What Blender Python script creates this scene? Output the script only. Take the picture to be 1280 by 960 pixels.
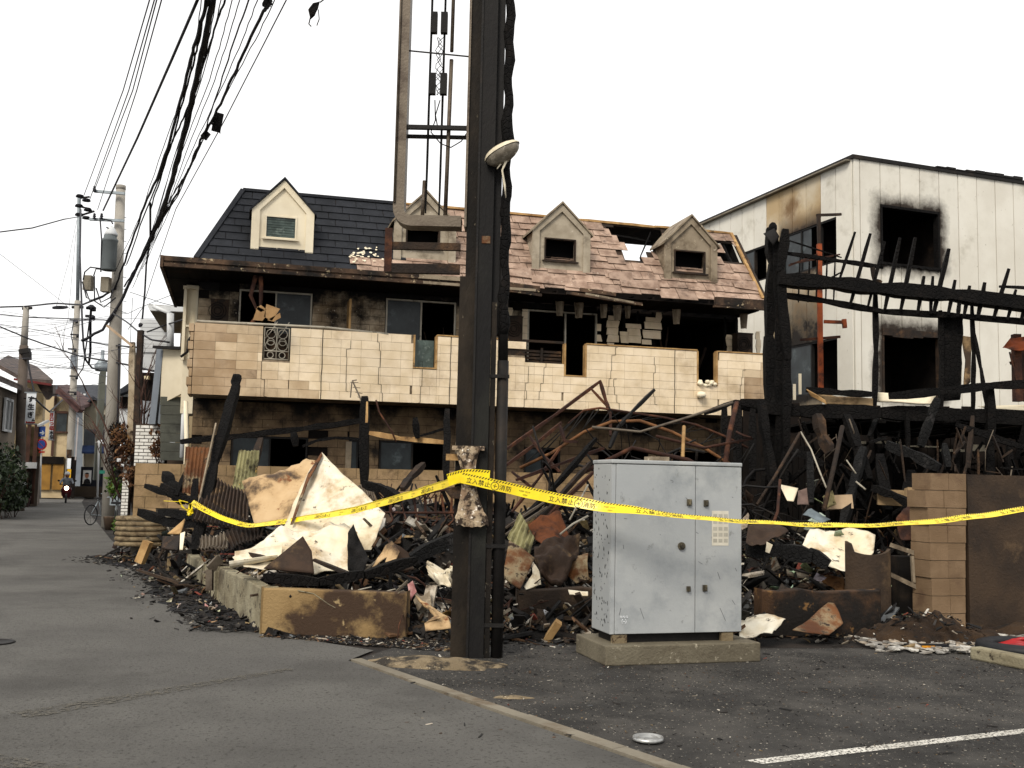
import bpy, bmesh, math, random
from mathutils import Vector as V, Matrix, Euler, noise
random.seed(7)
R = math.radians
sc = bpy.context.scene
for o in list(bpy.data.objects): bpy.data.objects.remove(o)

# ---------------------------------------------------------------- camera
FPX, PITCH, ROLL, EYE = 1300.0, R(5.45), R(1.22), 1.6
cam_d = bpy.data.cameras.new("camera"); cam = bpy.data.objects.new("camera", cam_d)
sc.collection.objects.link(cam); sc.camera = cam
cam_d.sensor_width = 36; cam_d.lens = FPX / 1280 * 36; cam_d.clip_end = 2000; cam_d.clip_start = .1
FW = V((0, math.cos(PITCH), math.sin(PITCH))); R0 = V((1, 0, 0)); U0 = V((0, -math.sin(PITCH), math.cos(PITCH)))
RT = R0 * math.cos(ROLL) + U0 * math.sin(ROLL); UP = -R0 * math.sin(ROLL) + U0 * math.cos(ROLL)
m = Matrix((RT, UP, -FW)).transposed().to_4x4(); m.translation = V((0, 0, EYE)); cam.matrix_world = m
EYEP = V((0, 0, EYE))
# ---------------------------------------------------------------- world, sun, exposure
SUN_EL, SUN_AZ = 42, 205          # azimuth clockwise from +Y: the sun stands behind the camera, a little to its left
w = bpy.data.worlds.new("World"); sc.world = w; w.use_nodes = True
nt = w.node_tree; bg = nt.nodes["Background"]
sky = nt.nodes.new("ShaderNodeTexSky"); sky.sky_type = 'NISHITA'; sky.sun_disc = False
sky.sun_elevation = R(SUN_EL); sky.sun_rotation = R(SUN_AZ)
mx = nt.nodes.new("ShaderNodeMix"); mx.data_type = 'RGBA'; mx.inputs[0].default_value = .95
nt.links.new(sky.outputs[0], mx.inputs[6]); mx.inputs[7].default_value = (12.2, 12.1, 11.9, 1)   # bright even cloud cover
nt.links.new(mx.outputs[2], bg.inputs[0]); bg.inputs[1].default_value = .1
sd = bpy.data.lights.new("sun", 'SUN'); sun = bpy.data.objects.new("sun", sd); sc.collection.objects.link(sun)
sd.energy = 2.9; sd.angle = R(20); sd.color = (1, .93, .82)
az = R(SUN_AZ); el = R(SUN_EL)
sdir = V((math.sin(az) * math.cos(el), math.cos(az) * math.cos(el), math.sin(el)))
sun.rotation_euler = sdir.to_track_quat('Z', 'Y').to_euler(); sun.location = sdir * 60
sc.view_settings.view_transform = 'Standard'; sc.view_settings.look = 'None'
sc.view_settings.exposure = .08; sc.view_settings.gamma = 1
sc.cycles.max_bounces = 6; sc.cycles.diffuse_bounces = 3; sc.cycles.transparent_max_bounces = 12
sc.cycles.use_denoising = True

# ---------------------------------------------------------------- surveying helpers: sight lines of the photo meet real planes
def ray(px, py): return FW + RT * ((px - 640) / FPX) - UP * ((py - 480) / FPX)
def D(px, py, Y):                       # point at world depth Y
    d = ray(px, py); return EYEP + d * (Y / d.y)
def G(px, py, z=0):                     # point on the ground
    d = ray(px, py); return EYEP + d * ((z - EYE) / d.z)
def PL(px, py, o, n):                   # point on a vertical plane
    d = ray(px, py); return EYEP + d * ((o - EYEP).dot(n) / d.dot(n))

# ---------------------------------------------------------------- object helpers
COL = sc.collection
def props(o, label=None, cat=None, group=None, kind=None):
    if label: o['label'] = label
    if cat: o['category'] = cat
    if group: o['group'] = group
    if kind: o['kind'] = kind
    return o
def thing(name, label, cat, loc, group=None, kind=None):
    o = bpy.data.objects.new(name, None); COL.objects.link(o); o.location = loc; o.empty_display_size = .2
    return props(o, label, cat, group, kind)
def wloc(o):
    p = V((0, 0, 0))
    while o is not None: p = p + o.location; o = o.parent
    return p
class MB:
    def __init__(s): s.v = []; s.f = []; s.mi = []; s.sm = []; s.c = []; s.cur = 0; s.col = (1, 1, 1); s.st = []
    def add(s, vs, fs, smooth=False):
        b = len(s.v); s.st.append((b, len(s.f))); s.v += [V(x) for x in vs]
        for f in fs: s.f.append([b + i for i in f]); s.mi.append(s.cur); s.sm.append(smooth); s.c.append(s.col)
        return s
    def obb(s, o, a, b, c):
        o, a, b, c = V(o), V(a), V(b), V(c)
        if a.cross(b).dot(c) < 0: a, b = b, a
        return s.add([o, o + a, o + a + b, o + b, o + c, o + a + c, o + a + b + c, o + b + c],
              [(0, 3, 2, 1), (4, 5, 6, 7), (0, 1, 5, 4), (1, 2, 6, 5), (2, 3, 7, 6), (3, 0, 4, 7)])
    def box(s, c, sx, sy, sz, rot=None):
        a, b, d = V((sx, 0, 0)), V((0, sy, 0)), V((0, 0, sz))
        if rot is not None: a, b, d = rot @ a, rot @ b, rot @ d
        return s.obb(V(c) - (a + b + d) / 2, a, b, d)
    def quad(s, *p): return s.add(p, [tuple(range(len(p)))])
    def slab(s, poly, ext):            # polygon extruded along a vector
        n = len(poly); poly = [V(p) for p in poly]; ext = V(ext)
        nn = V((0, 0, 0))
        for i in range(1, n - 1): nn += (poly[i] - poly[0]).cross(poly[i + 1] - poly[0])
        if nn.dot(ext) > 0: poly = poly[::-1]
        return s.add(poly + [p + ext for p in poly],
                     [tuple(range(n)), tuple(range(2 * n - 1, n - 1, -1))] + [((i + 1) % n, i, n + i, n + (i + 1) % n) for i in range(n)])
    def beam(s, p, q, w, h=None, up=None, rag=0):
        p, q = V(p), V(q); h = h or w; d = (q - p)
        if d.length < 1e-4: return s
        d.normalize(); up = V(up) if up else V((0, 0, 1))
        if abs(d.dot(up)) > .97: up = V((0, 1, 0))
        x = d.cross(up).normalized(); y = x.cross(d)
        if not rag: return s.obb(p - x * w / 2 - y * h / 2, x * w, q - p, y * h)
        L = (q - p).length; n = max(3, min(9, int(L / .22))); vs = []; fs = []
        for i in range(n + 1):
            t = i / n; c = p + (q - p) * t; k = 1 - rag * random.random() * .6
            if i in (0, n): k *= .72
            c = c + x * random.uniform(-1, 1) * w * rag * .25 + y * random.uniform(-1, 1) * h * rag * .25
            for a, b in ((-1, -1), (1, -1), (1, 1), (-1, 1)):
                vs.append(c + x * a * w / 2 * k * random.uniform(1 - rag * .5, 1) + y * b * h / 2 * k * random.uniform(1 - rag * .5, 1))
        for i in range(n):
            for j in range(4): fs.append((i * 4 + j, i * 4 + (j + 1) % 4, i * 4 + 4 + (j + 1) % 4, i * 4 + 4 + j))
        fs += [(3, 2, 1, 0), (4 * n, 4 * n + 1, 4 * n + 2, 4 * n + 3)]
        return s.add(vs, fs)
    def tube(s, pts, r, n=8, cap=True, smooth=True):
        pts = [V(p) for p in pts]; rr = r if isinstance(r, (list, tuple)) else [r] * len(pts); vs = []; fs = []; x = None
        for i, p in enumerate(pts):
            d = (pts[min(i + 1, len(pts) - 1)] - pts[max(i - 1, 0)]).normalized()
            if x is None: x = d.orthogonal().normalized()
            x = (x - d * x.dot(d)).normalized(); y = d.cross(x)
            for j in range(n):
                a = 2 * math.pi * j / n; vs.append(p + (x * math.cos(a) + y * math.sin(a)) * rr[i])
        for i in range(len(pts) - 1):
            for j in range(n): fs.append((i * n + j, i * n + (j + 1) % n, i * n + n + (j + 1) % n, i * n + n + j))
        s.add(vs, fs, smooth)
        if cap:
            b = len(s.v) - len(vs); k = len(pts) - 1
            for f in (list(range(n))[::-1], [k * n + j for j in range(n)]):
                s.f.append([b + i for i in f]); s.mi.append(s.cur); s.sm.append(False); s.c.append(s.col)
        return s
    def lathe(s, base, prof, n=16, smooth=True):   # prof: (r, z)
        return s.tube([V(base) + V((0, 0, z)) for r, z in prof], [r for r, z in prof], n, True, smooth) if False else s._lathe(base, prof, n, smooth)
    def _lathe(s, base, prof, n, smooth):
        vs = []; fs = []; base = V(base)
        for r, z in prof:
            for j in range(n):
                a = 2 * math.pi * j / n; vs.append(base + V((math.cos(a) * r, math.sin(a) * r, z)))
        for i in range(len(prof) - 1):
            for j in range(n): fs.append((i * n + j, i * n + (j + 1) % n, i * n + n + (j + 1) % n, i * n + n + j))
        k = len(prof) - 1; fs.append(tuple(range(n))[::-1]); fs.append(tuple(k * n + j for j in range(n)))
        return s.add(vs, fs, smooth)
    def sheet(s, f, nu, nv, th=.01):     # f(u,v) -> point, solid thin sheet
        g = [[V(f(i / nu, j / nv)) for j in range(nv + 1)] for i in range(nu + 1)]; vs = []
        nr = [[None] * (nv + 1) for _ in range(nu + 1)]
        for i in range(nu + 1):
            for j in range(nv + 1):
                a = g[min(i + 1, nu)][j] - g[max(i - 1, 0)][j]; b = g[i][min(j + 1, nv)] - g[i][max(j - 1, 0)]
                nn = a.cross(b); nr[i][j] = nn.normalized() if nn.length > 1e-9 else V((0, -1, 0))
        for k in (0, 1):
            for i in range(nu + 1):
                for j in range(nv + 1): vs.append(g[i][j] + nr[i][j] * (th * (k - .5)))
        W = nv + 1; N = (nu + 1) * W; fs = []
        for i in range(nu):
            for j in range(nv):
                a, b, c, d = i * W + j, i * W + j + 1, (i + 1) * W + j + 1, (i + 1) * W + j
                fs.append((a, b, c, d)); fs.append((N + d, N + c, N + b, N + a))
        rim = [i * W for i in range(nu + 1)] + [nu * W + j for j in range(1, nv + 1)] + [i * W + nv for i in range(nu - 1, -1, -1)] + [j for j in range(nv - 1, 0, -1)]
        for i in range(len(rim)):
            a, b = rim[i], rim[(i + 1) % len(rim)]; fs.append((a, b, N + b, N + a))
        return s.add(vs, fs)
    def mesh(s, name, mats, off):
        me = bpy.data.meshes.new(name); me.from_pydata([v - off for v in s.v], [], s.f)
        for m_ in (mats if isinstance(mats, (list, tuple)) else [mats]): me.materials.append(m_)
        me.polygons.foreach_set('material_index', s.mi); me.polygons.foreach_set('use_smooth', s.sm)
        if any(c != (1, 1, 1) for c in s.c):
            at = me.color_attributes.new('tint', 'FLOAT_COLOR', 'CORNER'); d = []
            for f, c in zip(s.f, s.c): d += [c[0], c[1], c[2], 1] * len(f)
            at.data.foreach_set('color', d)
        me.update(); return me
    def each(s, name, mats, parent=None, **k):      # one object for every solid that was added
        en = s.st[1:] + [(len(s.v), len(s.f))]; out = []
        for (v0, f0), (v1, f1) in zip(s.st, en):
            q = MB(); q.v = s.v[v0:v1]; q.f = [[i - v0 for i in f] for f in s.f[f0:f1]]; q.mi = s.mi[f0:f1]; q.sm = s.sm[f0:f1]; q.c = s.c[f0:f1]
            out.append(q.build(name, mats, parent, **k))
        return out[0] if out else None
    def build(s, name, mats, parent=None, label=None, cat=None, group=None, kind=None):
        if not s.v: return None
        if parent is None:
            n = len(s.v); off = V((sum(v.x for v in s.v) / n, sum(v.y for v in s.v) / n, min(v.z for v in s.v)))
        else: off = wloc(parent)
        o = bpy.data.objects.new(name, s.mesh(name, mats, off)); COL.objects.link(o)
        if parent is None: o.location = off
        else: o.parent = parent
        return props(o, label, cat, group, kind)
_unit = {}
def inst(name, mat, parent, M4, key='box'):   # a piece that shares mesh data: M4 maps the unit cube to world
    k = (mat.name, key)
    if k not in _unit:
        b = MB(); b.box((0, 0, 0), 1, 1, 1); _unit[k] = b.mesh(name, mat, V((0, 0, 0)))
    o = bpy.data.objects.new(name, _unit[k]); COL.objects.link(o); M_ = M4.copy(); M_.translation -= wloc(parent)
    o.parent = parent; o.matrix_basis = M_; return o
def frame4(c, ax, ay, az):              # centre and three full edge vectors
    M_ = Matrix((ax, ay, az)).transposed().to_4x4(); M_.translation = c; return M_

# ---------------------------------------------------------------- materials
def C(h):
    if isinstance(h, str):
        v = [int(h[i:i + 2], 16) / 255 for i in (0, 2, 4)]; return tuple(x / 12.92 if x <= .04045 else ((x + .055) / 1.055) ** 2.4 for x in v) + (1,)
    return tuple(h) + (1,) if len(h) == 3 else h
def MT(name, c1, c2=None, s=3., c3=None, t3=.58, w3=.08, s3=1.2, c4=None, t4=.62, s4=14., w4=.05, rough=.8, metal=0., bump=.3, bs=25., rnd=.0,
       spec=.3, scar=None, tint=False, stretch=(1, 1, 1), crack=0, alpha=None, emit=None, soot=None):
    m = bpy.data.materials.new(name); m.use_nodes = True; n = m.node_tree; N = n.nodes; L = n.links; b = N['Principled BSDF']
    b.inputs['Roughness'].default_value = rough; b.inputs['Metallic'].default_value = metal; b.inputs['Specular IOR Level'].default_value = spec
    geo = N.new('ShaderNodeNewGeometry'); mp = N.new('ShaderNodeMapping'); mp.inputs['Scale'].default_value = stretch
    L.new(geo.outputs['Position'], mp.inputs[0]); pos = mp.outputs[0]
    def noi(sc_, det=5., rg=.6):
        t = N.new('ShaderNodeTexNoise'); t.inputs['Scale'].default_value = sc_; t.inputs['Detail'].default_value = det; t.inputs['Roughness'].default_value = rg
        L.new(pos, t.inputs['Vector']); return t.outputs['Fac']
    def step(v, t, w_):
        r = N.new('ShaderNodeMapRange'); r.inputs['From Min'].default_value = t - w_; r.inputs['From Max'].default_value = t + w_; r.interpolation_type = 'SMOOTHSTEP'
        L.new(v, r.inputs['Value']); return r.outputs[0]
    def mix(f, a, c):
        x = N.new('ShaderNodeMix'); x.data_type = 'RGBA'
        for i, v in ((0, f), (6, a), (7, c)):
            if hasattr(v, 'is_linked'): L.new(v, x.inputs[i])
            else: x.inputs[i].default_value = v
        return x.outputs[2]
    c1 = C(c1); c2 = C(c2) if c2 else tuple(x * .7 for x in c1[:3]) + (1,)
    col = mix(step(noi(s), .5, .16), c1, c2)
    if c3: col = mix(step(noi(s3, 7., .65), t3, w3), col, C(c3))
    if c4: col = mix(step(noi(s4, 4., .7), t4, w4), col, C(c4))
    if soot:                              # soot (colour, z0, z1, strength): licks up or down the wall with a ragged edge
        for (sc3, z0, z1) in soot:
            sep = N.new('ShaderNodeSeparateXYZ'); L.new(geo.outputs['Position'], sep.inputs[0])
            r = N.new('ShaderNodeMapRange'); r.inputs['From Min'].default_value = z0; r.inputs['From Max'].default_value = z1; L.new(sep.outputs[2], r.inputs['Value'])
            a = N.new('ShaderNodeMath'); a.operation = 'ADD'; L.new(r.outputs[0], a.inputs[0])
            q = N.new('ShaderNodeMath'); q.operation = 'MULTIPLY_ADD'; L.new(noi(1.3, 6., .7), q.inputs[0]); q.inputs[1].default_value = 2.2; q.inputs[2].default_value = -1.1
            L.new(q.outputs[0], a.inputs[1]); col = mix(step(a.outputs[0], .5, .3), col, C(sc3))
    if scar:                              # scorching that spreads out of wall openings: (centre, axis, half width, half height, reach up, colour)
        for (cc_, ax_, hw, hh, up_, sc4) in scar:
            def vm(op, a, b_=None):
                q = N.new('ShaderNodeVectorMath'); q.operation = op
                for i, v in enumerate((a, b_)):
                    if v is None: continue
                    if hasattr(v, 'is_linked'): L.new(v, q.inputs[i])
                    else: q.inputs[i].default_value = v
                return q
            def ma(op, a, b_=0.):
                q = N.new('ShaderNodeMath'); q.operation = op
                for i, v in enumerate((a, b_)):
                    if hasattr(v, 'is_linked'): L.new(v, q.inputs[i])
                    else: q.inputs[i].default_value = v
                return q.outputs[0]
            rel = vm('SUBTRACT', geo.outputs['Position'], tuple(cc_)).outputs[0]
            u_ = ma('SUBTRACT', ma('ABSOLUTE', vm('DOT_PRODUCT', rel, tuple(ax_)).outputs['Value']), hw); z_ = vm('DOT_PRODUCT', rel, (0, 0, 1)).outputs['Value']
            zz = ma('MAXIMUM', ma('DIVIDE', ma('SUBTRACT', z_, hh), up_), ma('DIVIDE', ma('SUBTRACT', ma('MULTIPLY', z_, -1.), hh), .35)); uu = ma('DIVIDE', u_, .38)
            dist = ma('SQRT', ma('ADD', ma('POWER', ma('MAXIMUM', zz, 0.), 2.), ma('POWER', ma('MAXIMUM', uu, 0.), 2.)))
            dist = ma('ADD', dist, ma('MULTIPLY', ma('SUBTRACT', noi(1.6, 6., .7), .5), 1.9))
            inv = N.new('ShaderNodeMapRange'); inv.inputs['From Min'].default_value = 1.0; inv.inputs['From Max'].default_value = .1; L.new(dist, inv.inputs['Value'])
            col = mix(inv.outputs[0], col, C(sc4))
    if tint:
        at = N.new('ShaderNodeAttribute'); at.attribute_name = 'tint'
        x = N.new('ShaderNodeMix'); x.data_type = 'RGBA'; x.blend_type = 'MULTIPLY'; x.inputs[0].default_value = 1; L.new(col, x.inputs[6]); L.new(at.outputs['Color'], x.inputs[7]); col = x.outputs[2]
    if rnd:
        oi = N.new('ShaderNodeObjectInfo'); r = N.new('ShaderNodeMapRange'); r.inputs['To Min'].default_value = 1 - rnd; r.inputs['To Max'].default_value = 1 + rnd * .6
        L.new(oi.outputs['Random'], r.inputs['Value']); x = N.new('ShaderNodeVectorMath'); x.operation = 'SCALE'; L.new(col, x.inputs[0]); L.new(r.outputs[0], x.inputs['Scale']); col = x.outputs[0]
    L.new(col, b.inputs['Base Color'])
    if bump:
        h = noi(bs, 6., .65)
        if crack:
            vo = N.new('ShaderNodeTexVoronoi'); vo.feature = 'DISTANCE_TO_EDGE'; vo.inputs['Scale'].default_value = crack; L.new(pos, vo.inputs['Vector'])
            a = N.new('ShaderNodeMath'); a.operation = 'MULTIPLY_ADD'; L.new(step(vo.outputs['Distance'], .06, .06), a.inputs[0]); a.inputs[1].default_value = .8; L.new(h, a.inputs[2]); h = a.outputs[0]
        bp = N.new('ShaderNodeBump'); bp.inputs['Strength'].default_value = bump; bp.inputs['Distance'].default_value = .02; L.new(h, bp.inputs['Height']); L.new(bp.outputs[0], b.inputs['Normal'])
    if alpha is not None:                 # worn paint: noise decides where it is left
        L.new(step(noi(alpha[0], 6., .75), alpha[1], .04), b.inputs['Alpha'])
    if emit: b.inputs['Emission Color'].default_value = C(emit[0]); b.inputs['Emission Strength'].default_value = emit[1]
    return m
m_road = MT('road asphalt', '504e4b', '5c5a56', .5, '413f3c', .58, .14, .45, '35332f', .60, 34, w4=.05, rough=.95, bump=1, bs=42)
m_lot = MT('lot asphalt', '302e2c', '45423e', 1.6, '252321', .53, .12, 1.1, 'a9a294', .645, 30, w4=.025, rough=.95, bump=1, bs=55)
m_soil = MT('burnt soil', '1a1613', '2e2620', 1.2, '0c0b0a', .5, .1, .9, '6b6258', .72, 30, rough=.95, bump=1, bs=30)
m_conc = MT('concrete', '7d7668', '6a6356', 1.5, '5d5040', .6, .1, 2, bump=.5, bs=40)
m_concb = MT('burnt concrete', '8b7f66', '6a5c45', 1.2, '2b2118', .5, .08, 1.3, '3a2a1c', .6, 8, bump=.7, bs=30)
m_concd = MT('sooty concrete', '3d2f22', '271e17', 1.5, '5d4a35', .62, .08, 1.7, bump=.7, bs=30)
m_char = MT('charred wood', '090808', '100e0d', 6, '1d1815', .66, .1, 5, rough=.8, bump=.8, bs=30, crack=16, spec=.12)
m_charg = MT('ashy charred wood', '131313', '0b0a0a', 5, '343231', .62, .1, 4, rough=.8, bump=1, bs=40, crack=18, spec=.2)
m_charb = MT('scorched brown wood', '2e2116', '19120d', 4, '523b26', .62, .1, 3, rough=.8, bump=.8, bs=40)
m_wood = MT('raw wood', 'b08e5e', '8a6a42', 4, '33241a', .62, .06, 3, bump=.4, bs=40)
m_rust = MT('rust', '3c2216', '241410', 5, '623c26', .6, .1, 3, rough=.9, bump=.6, bs=50)
m_rusto = MT('rust orange sheet', '6b4322', '4a2a14', 2.5, '8f8266', .56, .1, 3, '2a1a10', .6, 6, bump=.5, bs=30)
m_steel = MT('sooty steel', '191715', '110f0f', 2.5, '2e261f', .62, .1, 1.8, rough=.65, bump=.3, bs=40, spec=.2)
m_steelb = MT('scorched brown steel', '4b4034', '3a3129', 3, '241e1a', .55, .1, 2, '8a7a62', .66, 18, rough=.7, bump=.4, bs=40)
m_frame = MT('bare sign frame metal', '675d50', '544a3f', 3, '3a2e24', .6, .1, 3, rough=.5, metal=.3, bump=.3, bs=40)
m_cab = MT('grey cabinet paint', '979a9b', 'a3a5a4', 1.4, '84888a', .60, .16, 3.0, '6f706e', .70, 9, w4=.08, rough=.5, bump=.1, bs=30, spec=.4)
m_cabs = MT('speckled cabinet paint', '939697', '9b9d9c', 1.6, None, c4='1d1d1f', t4=.655, s4=17, w4=.015, rough=.5, bump=.06, bs=30, stretch=(1, 1, .4))
m_tile = MT('beige siding tile', 'e0ceb2', 'd3bf9f', 3, 'a08a6c', .64, .16, .9, rough=.7, bump=.25, bs=60, rnd=.05)
m_tilec = MT('browned siding tile', 'c9b496', 'b39b7b', 1.4, '7d674c', .6, .16, .8, rough=.75, bump=.35, bs=60, rnd=.07)
m_tileb = MT('smoke stained tile', 'b39c80', '957c5e', 1.2, '4a3a2c', .62, .14, .9, rough=.8, bump=.4, bs=60, rnd=.1)
m_sootw = MT('burnt wall tile', 'ab9a82', '77644e', 2.2, '15110f', .47, .1, 1.3, 'd8ccb8', .66, 22, rough=.85, bump=.7, bs=30)
m_groundw = MT('scorched lower wall', '7d694f', '5a4835', 1.4, '1a1410', .56, .1, 1.0, 'b3a48c', .7, 20, rough=.85, bump=.5, bs=30, soot=[('0b0908', 2.35, 3.7)])
m_roofd = MT('dark slate', '27292e', '1f2125', 4, '34363a', .66, .1, 8, rough=.75, bump=.5, bs=60, rnd=.14, spec=.15)
m_roofp = MT('heat bleached slate', 'a68e7d', '80695a', 4, '55463c', .62, .1, 3, 'd6c9ba', .68, 20, rough=.85, bump=.6, bs=50, rnd=.22)
m_trim = MT('cream render', 'e3d8bf', 'd8ccb2', 2, 'a89c86', .7, .1, 3, bump=.2, bs=50)
m_trims = MT('smoked render', '8a7d6a', '736654', 3, '4a3f33', .6, .12, 3, 'b8ab95', .66, 10, bump=.5, bs=40)
m_eave = MT('scorched eave boards', '5a4534', '33251b', 3, '14100d', .52, .12, 2, 'a89678', .64, 9, rough=.85, bump=.6, bs=40)
m_white = MT('white building panel', 'c6c1b2', 'bab4a5', .8, 'a09888', .66, .12, 1.1, '98907f', .7, 9, rough=.8, bump=.15, bs=40, rnd=.05)
m_whites = MT('smoked building panel', 'c4bba6', 'b09c7c', .7, '7d6346', .6, .14, .8, rough=.8, bump=.15, bs=40, rnd=.06)
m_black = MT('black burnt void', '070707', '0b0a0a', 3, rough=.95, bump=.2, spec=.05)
m_dark = MT('burnt interior', '0f0d0c', '1a1512', 2, '30261d', .68, .1, 2, rough=.95, bump=.5, spec=.1)
m_glass = MT('sooty glass', '2c3234', '1c2022', 2, '4a5254', .64, .1, 3, rough=.3, bump=.1, bs=8, spec=.25)
m_glassg = MT('greenish glass', '4d5a55', '39443f', 5, '6f7a74', .62, .1, 8, rough=.2, bump=.3, bs=60)
m_alu = MT('aluminium frame', 'a39c8d', '8f887a', 5, '3a332b', .64, .08, 6, rough=.5, metal=.2, bump=.1)
m_orange = MT('orange primer steel', '8f4420', '6b3218', 4, '2c1a12', .6, .1, 4, bump=.3)
m_block = MT('tan concrete block', '9c8261', '87704f', 2, '4c3a28', .6, .1, 1.6, bump=.6, bs=50, rnd=.12)
m_blockp = MT('brown pillar block', '7b654d', '6b563f', 2.5, '5a4534', .64, .1, 3, bump=.5, bs=60, rnd=.1)
m_wire = MT('black cable', '14141c', '0e0e14', 5, rough=.6, bump=0)
m_wireg = MT('thin grey wire', '4a4a55', '3a3a44', 5, rough=.6, bump=0)
m_pole = MT('concrete pole', '9a958c', '87827a', 1, '6a655d', .62, .1, 1.2, bump=.3, bs=40)
m_galv = MT('galvanised steel', '8d959a', '7c8387', 3, rough=.5, metal=.4, bump=.1)
m_paint = MT('white line paint', 'cfcbc2', 'b4b0a6', 3, rough=.8, bump=.4, bs=60, alpha=(55, .475))
m_faded = MT('faded line paint', '605c54', '5a564e', 2, rough=.95, bump=1, bs=42, alpha=(26, .52))
# ================================================================ GROUND
rnd = random.Random(3)
def gsheet(name, pts, z, mat, th=.0):
    b = MB(); b.quad(*[V((p[0], p[1], z)) for p in pts]); return b.build(name, mat, kind='structure')
gsheet('ground', [(-900, -60), (900, -60), (900, 1500), (-900, 1500)], -.012, m_soil)
gsheet('parking_lot', [(-1.2, 9.9), (-1.34, 9.48), (-.18, 7.79), (.98, 6.12), (2.5, 3.9), (6, -8), (40, -8), (40, 11.6), (7.5, 11.6), (3, 10.7), (-.9, 10.75)], 0, m_lot)
road_r = [(2.4, 4.0), (.9, 6.06), (-.26, 7.72), (-1.4, 9.42), (-1.25, 10.0), (-2.45, 10.9), (-3.84, 13.61), (-5.62, 18.0), (-6.6, 18.9), (-9.8, 25.9), (-14.6, 37), (-19.3, 47.7), (-24.5, 60), (-28, 69)]
road_l = [(-33.5, 69), (-29.8, 60), (-24.8, 49), (-19.6, 38.4), (-14.8, 28), (-12.6, 20), (-11.8, 12), (-11.5, 5), (-11, -8), (6, -8)]
gsheet('road', road_r + road_l, .006, m_road)
b = MB()                                 # concrete edge strip between road and lot
e = [(-1.34, 9.5), (-.75, 8.62), (-.18, 7.79), (.42, 6.93), (.98, 6.12), (2.5, 3.95)]
for i in range(len(e) - 1):
    p, q = V((*e[i], 0)), V((*e[i + 1], 0)); d = (q - p).normalized(); nn = V((-d.y, d.x, 0))
    L = (q - p).length; k = max(1, round(L / .6))
    for j in range(k):
        a = p + d * (L * j / k + .006); w_ = .115
        b.obb(a - nn * w_ / 2 + V((0, 0, -.05)), d * (L / k - .004), nn * w_ * rnd.uniform(.85, 1), V((0, 0, .060 + rnd.uniform(-.001, .003))))
b.build('road_edge_strip', m_conc, kind='structure')
b = MB(); b.quad(*[V((*p, .004)) for p in [(1.42, 6.31), (1.51, 6.24), (3.74, 7.28), (3.68, 7.36)]])
b.build('parking_line', m_paint, kind='structure')
b = MB(); b.quad(*[V((*p, .011)) for p in [(-3.9, 6.5), (-3.9, 6.28), (-1.6, 5.4), (-1.5, 5.52)]])
b.quad(*[V((*p, .011)) for p in [(-3.3, 7.1), (-3.1, 6.95), (-1.75, 8.9), (-1.85, 8.95)]])
b.build('faded_road_line', m_faded, kind='structure')

# ================================================================ BURNT HOUSE
hy = R(14.7); hu = V((math.cos(hy), math.sin(hy), 0)); hv = V((-math.sin(hy), math.cos(hy), 0))
B0 = D(600, 505, 21.5); B0.z = 0
Z3 = V((0, 0, 1))
def H(s, v, z): return B0 + hu * s + hv * v + Z3 * z
def HP(px, py, vo=0): p = PL(px, py, B0 + hv * vo, hv); return (p - B0).dot(hu), p.z
def S(px, vo=0, py=460): return HP(px, py, vo)[0]
house = thing('burnt_house', 'two storey beige tiled house with four dormers, its eaves blackened by fire', 'house', H(0, 0, 0))
def hbox(b, s0, s1, v0, v1, z0, z1): return b.obb(H(s0, v0, z0), hu * (s1 - s0), hv * (v1 - v0), Z3 * (z1 - z0))
def hinst(name, mat, par, s0, s1, v0, v1, z0, z1, tilt=0):
    return inst(name, mat, par, frame4(H((s0 + s1) / 2, (v0 + v1) / 2, (z0 + z1) / 2), hu * (s1 - s0) + Z3 * tilt, hv * (v1 - v0), Z3 * (z1 - z0) - hu * tilt * .3))
ZB, ZT = 3.19, 4.59
segs = [(245, 327, ZT), (327, 362, HP(345, 450)[1]), (362, 516, ZT), (516, 546, HP(531, 461)[1]), (546, 634, ZT), (634, 656, HP(645, 444)[1]),
        (656, 705, HP(680, 454)[1]), (705, 733, HP(719, 471)[1]), (733, 871, ZT), (871, 897, HP(884, 482)[1]), (897, 956, ZT)]
segs = [(S(a), S(b_), z) for a, b_, z in segs]; segs[0] = (-5.73, segs[0][1], ZT); segs[-1] = (segs[-1][0], 6.52, ZT)
b = MB()
for s0, s1, zt in segs: hbox(b, s0 + .002, s1 - .002, .03, .13, ZB, zt)
hbox(b, -5.73, 6.52, .14, 1.08, ZB, ZB + .14)          # balcony floor
bal = b.build('balcony', m_trims, house)
tw, th_ = .405, .1745; nrow = 8
for r in range(nrow):
    z0, z1 = ZB + .001 + r * th_, ZB - .0045 + (r + 1) * th_; off = (.2 if r % 3 == 1 else .0) if r % 2 else 0
    c0 = -5.73 - off; k = 0
    while c0 < 6.5:
        a, e_ = c0, c0 + tw; c0 = e_
        mid_cut = None
        for s0, s1, zt in segs:
            lo, hi = max(a, s0), min(e_, s1)
            if hi - lo < .05 or zt < z0 + .05: continue
            full = min(z1, zt); k += 1
            wv_ = lo + 5.15 + 1.1 * noise.noise(V((lo * .9, z0 * 2.2, 3))) - .5 * (r < 2); worn = m_tileb if wv_ < 0 or (hi > 6.25 and r < 5) else m_tilec if wv_ < .75 or hi > 5.9 + .1 * r or (lo > 4 and r == 0 and rnd.random() < .4) else m_tile
            hinst('tile', worn, bal, lo + .002, hi - .002, -rnd.uniform(.0, .006), .028, z0, full, rnd.uniform(-.002, .002))
b = MB()
for r in range(8):                                     # rough brick quoins on the left return
    hbox(b, -5.80 - (r % 2) * .035, -5.74, -.01, .9, ZB + r * .1745, ZB + .155 + r * .1745)
b.each('return_brick', m_tileb, house)
b = MB()
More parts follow.
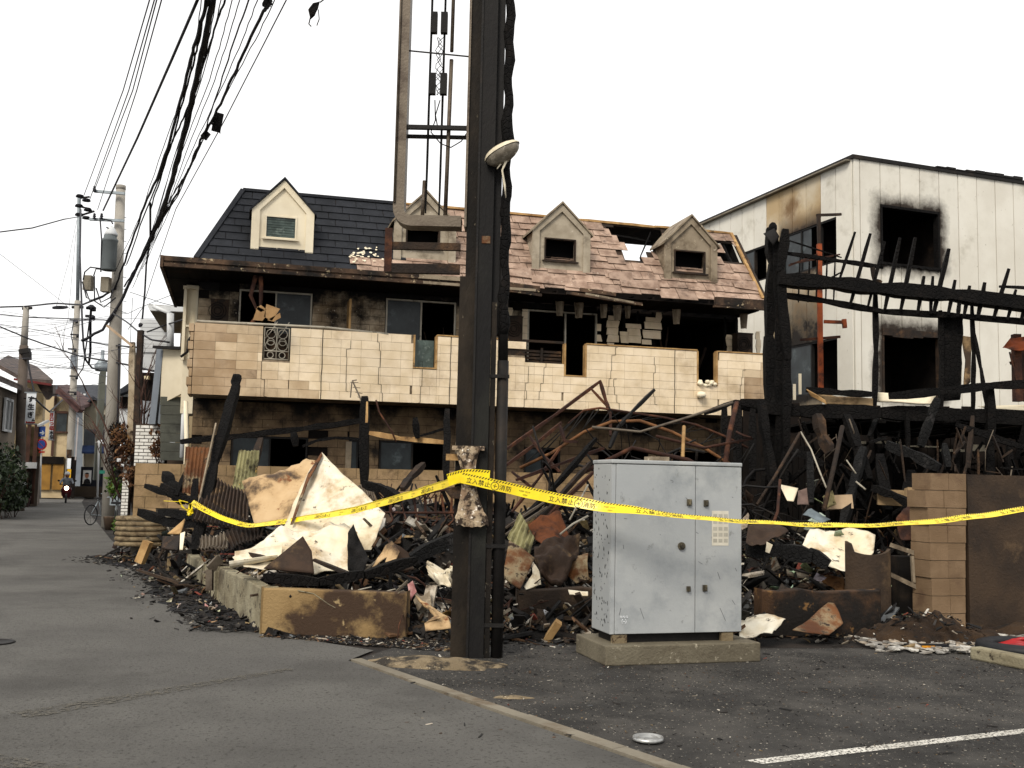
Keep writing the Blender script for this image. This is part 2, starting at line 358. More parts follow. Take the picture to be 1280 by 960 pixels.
for (s0, s1, zt) in segs:
    if zt > ZT - .01 and s0 > -3.7: hbox(b, s0 - .01, s1 + .01, -.02, .15, zt + .002, zt + .028)
for i in (3, 7, 9):
    s0, s1, zt = segs[i]
    hbox(b, s0 - .001, s0 + .035, -.015, .14, zt, ZT - .004); hbox(b, s1 - .035, s1 + .001, -.015, .14, zt, ZT - .004)
    if i < 9: hbox(b, s0 + .04, s1 - .04, -.015, .14, zt + .002, zt + .03)
b.each('wood_cap', m_wood, house)
b = MB(); b.tube([H(-5.7, .06, ZT + .03), H(-3.2, .05, ZT + .05), H(-1.95, .02, ZT - .02)], .028, 8); b.build('handrail', m_alu, house)
# joints of the panels: dark vertical cracks
b = MB()
for px in (402, 843.5, 563):
    s = S(px); n = 9; pts = [H(s + rnd.uniform(-.008, .008), -.0085, ZB + (ZT - ZB) * i / n) for i in range(n + 1)]
    b.tube(pts, .008, 4)
b.each('panel_joint', m_black, bal)
b = MB()
for px, k0, k1 in ((480, 0, 8), (524, 0, 5), (436, 1, 7), (655, 0, 5), (674, 1, 6), (760, 2, 8), (775, 0, 4), (822, 1, 7), (335, 0, 4), (925, 2, 6)):
    s = S(px); pts = []
    for k in range(k0, k1 + 1):
        z = ZB + k * th_ * .98; pts.append(H(s, -.0095, z)); s += rnd.choice((-.07, 0, 0, .05, .09)) * rnd.random(); pts.append(H(s, -.0095, z + .01))
    b.tube(pts, .0045, 4)
b.each('hairline_crack', m_dark, bal)
# ornate grille
s0, s1, zt = segs[1]; b = MB(); zc0, zc1 = zt + .02, ZT - .02
for s in (s0 + .03, (s0 + s1) / 2, s1 - .03): b.tube([H(s, .04, zc0), H(s, .04, zc1)], .012, 6)
for z in (zc0, zc0 + .16, zc1): b.tube([H(s0 + .03, .04, z), H(s1 - .03, .04, z)], .012, 6)
wq = (s1 - s0) / 2 - .04
for cx in ((s0 + s1) / 2 - wq / 2, (s0 + s1) / 2 + wq / 2):
    for cz, r_ in ((zc0 + .08, .06), (zc0 + .27, .1), (zc1 - .28, .07), (zc1 - .12, .09)):
        b.tube([H(cx + math.cos(t / 10 * 6.28) * min(r_, wq / 2), .04, cz + math.sin(t / 10 * 6.28) * r_) for t in range(11)], .009, 5, False)
    b.tube([H(cx - wq / 2, .04, zc0 + .4), H(cx, .04, zc0 + .55), H(cx + wq / 2, .04, zc0 + .75)], .009, 5)
b.build('ornate_grille', m_alu, house)
b = MB(); hbox(b, s0 + .01, s1 - .01, .2, .22, ZB + .3, ZT - .1); b.build('backing_board', m_charb, house)
s0, s1, zt = segs[3]; b = MB(); hbox(b, s0 + .04, s1 - .04, .18, .19, zt, ZT - .08); b.build('glass_screen', m_glassg, house)
b = MB(); s0, s1, zt = segs[6]
for i in range(5): hbox(b, s0, s1, .22, .24, zt - .05 + i * .075, zt + .0 + i * .075)
hbox(b, s0 + .4, s0 + .45, .19, .215, zt - .1, ZT - .1); hbox(b, s0 - .02, s1 + .02, .1, .2, ZT + .0, ZT + .05)
b.each('scorched_slat', m_charb, house)
s0, s1, zt = segs[5]; b = MB(); hbox(b, s0, s1 + .02, .0, .02, zt + .14, ZT - .02); b.build('loose_tile', m_tile, house)
b = MB(); hbox(b, s0, s1, .03, .12, zt + .003, zt + .13); b.build('exposed_lath', m_charb, house)
s0, s1, zt = segs[9]; b = MB()
for i in range(14):
    c = H(rnd.uniform(s0 + .03, s1 - .05), rnd.uniform(-.05, .05), zt + rnd.uniform(.0, .1)); b.lathe(c, [(.0, -.05), (.05, -.03), (.06, .0), (.04, .035), (.0, .04)], 7)
b.lathe(H(s0 + .07, -.09, zt - .22), [(.0, -.08), (.09, -.05), (.11, .0), (.08, .06), (.0, .08)], 8)
b.each('foam_lump', m_trim, house)
# ---- upper wall (v = 1.1) with openings
WV = 1.1
opens = [(-4.93, -3.42, 3.35, 5.5), (-1.88, -.33, 3.3, 5.53), (1.28, 2.93, 3.3, 5.5), (4.46, 6.05, 3.3, 5.45)]
m_sootw2 = MT('upper wall tile', 'b3a289', '7d6a52', 1.8, '17120f', .52, .1, 1.1, 'd8ccb8', .68, 22, rough=.85, bump=.7, bs=30, soot=[('0c0a09', 4.8, 5.75)])
b = MB(); core = MB()
def wallrun(b, core, s0, s1, v, z0, z1, ops, tw=.405, th=.1745, drop=0.0):
    cuts = sorted({s0, s1} | {x for o_ in ops for x in o_[:2] if s0 < x < s1})
    for a, e_ in zip(cuts, cuts[1:]):
        op = next((o_ for o_ in ops if o_[0] <= a + 1e-6 and o_[1] >= e_ - 1e-6), None)
        for lo, hi in ([(z0, z1)] if not op else [(z0, op[2]), (op[3], z1)]):
            if hi - lo < .02: continue
            hbox(core, a, e_, v + .03, v + .13, lo, hi)
            z = lo; r = 0
            while z < hi - .03:
                x = a - (r % 2) * tw / 2
                while x < e_:
                    l2, h2 = max(a, x), min(e_, x + tw); x += tw
                    if h2 - l2 > .04 and rnd.random() >= drop: hbox(b, l2 + .004, h2 - .004, v - rnd.uniform(0, .008), v + .028, z, min(hi, z + th) - .008)
                z += th; r += 1
wallrun(b, core, -5.73, 2.93, WV, 3.34, 5.62, opens, drop=.03)
core.build('upper_wall_core', m_dark, house); b.build('upper_wall_tile', m_sootw2, house, kind='stuff')
# shredded wall between the big openings: charred studs and hanging tile fragments
b = MB()
for s in [2.98, 3.3, 3.62, 3.95, 4.3, 6.12, 6.45]: b.beam(H(s, WV + .1, 3.3), H(s + rnd.uniform(-.03, .03), WV + .1, 5.6), .07, .09, rag=.3)
b.each('charred_stud', m_char, house)
b = MB(); hbox(b, 2.95, 4.44, WV + .2, WV + .24, 3.3, 5.0); hbox(b, 6.07, 6.5, WV + .1, WV + .14, 3.3, 4.6); b.each('burnt_backing', m_dark, house)
b = MB()
for x0, y0, x1, y1 in [(759, 394, 773, 428), (745, 404, 752, 414), (745, 418, 751, 427), (783, 404, 800, 429), (776, 414, 785, 429), (806, 396, 826, 412), (803, 412, 826, 424), (802, 424, 814, 431),
                       (820, 390, 826, 398), (908, 418, 921, 442), (945, 414, 950, 442), (760, 428, 768, 434), (633, 384, 640, 396), (653, 386, 660, 426), (638, 396, 642, 404)]:
    s_0, z_1 = HP(x0, y0, WV); s_1, z_0 = HP(x1, y1, WV); z = z_0
    while z < z_1 - .02:
        zz = min(z_1, z + .165); j = rnd.uniform(-.03, .03); j2 = rnd.uniform(-.03, .03)
        b.slab([H(s_0 + j, WV - .02, z), H(s_1 + j2, WV - .02, z + .0), H(s_1 + rnd.uniform(-.03, .03), WV - .02, zz - .007), H(s_0 + rnd.uniform(-.03, .03), WV - .02, zz - .007)], hv * .03); z = zz
b.build('tile_fragment', m_tile, house, kind='stuff')
# windows of the upper floor
def slider(s0, s1, z0, z1, v, name='sliding_window', glass=(1, 0), gm=None, post=None, fm=None):
    b = MB(); f = .035; mid = (s0 + s1) / 2 if post is None else post
    hbox(b, s0, s0 + f, v - .02, v + .05, z0, z1); hbox(b, s1 - f, s1, v - .02, v + .05, z0, z1); hbox(b, s0 + f, s1 - f, v - .02, v + .05, z1 - f, z1)
    hbox(b, mid - f / 2, mid + f / 2, v - .03, v + .04, z0, z1 - f)
    w_ = b.build(name, fm or m_alu, house)
    for i, on in enumerate(glass):
        if on:
            g = MB(); hbox(g, *((s0 + f, mid - f / 2) if i == 0 else (mid + f / 2, s1 - f)), v + .0, v + .008, z0 + .05, z1 - f - .003); g.build('pane', gm or m_glass, w_)
    return w_
slider(-4.92, -3.43, 3.4, 5.49, WV, glass=(0, 1)); slider(-1.87, -.34, 3.4, 5.5, WV, glass=(1, 0)); slider(1.29, 2.92, 3.4, 5.46, WV, glass=(0, 0), post=2.17)
b = MB(); hbox(b, -3.42 + .72, -3.42 + .765, .6, 1.06, 3.4, 5.35); b.build('divider_post', m_wood, house)
# interior shell
b = MB()
hbox(b, -5.7, 6.45, 4.6, 4.7, 0, 5.6); hbox(b, -5.7, 6.45, WV + .14, 4.6, 3.05, 3.15); hbox(b, -5.7, -5.6, WV + .14, 4.6, 0, 5.6); hbox(b, 6.4, 6.5, WV + .14, 4.6, 0, 5.6)
for s in (-2.6, .6, 3.4): hbox(b, s, s + .08, WV + .2, 4.6, 0, 5.55)
hbox(b, -5.7, 6.5, WV + .14, 4.6, 5.5, 5.56); hbox(b, -5.7, 6.45, 4.71, 4.78, 5.6, 7.1); hbox(b, -6.3, 6.5, -.02, WV + .14, 5.655, 5.665); b.slab([H(6.44, .15, 5.6), H(6.44, 4.7, 5.6), H(6.44, 4.7, 7.1), H(6.44, 1.62, 7.6)], hu * .03)
b.build('charred_room', m_dark, house)
b = MB()
for i in range(16): s = rnd.uniform(4.5, 6); b.beam(H(s, rnd.uniform(1.4, 3), 3.2), H(s + rnd.uniform(-.8, .8), rnd.uniform(1.4, 3.5), rnd.uniform(3.8, 5.5)), .05, .07, rag=.4)
for i in range(9): s = rnd.uniform(-1.2, -.4); b.beam(H(s, rnd.uniform(1.3, 2), 3.3 + rnd.random()), H(s + rnd.uniform(-.5, .5), rnd.uniform(1.4, 2.5), rnd.uniform(4.2, 5.2)), .03, .05, rag=.4)
b.build('fallen_lath', m_charb, house)
b = MB(); b.lathe(H(5.0, 3.6, 4.55), [(.0, 0), (.1, .0), (.1, .02), (0, .02)], 14); b.build('round_vent', m_alu, house)
# air conditioner outdoor units on the balcony, blackened
def acunit(x0, x1, y0, y1, v):
    s_0, z_1 = HP(x0, y0, v); s_1, z_0 = HP(x1, y1, v); b = MB(); hbox(b, s_0, s_1, v, v + .28, z_0 - .3, z_1); hbox(b, s_0 - .01, s_1 + .01, v - .01, v + .29, z_1, z_1 + .03)
    o = b.build('air_conditioner_unit', m_charb, house); g = MB(); c = H((s_0 + s_1) / 2 - .04, v - .012, (z_0 + z_1) / 2)
    for r_ in (.07, .12, .17): g.tube([c + hu * math.cos(t / 12 * 6.283) * r_ + Z3 * math.sin(t / 12 * 6.283) * r_ for t in range(13)], .008, 4, False)
    g.build('fan_guard', m_char, o)
acunit(264, 285, 375, 402, .7); acunit(636, 653, 396, 426, .7); acunit(922, 941, 417, 444, .7)
# ---- ground floor wall
gops = [(-4.95, -3.40, 1.0, 2.46), (-2.55, -2.2, 1.0, 2.44), (-1.92, -.5, .9, 2.45), (1.27, 2.1, 1.2, 2.4), (3.0, 4.2, .8, 2.4), (4.8, 5.9, .2, 2.4)]
b = MB(); core = MB(); wallrun(b, core, -5.73, 6.5, WV, 0, 3.18, gops, drop=.02)
core.build('lower_wall_core', m_dark, house); b.build('lower_wall_tile', m_groundw, house, kind='stuff')
for (a, e_, z0, z1) in gops[:4]:
    slider(a + .01, e_ - .01, z0, z1 - .01, WV, name='lower_window', glass=(1, 0), fm=m_steel)
b = MB(); hbox(b, -2.62, -2.5, WV - .03, WV - .012, 1.5, 2.4); b.build('white_reveal', m_trims, house)
b = MB(); b.tube([H(-5.8, .8, .2), H(-5.8, .8, 2.2), H(-5.86, .78, 3.1)], .045, 8); b.build('downpipe', m_trim, house)
# cream side bay with a white window frame behind the balcony end
b = MB(); hbox(b, -6.0, -5.76, 1.6, 2.6, 2.9, 5.6); b.build('side_bay', m_trim, house)
b = MB(); hbox(b, -6.04, -5.98, 1.5, 1.59, 4.0, 5.5); hbox(b, -5.8, -5.75, 1.5, 1.59, 4.0, 5.5); hbox(b, -5.98, -5.8, 1.51, 1.58, 4.7, 4.74); hbox(b, -6.06, -5.74, 1.48, 1.6, 5.5, 5.56); b.build('side_window_frame', m_trim, house)
# ---- eaves
b = MB()
def runs(v0, v1, z0, z1, cuts, mat=None, tilt=0):
    for a, e_ in cuts:
        b.obb(H(a, v0, z0), hu * (e_ - a) + Z3 * tilt, hv * (v1 - v0), Z3 * (z1 - z0))
full = [(-6.36, -4.2), (-4.195, -1.4), (-1.395, .4)]
runs(-.16, -.06, 5.735, 5.83, full); runs(-.13, -.05, 5.69, 5.73, full); runs(-.19, -.1, 5.62, 5.685, [(-6.34, -3.1), (-3.09, 1.18)])
runs(-.17, -.06, 5.7, 5.80, [(.4, 1.2)], tilt=-.05); runs(-.18, -.1, 5.6, 5.66, [(.4, 1.24)], tilt=-.07)
runs(-.2, -.1, 5.62, 5.68, [(1.8, 3.5)], tilt=-.14); runs(-.17, -.08, 5.7, 5.78, [(2.1, 2.9)], tilt=-.05); runs(-.16, -.06, 5.62, 5.8, [(5.25, 6.56)])
runs(-.2, -.1, 5.56, 5.6, [(5.2, 6.6)], tilt=.01)
b.each('eave_fascia', m_eave, house)
b = MB(); runs(-.165, -.161, 5.738, 5.826, [(-1.38, -.5), (-.49, .38)]); runs(-.196, -.192, 5.626, 5.68, [(-1.3, -.2), (-.19, 1.1)]); runs(-.205, -.201, 5.63, 5.675, [(2.2, 3.3)], tilt=-.12); b.each('pale_gutter_strip', m_trims, house)
b = MB()
for s in [-6.34 + .42 * i for i in range(30)]:
    hbox(b, s, s + .41, -.06, 1.09, 5.625 + rnd.uniform(0, .01), 5.65)
for s in ():
    hbox(b, s, s + .4, rnd.uniform(-.04, .2), 1.09, 5.625 + rnd.uniform(0, .01), 5.65)
for i in range(30): s = -6.3 + i * .44; b.beam(H(s, -.05, 5.68), H(s, 1.7, 5.70), .05, .09, rag=.1)
hbox(b, -6.36, -5.75, 1.1, 4.8, 5.625, 5.69)
b.build('soffit_board', m_dark, house)
b = MB(); hbox(b, -6.42, -6.36, -.18, 4.8, 5.6, 5.83); hbox(b, -6.36, -5.6, -.05, 4.8, 5.80, 5.84); b.each('side_fascia', m_eave, house)
# hanging burnt rags under the eaves
b = MB()
for px in (700, 724, 755, 772, 785, 846, 930):
    s_, z_ = HP(px, 385, .6); q = rnd.uniform(.1, .2)
    b.sheet(lambda u, v_, s_=s_, z_=z_, q=q: H(s_ + (u - .5) * q * 1.4 * (1 - v_ * .3), .6 + .05 * math.sin(u * 7), 5.6 - v_ * (.15 + q * 1.2)), 4, 3, .008)
b.build('hanging_scrap', m_trims, house, kind='stuff')
b = MB()
for k in range(2):
    b.tube([H(-4.62 + k * .1, .05, 5.6), H(-4.7 + k * .2, .1, 5.2), H(-4.55 + k * .05, .15, 4.9), H(-4.65, .3, 4.6 + k * .1), H(-4.75 - k * .2, .35, 4.3)], [.05, .045, .03, .03, .02], 6)
b.each('hanging_rust_strip', m_rust, house)
# ---- steep roof
SV0, SZ0, SV1, SZ1 = .06, 5.84, 1.6, 7.7
def slope(s, t, lift=0.):             # t 0 at the eave, 1 at the ridge
    n = (hv * -(SZ1 - SZ0) + Z3 * (SV1 - SV0)).normalized()
    return H(s, SV0 + (SV1 - SV0) * t, SZ0 + (SZ1 - SZ0) * t) + n * lift
def inpoly(x, y, P):
    c = False; j = len(P) - 1
    for i in range(len(P)):
        if (P[i][1] > y) != (P[j][1] > y) and x < (P[j][0] - P[i][0]) * (y - P[i][1]) / (P[j][1] - P[i][1]) + P[i][0]: c = not c
        j = i
    return c
slope_n = (hv * -(SZ1 - SZ0) + Z3 * (SV1 - SV0)).normalized()
def toslope(px, py):
    d = ray(px, py); o = H(0, SV0, SZ0); p = EYEP + d * ((o - EYEP).dot(slope_n) / d.dot(slope_n))
    return (p - B0).dot(hu), (p.z - SZ0) / (SZ1 - SZ0)
hole1 = [toslope(*p) for p in [(756, 283), (790, 281), (832, 288), (826, 300), (812, 318), (806, 328), (782, 326), (775, 308), (762, 300), (757, 292)]]
hole2 = [toslope(*p) for p in [(893, 303), (912, 303), (926, 327), (897, 326)]]
def holed(s, t): return inpoly(s, t, hole1) or inpoly(s, t, hole2)
deck = MB(); NR = 10; n = slope_n
for i in range(62):
    for j in range(20):
        sa, sb_, ta, tb = -5.75 + i * .2, -5.75 + (i + 1) * .2, j / 20, (j + 1) / 20
        if holed((sa + sb_) / 2, (ta + tb) / 2): continue
        lim = -5.75 + .82 * (ta + tb) / 2
        if sa < lim: sa = min(lim, sb_)
        if sb_ - sa < .01: continue
        deck.slab([slope(sa, ta), slope(sb_, ta), slope(sb_, tb), slope(sa, tb)], n * -.03)
hbox(deck, -4.95, 6.5, 1.6, 3.2, 7.66, 7.70); hbox(deck, -4.95, 1.0, 3.2, 4.8, 7.66, 7.70)
deck.slab([H(-5.75, .06, 5.84), H(-4.93, 1.6, 7.7), H(-4.93, 4.8, 7.7), H(-5.75, 4.8, 5.84)], hu * .03)
roof = deck.build('roof', m_charb, house)
for j in range(NR):
    ta, tb = j / NR, (j + 1) / NR; s = -5.75 + (.22 if j % 2 else 0) + .82 * ta; first = True
    s = -5.75 + .82 * (ta + .05)
    if j % 2: s -= 0
    wd = .22 if j % 2 else .44
    while s < 6.5:
        e_ = min(6.52, s + wd); wd = .44; c = (s + e_) / 2
        if not (holed(c, (ta + tb) / 2) or (holed(s + .05, tb - .03) and rnd.random() < .7)):
            px = 0; dark = (c < -1.55 and not (c > -2.6 and ta < .15)) and not (c > -1.9 and rnd.random() < .3)
            burnt = 0 if dark else 1; lift = .012 + (rnd.uniform(0, .018) if burnt else rnd.uniform(0, .004)); drop_ = rnd.uniform(0, .03) if burnt else 0
            if burnt and j == 0: drop_ += rnd.uniform(0, .06)
            A = slope(s + .006, ta - .02 - drop_, .022 + lift); Bq = slope(e_ - .006, ta - .02 - drop_ + rnd.uniform(-.006, .006) * burnt, .022 + lift); Cq = slope(e_ - .006, tb + .01, .008)
            ax = Bq - A; az_ = Cq - Bq
            inst('shingle', m_roofp if burnt else m_roofd, roof, frame4((A + Cq) / 2, ax, ax.cross(az_).normalized() * .012, az_))
        s = e_
b = MB(); b.beam(slope(-5.77, 0, .04), slope(-4.95, 1, .04), .1, .05, up=slope_n); b.beam(H(-4.95, 1.6, 7.735), H(-1.6, 1.6, 7.735), .12, .06); b.each('hip_cap', m_roofd, roof)
b = MB(); b.beam(H(-1.5, 1.58, 7.74), H(2.6, 1.6, 7.735), .12, .05, rag=.1); b.beam(H(2.6, 1.6, 7.735), H(4.6, 1.6, 7.72), .08, .06, rag=.2); b.beam(H(4.5, 1.6, 7.73), H(6.5, 1.6, 7.73), .1, .05, rag=.1)
b.beam(slope(6.5, 0, .04), slope(6.48, 1, .04), .07, .05, up=slope_n); b.each('ridge_board', m_wood, roof)
b = MB()
for s in (3.0, 3.45, 3.9): b.beam(slope(s, .0, -.08), slope(s, .55 if s > 3.2 else 1, -.08), .05, .08, rag=.3)
b.beam(slope(2.6, .92, -.06), slope(4.3, .8, -.06), .04, .05, rag=.4); b.beam(slope(3.9, .55, -.05), slope(4.4, .95, -.05), .03, .04, rag=.4)
for s in (5.7, 6.2): b.beam(slope(s, .0, -.08), slope(s, 1, -.08), .05, .08, rag=.3)
b.each('charred_rafter', m_char, house)
b = MB()      # lifted slabs along the eave
for px, py, L in ((720, 362, .5), (690, 357, .9), (800, 362, .9), (776, 352, .55), (925, 362, .3), (938, 364, .3), (650, 348, .5)):
    s_, t_ = toslope(px, py); b.slab([slope(s_ - L / 2, t_, .05), slope(s_ + L / 2, t_ - .02, .05), slope(s_ + L / 2, t_ + .1, .09), slope(s_ - L / 2, t_ + .08, .06)], slope_n * .02)
b.each('loose_shingle', m_roofp, roof)
b = MB()      # white peeled patches low on the dark part
for i in range(38):
    s_, t_ = toslope(rnd.uniform(436, 478), rnd.uniform(312, 331)); b.add([slope(s_ + math.cos(a) * rnd.uniform(.012, .05), t_ + math.sin(a) * rnd.uniform(.004, .014), .075) for a in (0, 1, 2, 3, 4, 5)], [(0, 1, 2, 3, 4, 5)])
b.build('peeled_patch', m_trim, roof, kind='stuff')

def dormer(s0, s1, zb, ze, zp, win, wall, frame_m, clean):
    vf = .36; cs = (s0 + s1) / 2; (w0, w1, wz0, wz1) = win; t = .11
    b = MB(); v0, v1 = vf, vf + .06
    hbox(b, s0, w0, v0, v1, zb, ze); hbox(b, w1, s1, v0, v1, zb, ze); hbox(b, w0, w1, v0, v1, zb, wz0); hbox(b, w0, w1, v0, v1, wz1, ze)
    b.slab([H(s0, v0, ze), H(s1, v0, ze), H(cs, v0, zp)], hv * .06)
    for s, d in ((s0, .03), (s1 - .03, .03)):          # cheeks
        b.slab([H(s, v1, zb), H(s, v1, ze), H(s, SV0 + (ze - SZ0) / (SZ1 - SZ0) * (SV1 - SV0), ze)], hu * d)
    dm = b.build('dormer', wall, house)
    f = MB(); vo = vf - .05; ve = vf - .002             # raised frame round the face
    hbox(f, s0 - .05, s0 + t, vo, ve, zb - .04, ze); hbox(f, s1 - t, s1 + .05, vo, ve, zb - .04, ze)
    k = (zp - ze) / (cs - s0)
    for sg in (-1, 1):
        e0 = s0 - .05 if sg < 0 else s1 + .05; e1 = s0 + t if sg < 0 else s1 - t
        f.slab([H(e0, vo, ze), H(e1, vo, ze), H(cs, vo, zp - .14), H(cs, vo, zp + .02)], hv * (ve - vo))
    f.build('face_frame', frame_m, dm)
    r = MB()
    for sg in (-1, 1):
        e0 = s0 - .1 if sg < 0 else s1 + .1; ze2 = ze - .05
        bk = SV0 + (ze2 - SZ0) / (SZ1 - SZ0) * (SV1 - SV0)
        r.slab([H(e0, vf - .09, ze2), H(cs, vf - .09, zp + .04), H(cs, 1.62, zp + .04), H(e0, bk + .05, ze2)], Z3 * .045)
    r.build('gable_roof', m_roofd if clean else m_trims, dm)
    wf = MB(); a = .03
    hbox(wf, w0 - a, w0, vf - .02, vf + .05, wz0 - a, wz1 + a); hbox(wf, w1, w1 + a, vf - .02, vf + .05, wz0 - a, wz1 + a)
    hbox(wf, w0, w1, vf - .02, vf + .05, wz0 - a, wz0); hbox(wf, w0, w1, vf - .02, vf + .05, wz1, wz1 + a); hbox(wf, w0 - .08, w1 + .08, vf - .07, vf - .021, wz0 - .06, wz0 - .03)
    wf.build('window_frame', frame_m if clean else m_charb, dm)
    g = MB()
    if clean:
        for i in range(8): hbox(g, w0, w1, vf + .02, vf + .04, wz0 + (wz1 - wz0) * i / 8 + .002, wz0 + (wz1 - wz0) * (i + 1) / 8 - .006)
        g.build('louvre_pane', m_glassg, dm)
    else:
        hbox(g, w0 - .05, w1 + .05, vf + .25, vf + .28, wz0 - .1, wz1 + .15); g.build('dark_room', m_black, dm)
def dpx(x0, x1, yb, ye, yp, wx0, wx1, wy0, wy1, *a):
    v = .36; xm = (x0 + x1) / 2
    s0, z0 = HP(x0, yb, v); s1, _ = HP(x1, yb, v); ze = HP(xm, ye, v)[1]; zp = HP(xm, yp, v)[1]; zb = HP(xm, yb, v)[1]
    w0, wa = HP(wx0, (wy0 + wy1) / 2, v); w1, _ = HP(wx1, (wy0 + wy1) / 2, v); wxm = (wx0 + wx1) / 2
    dormer(s0, s1, zb, ze, zp, (w0, w1, HP(wxm, wy1, v)[1], HP(wxm, wy0, v)[1]), *a)
m_dorm = MT('smoked dormer render', 'a59a88', '8d8270', 3, '5d5244', .62, .12, 2.5, 'c9bfae', .68, 9, bump=.3, bs=40)
dpx(316, 388, 312, 265, 227, 333, 369, 272, 297, m_trim, m_trim, True)
dpx(494, 566, 326, 279, 243, 509, 548, 287, 308, m_dorm, m_dorm, False)
dpx(667, 734, 337, 291, 257, 682, 718, 300, 325, m_dorm, m_dorm, False)
dpx(832, 893, 352, 306, 273, 844, 880, 315, 340, m_trims, m_trims, False)

# ================================================================ BLOCK FENCE in front of the house
fence = thing('block_fence', 'long tan concrete block fence standing behind the rubble below the house windows', 'fence', H(-3, -.8, 0))
core = MB(); hbox(core, -6.6, 2.6, -.86, -.76, 0, 1.78); core.build('mortar_core', m_conc, fence)
for r in range(9):
    s = -6.6 - (.2 if r % 2 else 0)
    while s < 2.55:
        a, e_ = max(-6.6, s), min(2.6, s + .4); s += .4; top = 1.93 - .012 * (a + 3.4)
        z0, z1 = r * .203, r * .203 + .196
        if r < 5 and rnd.random() < .5: continue
        if e_ - a > .06: hinst('block', m_block, fence, a + .004, e_ - .004, -.90, -.72, z0, z1)
# ================================================================ WHITE BUILDING
wy = R(20); C0 = D(1066, 194, 26); C0.z = 0; wu = V((math.cos(wy), math.sin(wy), 0)); wv = V((-math.sin(wy), math.cos(wy), 0)); TOPZ = 10.06
GRx = lambda k: .17 + k * .635
def Wp(s, v, z): return C0 + wu * s + wv * v + Z3 * z
WOPS = [(GRx(1), GRx(4), 7.42, 8.95), (GRx(1), GRx(4), 4.05, 5.72)]
m_white = MT('white building panel', 'd3cfc4', 'c8c3b7', .8, 'aaa496', .66, .12, 1.1, '8d8677', .7, 9, rough=.8, bump=.15, bs=40, rnd=.05, scar=[(Wp((a + c) / 2, 0, (z0 + z1) / 2), wu, (c - a) / 2, (z1 - z0) / 2, .45, '2a221b') for a, c, z0, z1 in WOPS])
m_whites = MT('smoked building panel', 'bcb09a', 'a8926f', .7, '735a3d', .6, .14, .8, rough=.8, bump=.15, bs=40, rnd=.06, scar=[(Wp(0, 1.75, 8.1), wv, 1.2, .6, .5, '33281e'), (Wp(0, 1.75, 4.8), wv, 1.3, .8, 1.6, '1d1712')])
wb = thing('white_panel_building', 'tall off white panel clad building with burnt out window holes behind the charred timber frame', 'building', Wp(0, 0, 0))
def wbox(b, s0, s1, v0, v1, z0, z1): return b.obb(Wp(s0, v0, z0), wu * (s1 - s0), wv * (v1 - v0), Z3 * (z1 - z0))
wops_r = [(.80, 2.66, 7.42, 8.95), (.80, 2.62, 4.05, 5.72), (5.6, 7.4, 7.42, 8.95), (.8, 2.62, .9, 2.6)]
wops_l = [(.57, 2.74, 7.5, 8.7), (.57, 2.77, 4.1, 5.53), (3.95, 5.1, 7.62, 8.64)]
def pn(s0, s1, z0, z1, side, mat):
    g = .013; t = .05; j = rnd.uniform(-.004, .004)
    if side == 'R': c = Wp((s0 + s1) / 2, .025 - t + j, (z0 + z1) / 2); inst('panel', mat, wb, frame4(c, wu * (s1 - s0 - g * 2), wv * t, Z3 * (z1 - z0)))
    else: c = Wp(.025 - t + j, (s0 + s1) / 2, (z0 + z1) / 2); inst('panel', mat, wb, frame4(c, wu * t, wv * (s1 - s0 - g * 2), Z3 * (z1 - z0)))
def panelwall(s0, s1, side, ops, mat):
    x = s0
    while x < s1 - .05:
        e_ = min(s1, x + .635); cuts = [(0, TOPZ)]; m_ = mat
        if side == 'L' and 1.1 < x < 3.6: m_ = m_whites
        for (a, c, z0, z1) in ops:
            if a < e_ - .3 and c > x + .3: cuts = [q for lo, hi in cuts for q in ((lo, min(hi, z0)), (max(lo, z1), hi)) if q[1] - q[0] > .05] if any(lo < z1 and hi > z0 for lo, hi in cuts) else cuts
        cc = []
        for q in cuts:
            if q not in cc: cc.append(q)
        for lo, hi in cc: pn(x, e_, lo, hi, side, m_)
        x = e_
def fix(ops): # snap openings to the panel grid
    return ops
GR = lambda k: .17 + k * .635
panelwall(.17, 12, 'R', [(GR(1), GR(4), 7.42, 8.95), (GR(1), GR(4), 4.05, 5.72), (GR(1), GR(4), .9, 2.6)], m_white)
panelwall(-.02, .17, 'R', [], m_white)
panelwall(0, 9, 'L', [(.5, 3.0, 7.5, 8.7), (.5, 3.0, 4.1, 5.53), (3.8, 5.1, 7.62, 8.64)], m_white)
b = MB()
for (v0, v1) in ((2.2, 2.3),): wbox(b, .3, 11.9, v0, v1, .05, 9.8)
for z in (.0, 3.3, 6.6, 9.86): wbox(b, .08, 11.9, .1, 8.9, z, z + .12)
for s in (2.95, 6.5): wbox(b, s, s + .1, .12, 2.2, .2, 9.8)
for s, e_, z0, z1 in ((.03, .79, 0, 9.85), (2.73, 11.9, 0, 9.85)): wbox(b, s, e_, .03, .09, z0, z1)
wbox(b, .03, .09, .1, .5, 0, 9.8); wbox(b, .03, .09, 3.05, 3.8, 0, 9.8); wbox(b, .03, .09, 5.1, 9, 0, 9.8)
wbox(b, .6, .7, 3.5, 5.4, 7.3, 8.9)  # added dark slab, keeps bright sky from showing through the side window
b.build('burnt_slab_and_backing', m_dark, wb)
b = MB(); wbox(b, -.08, 12, -.1, .02, TOPZ, TOPZ + .1); wbox(b, -.08, .02, .02, 9, TOPZ, TOPZ + .1)
for i in range(9): s = 2.6 + i * .33; wbox(b, s, s + .3, -.12, .0, TOPZ + .1, TOPZ + .1 + rnd.uniform(.02, .09))
b.each('roof_edge', m_steel, wb)
b = MB(); wbox(b, -.2, 12, .02, 9, TOPZ - .05, TOPZ - .01); b.build('flat_roof', m_conc, wb)
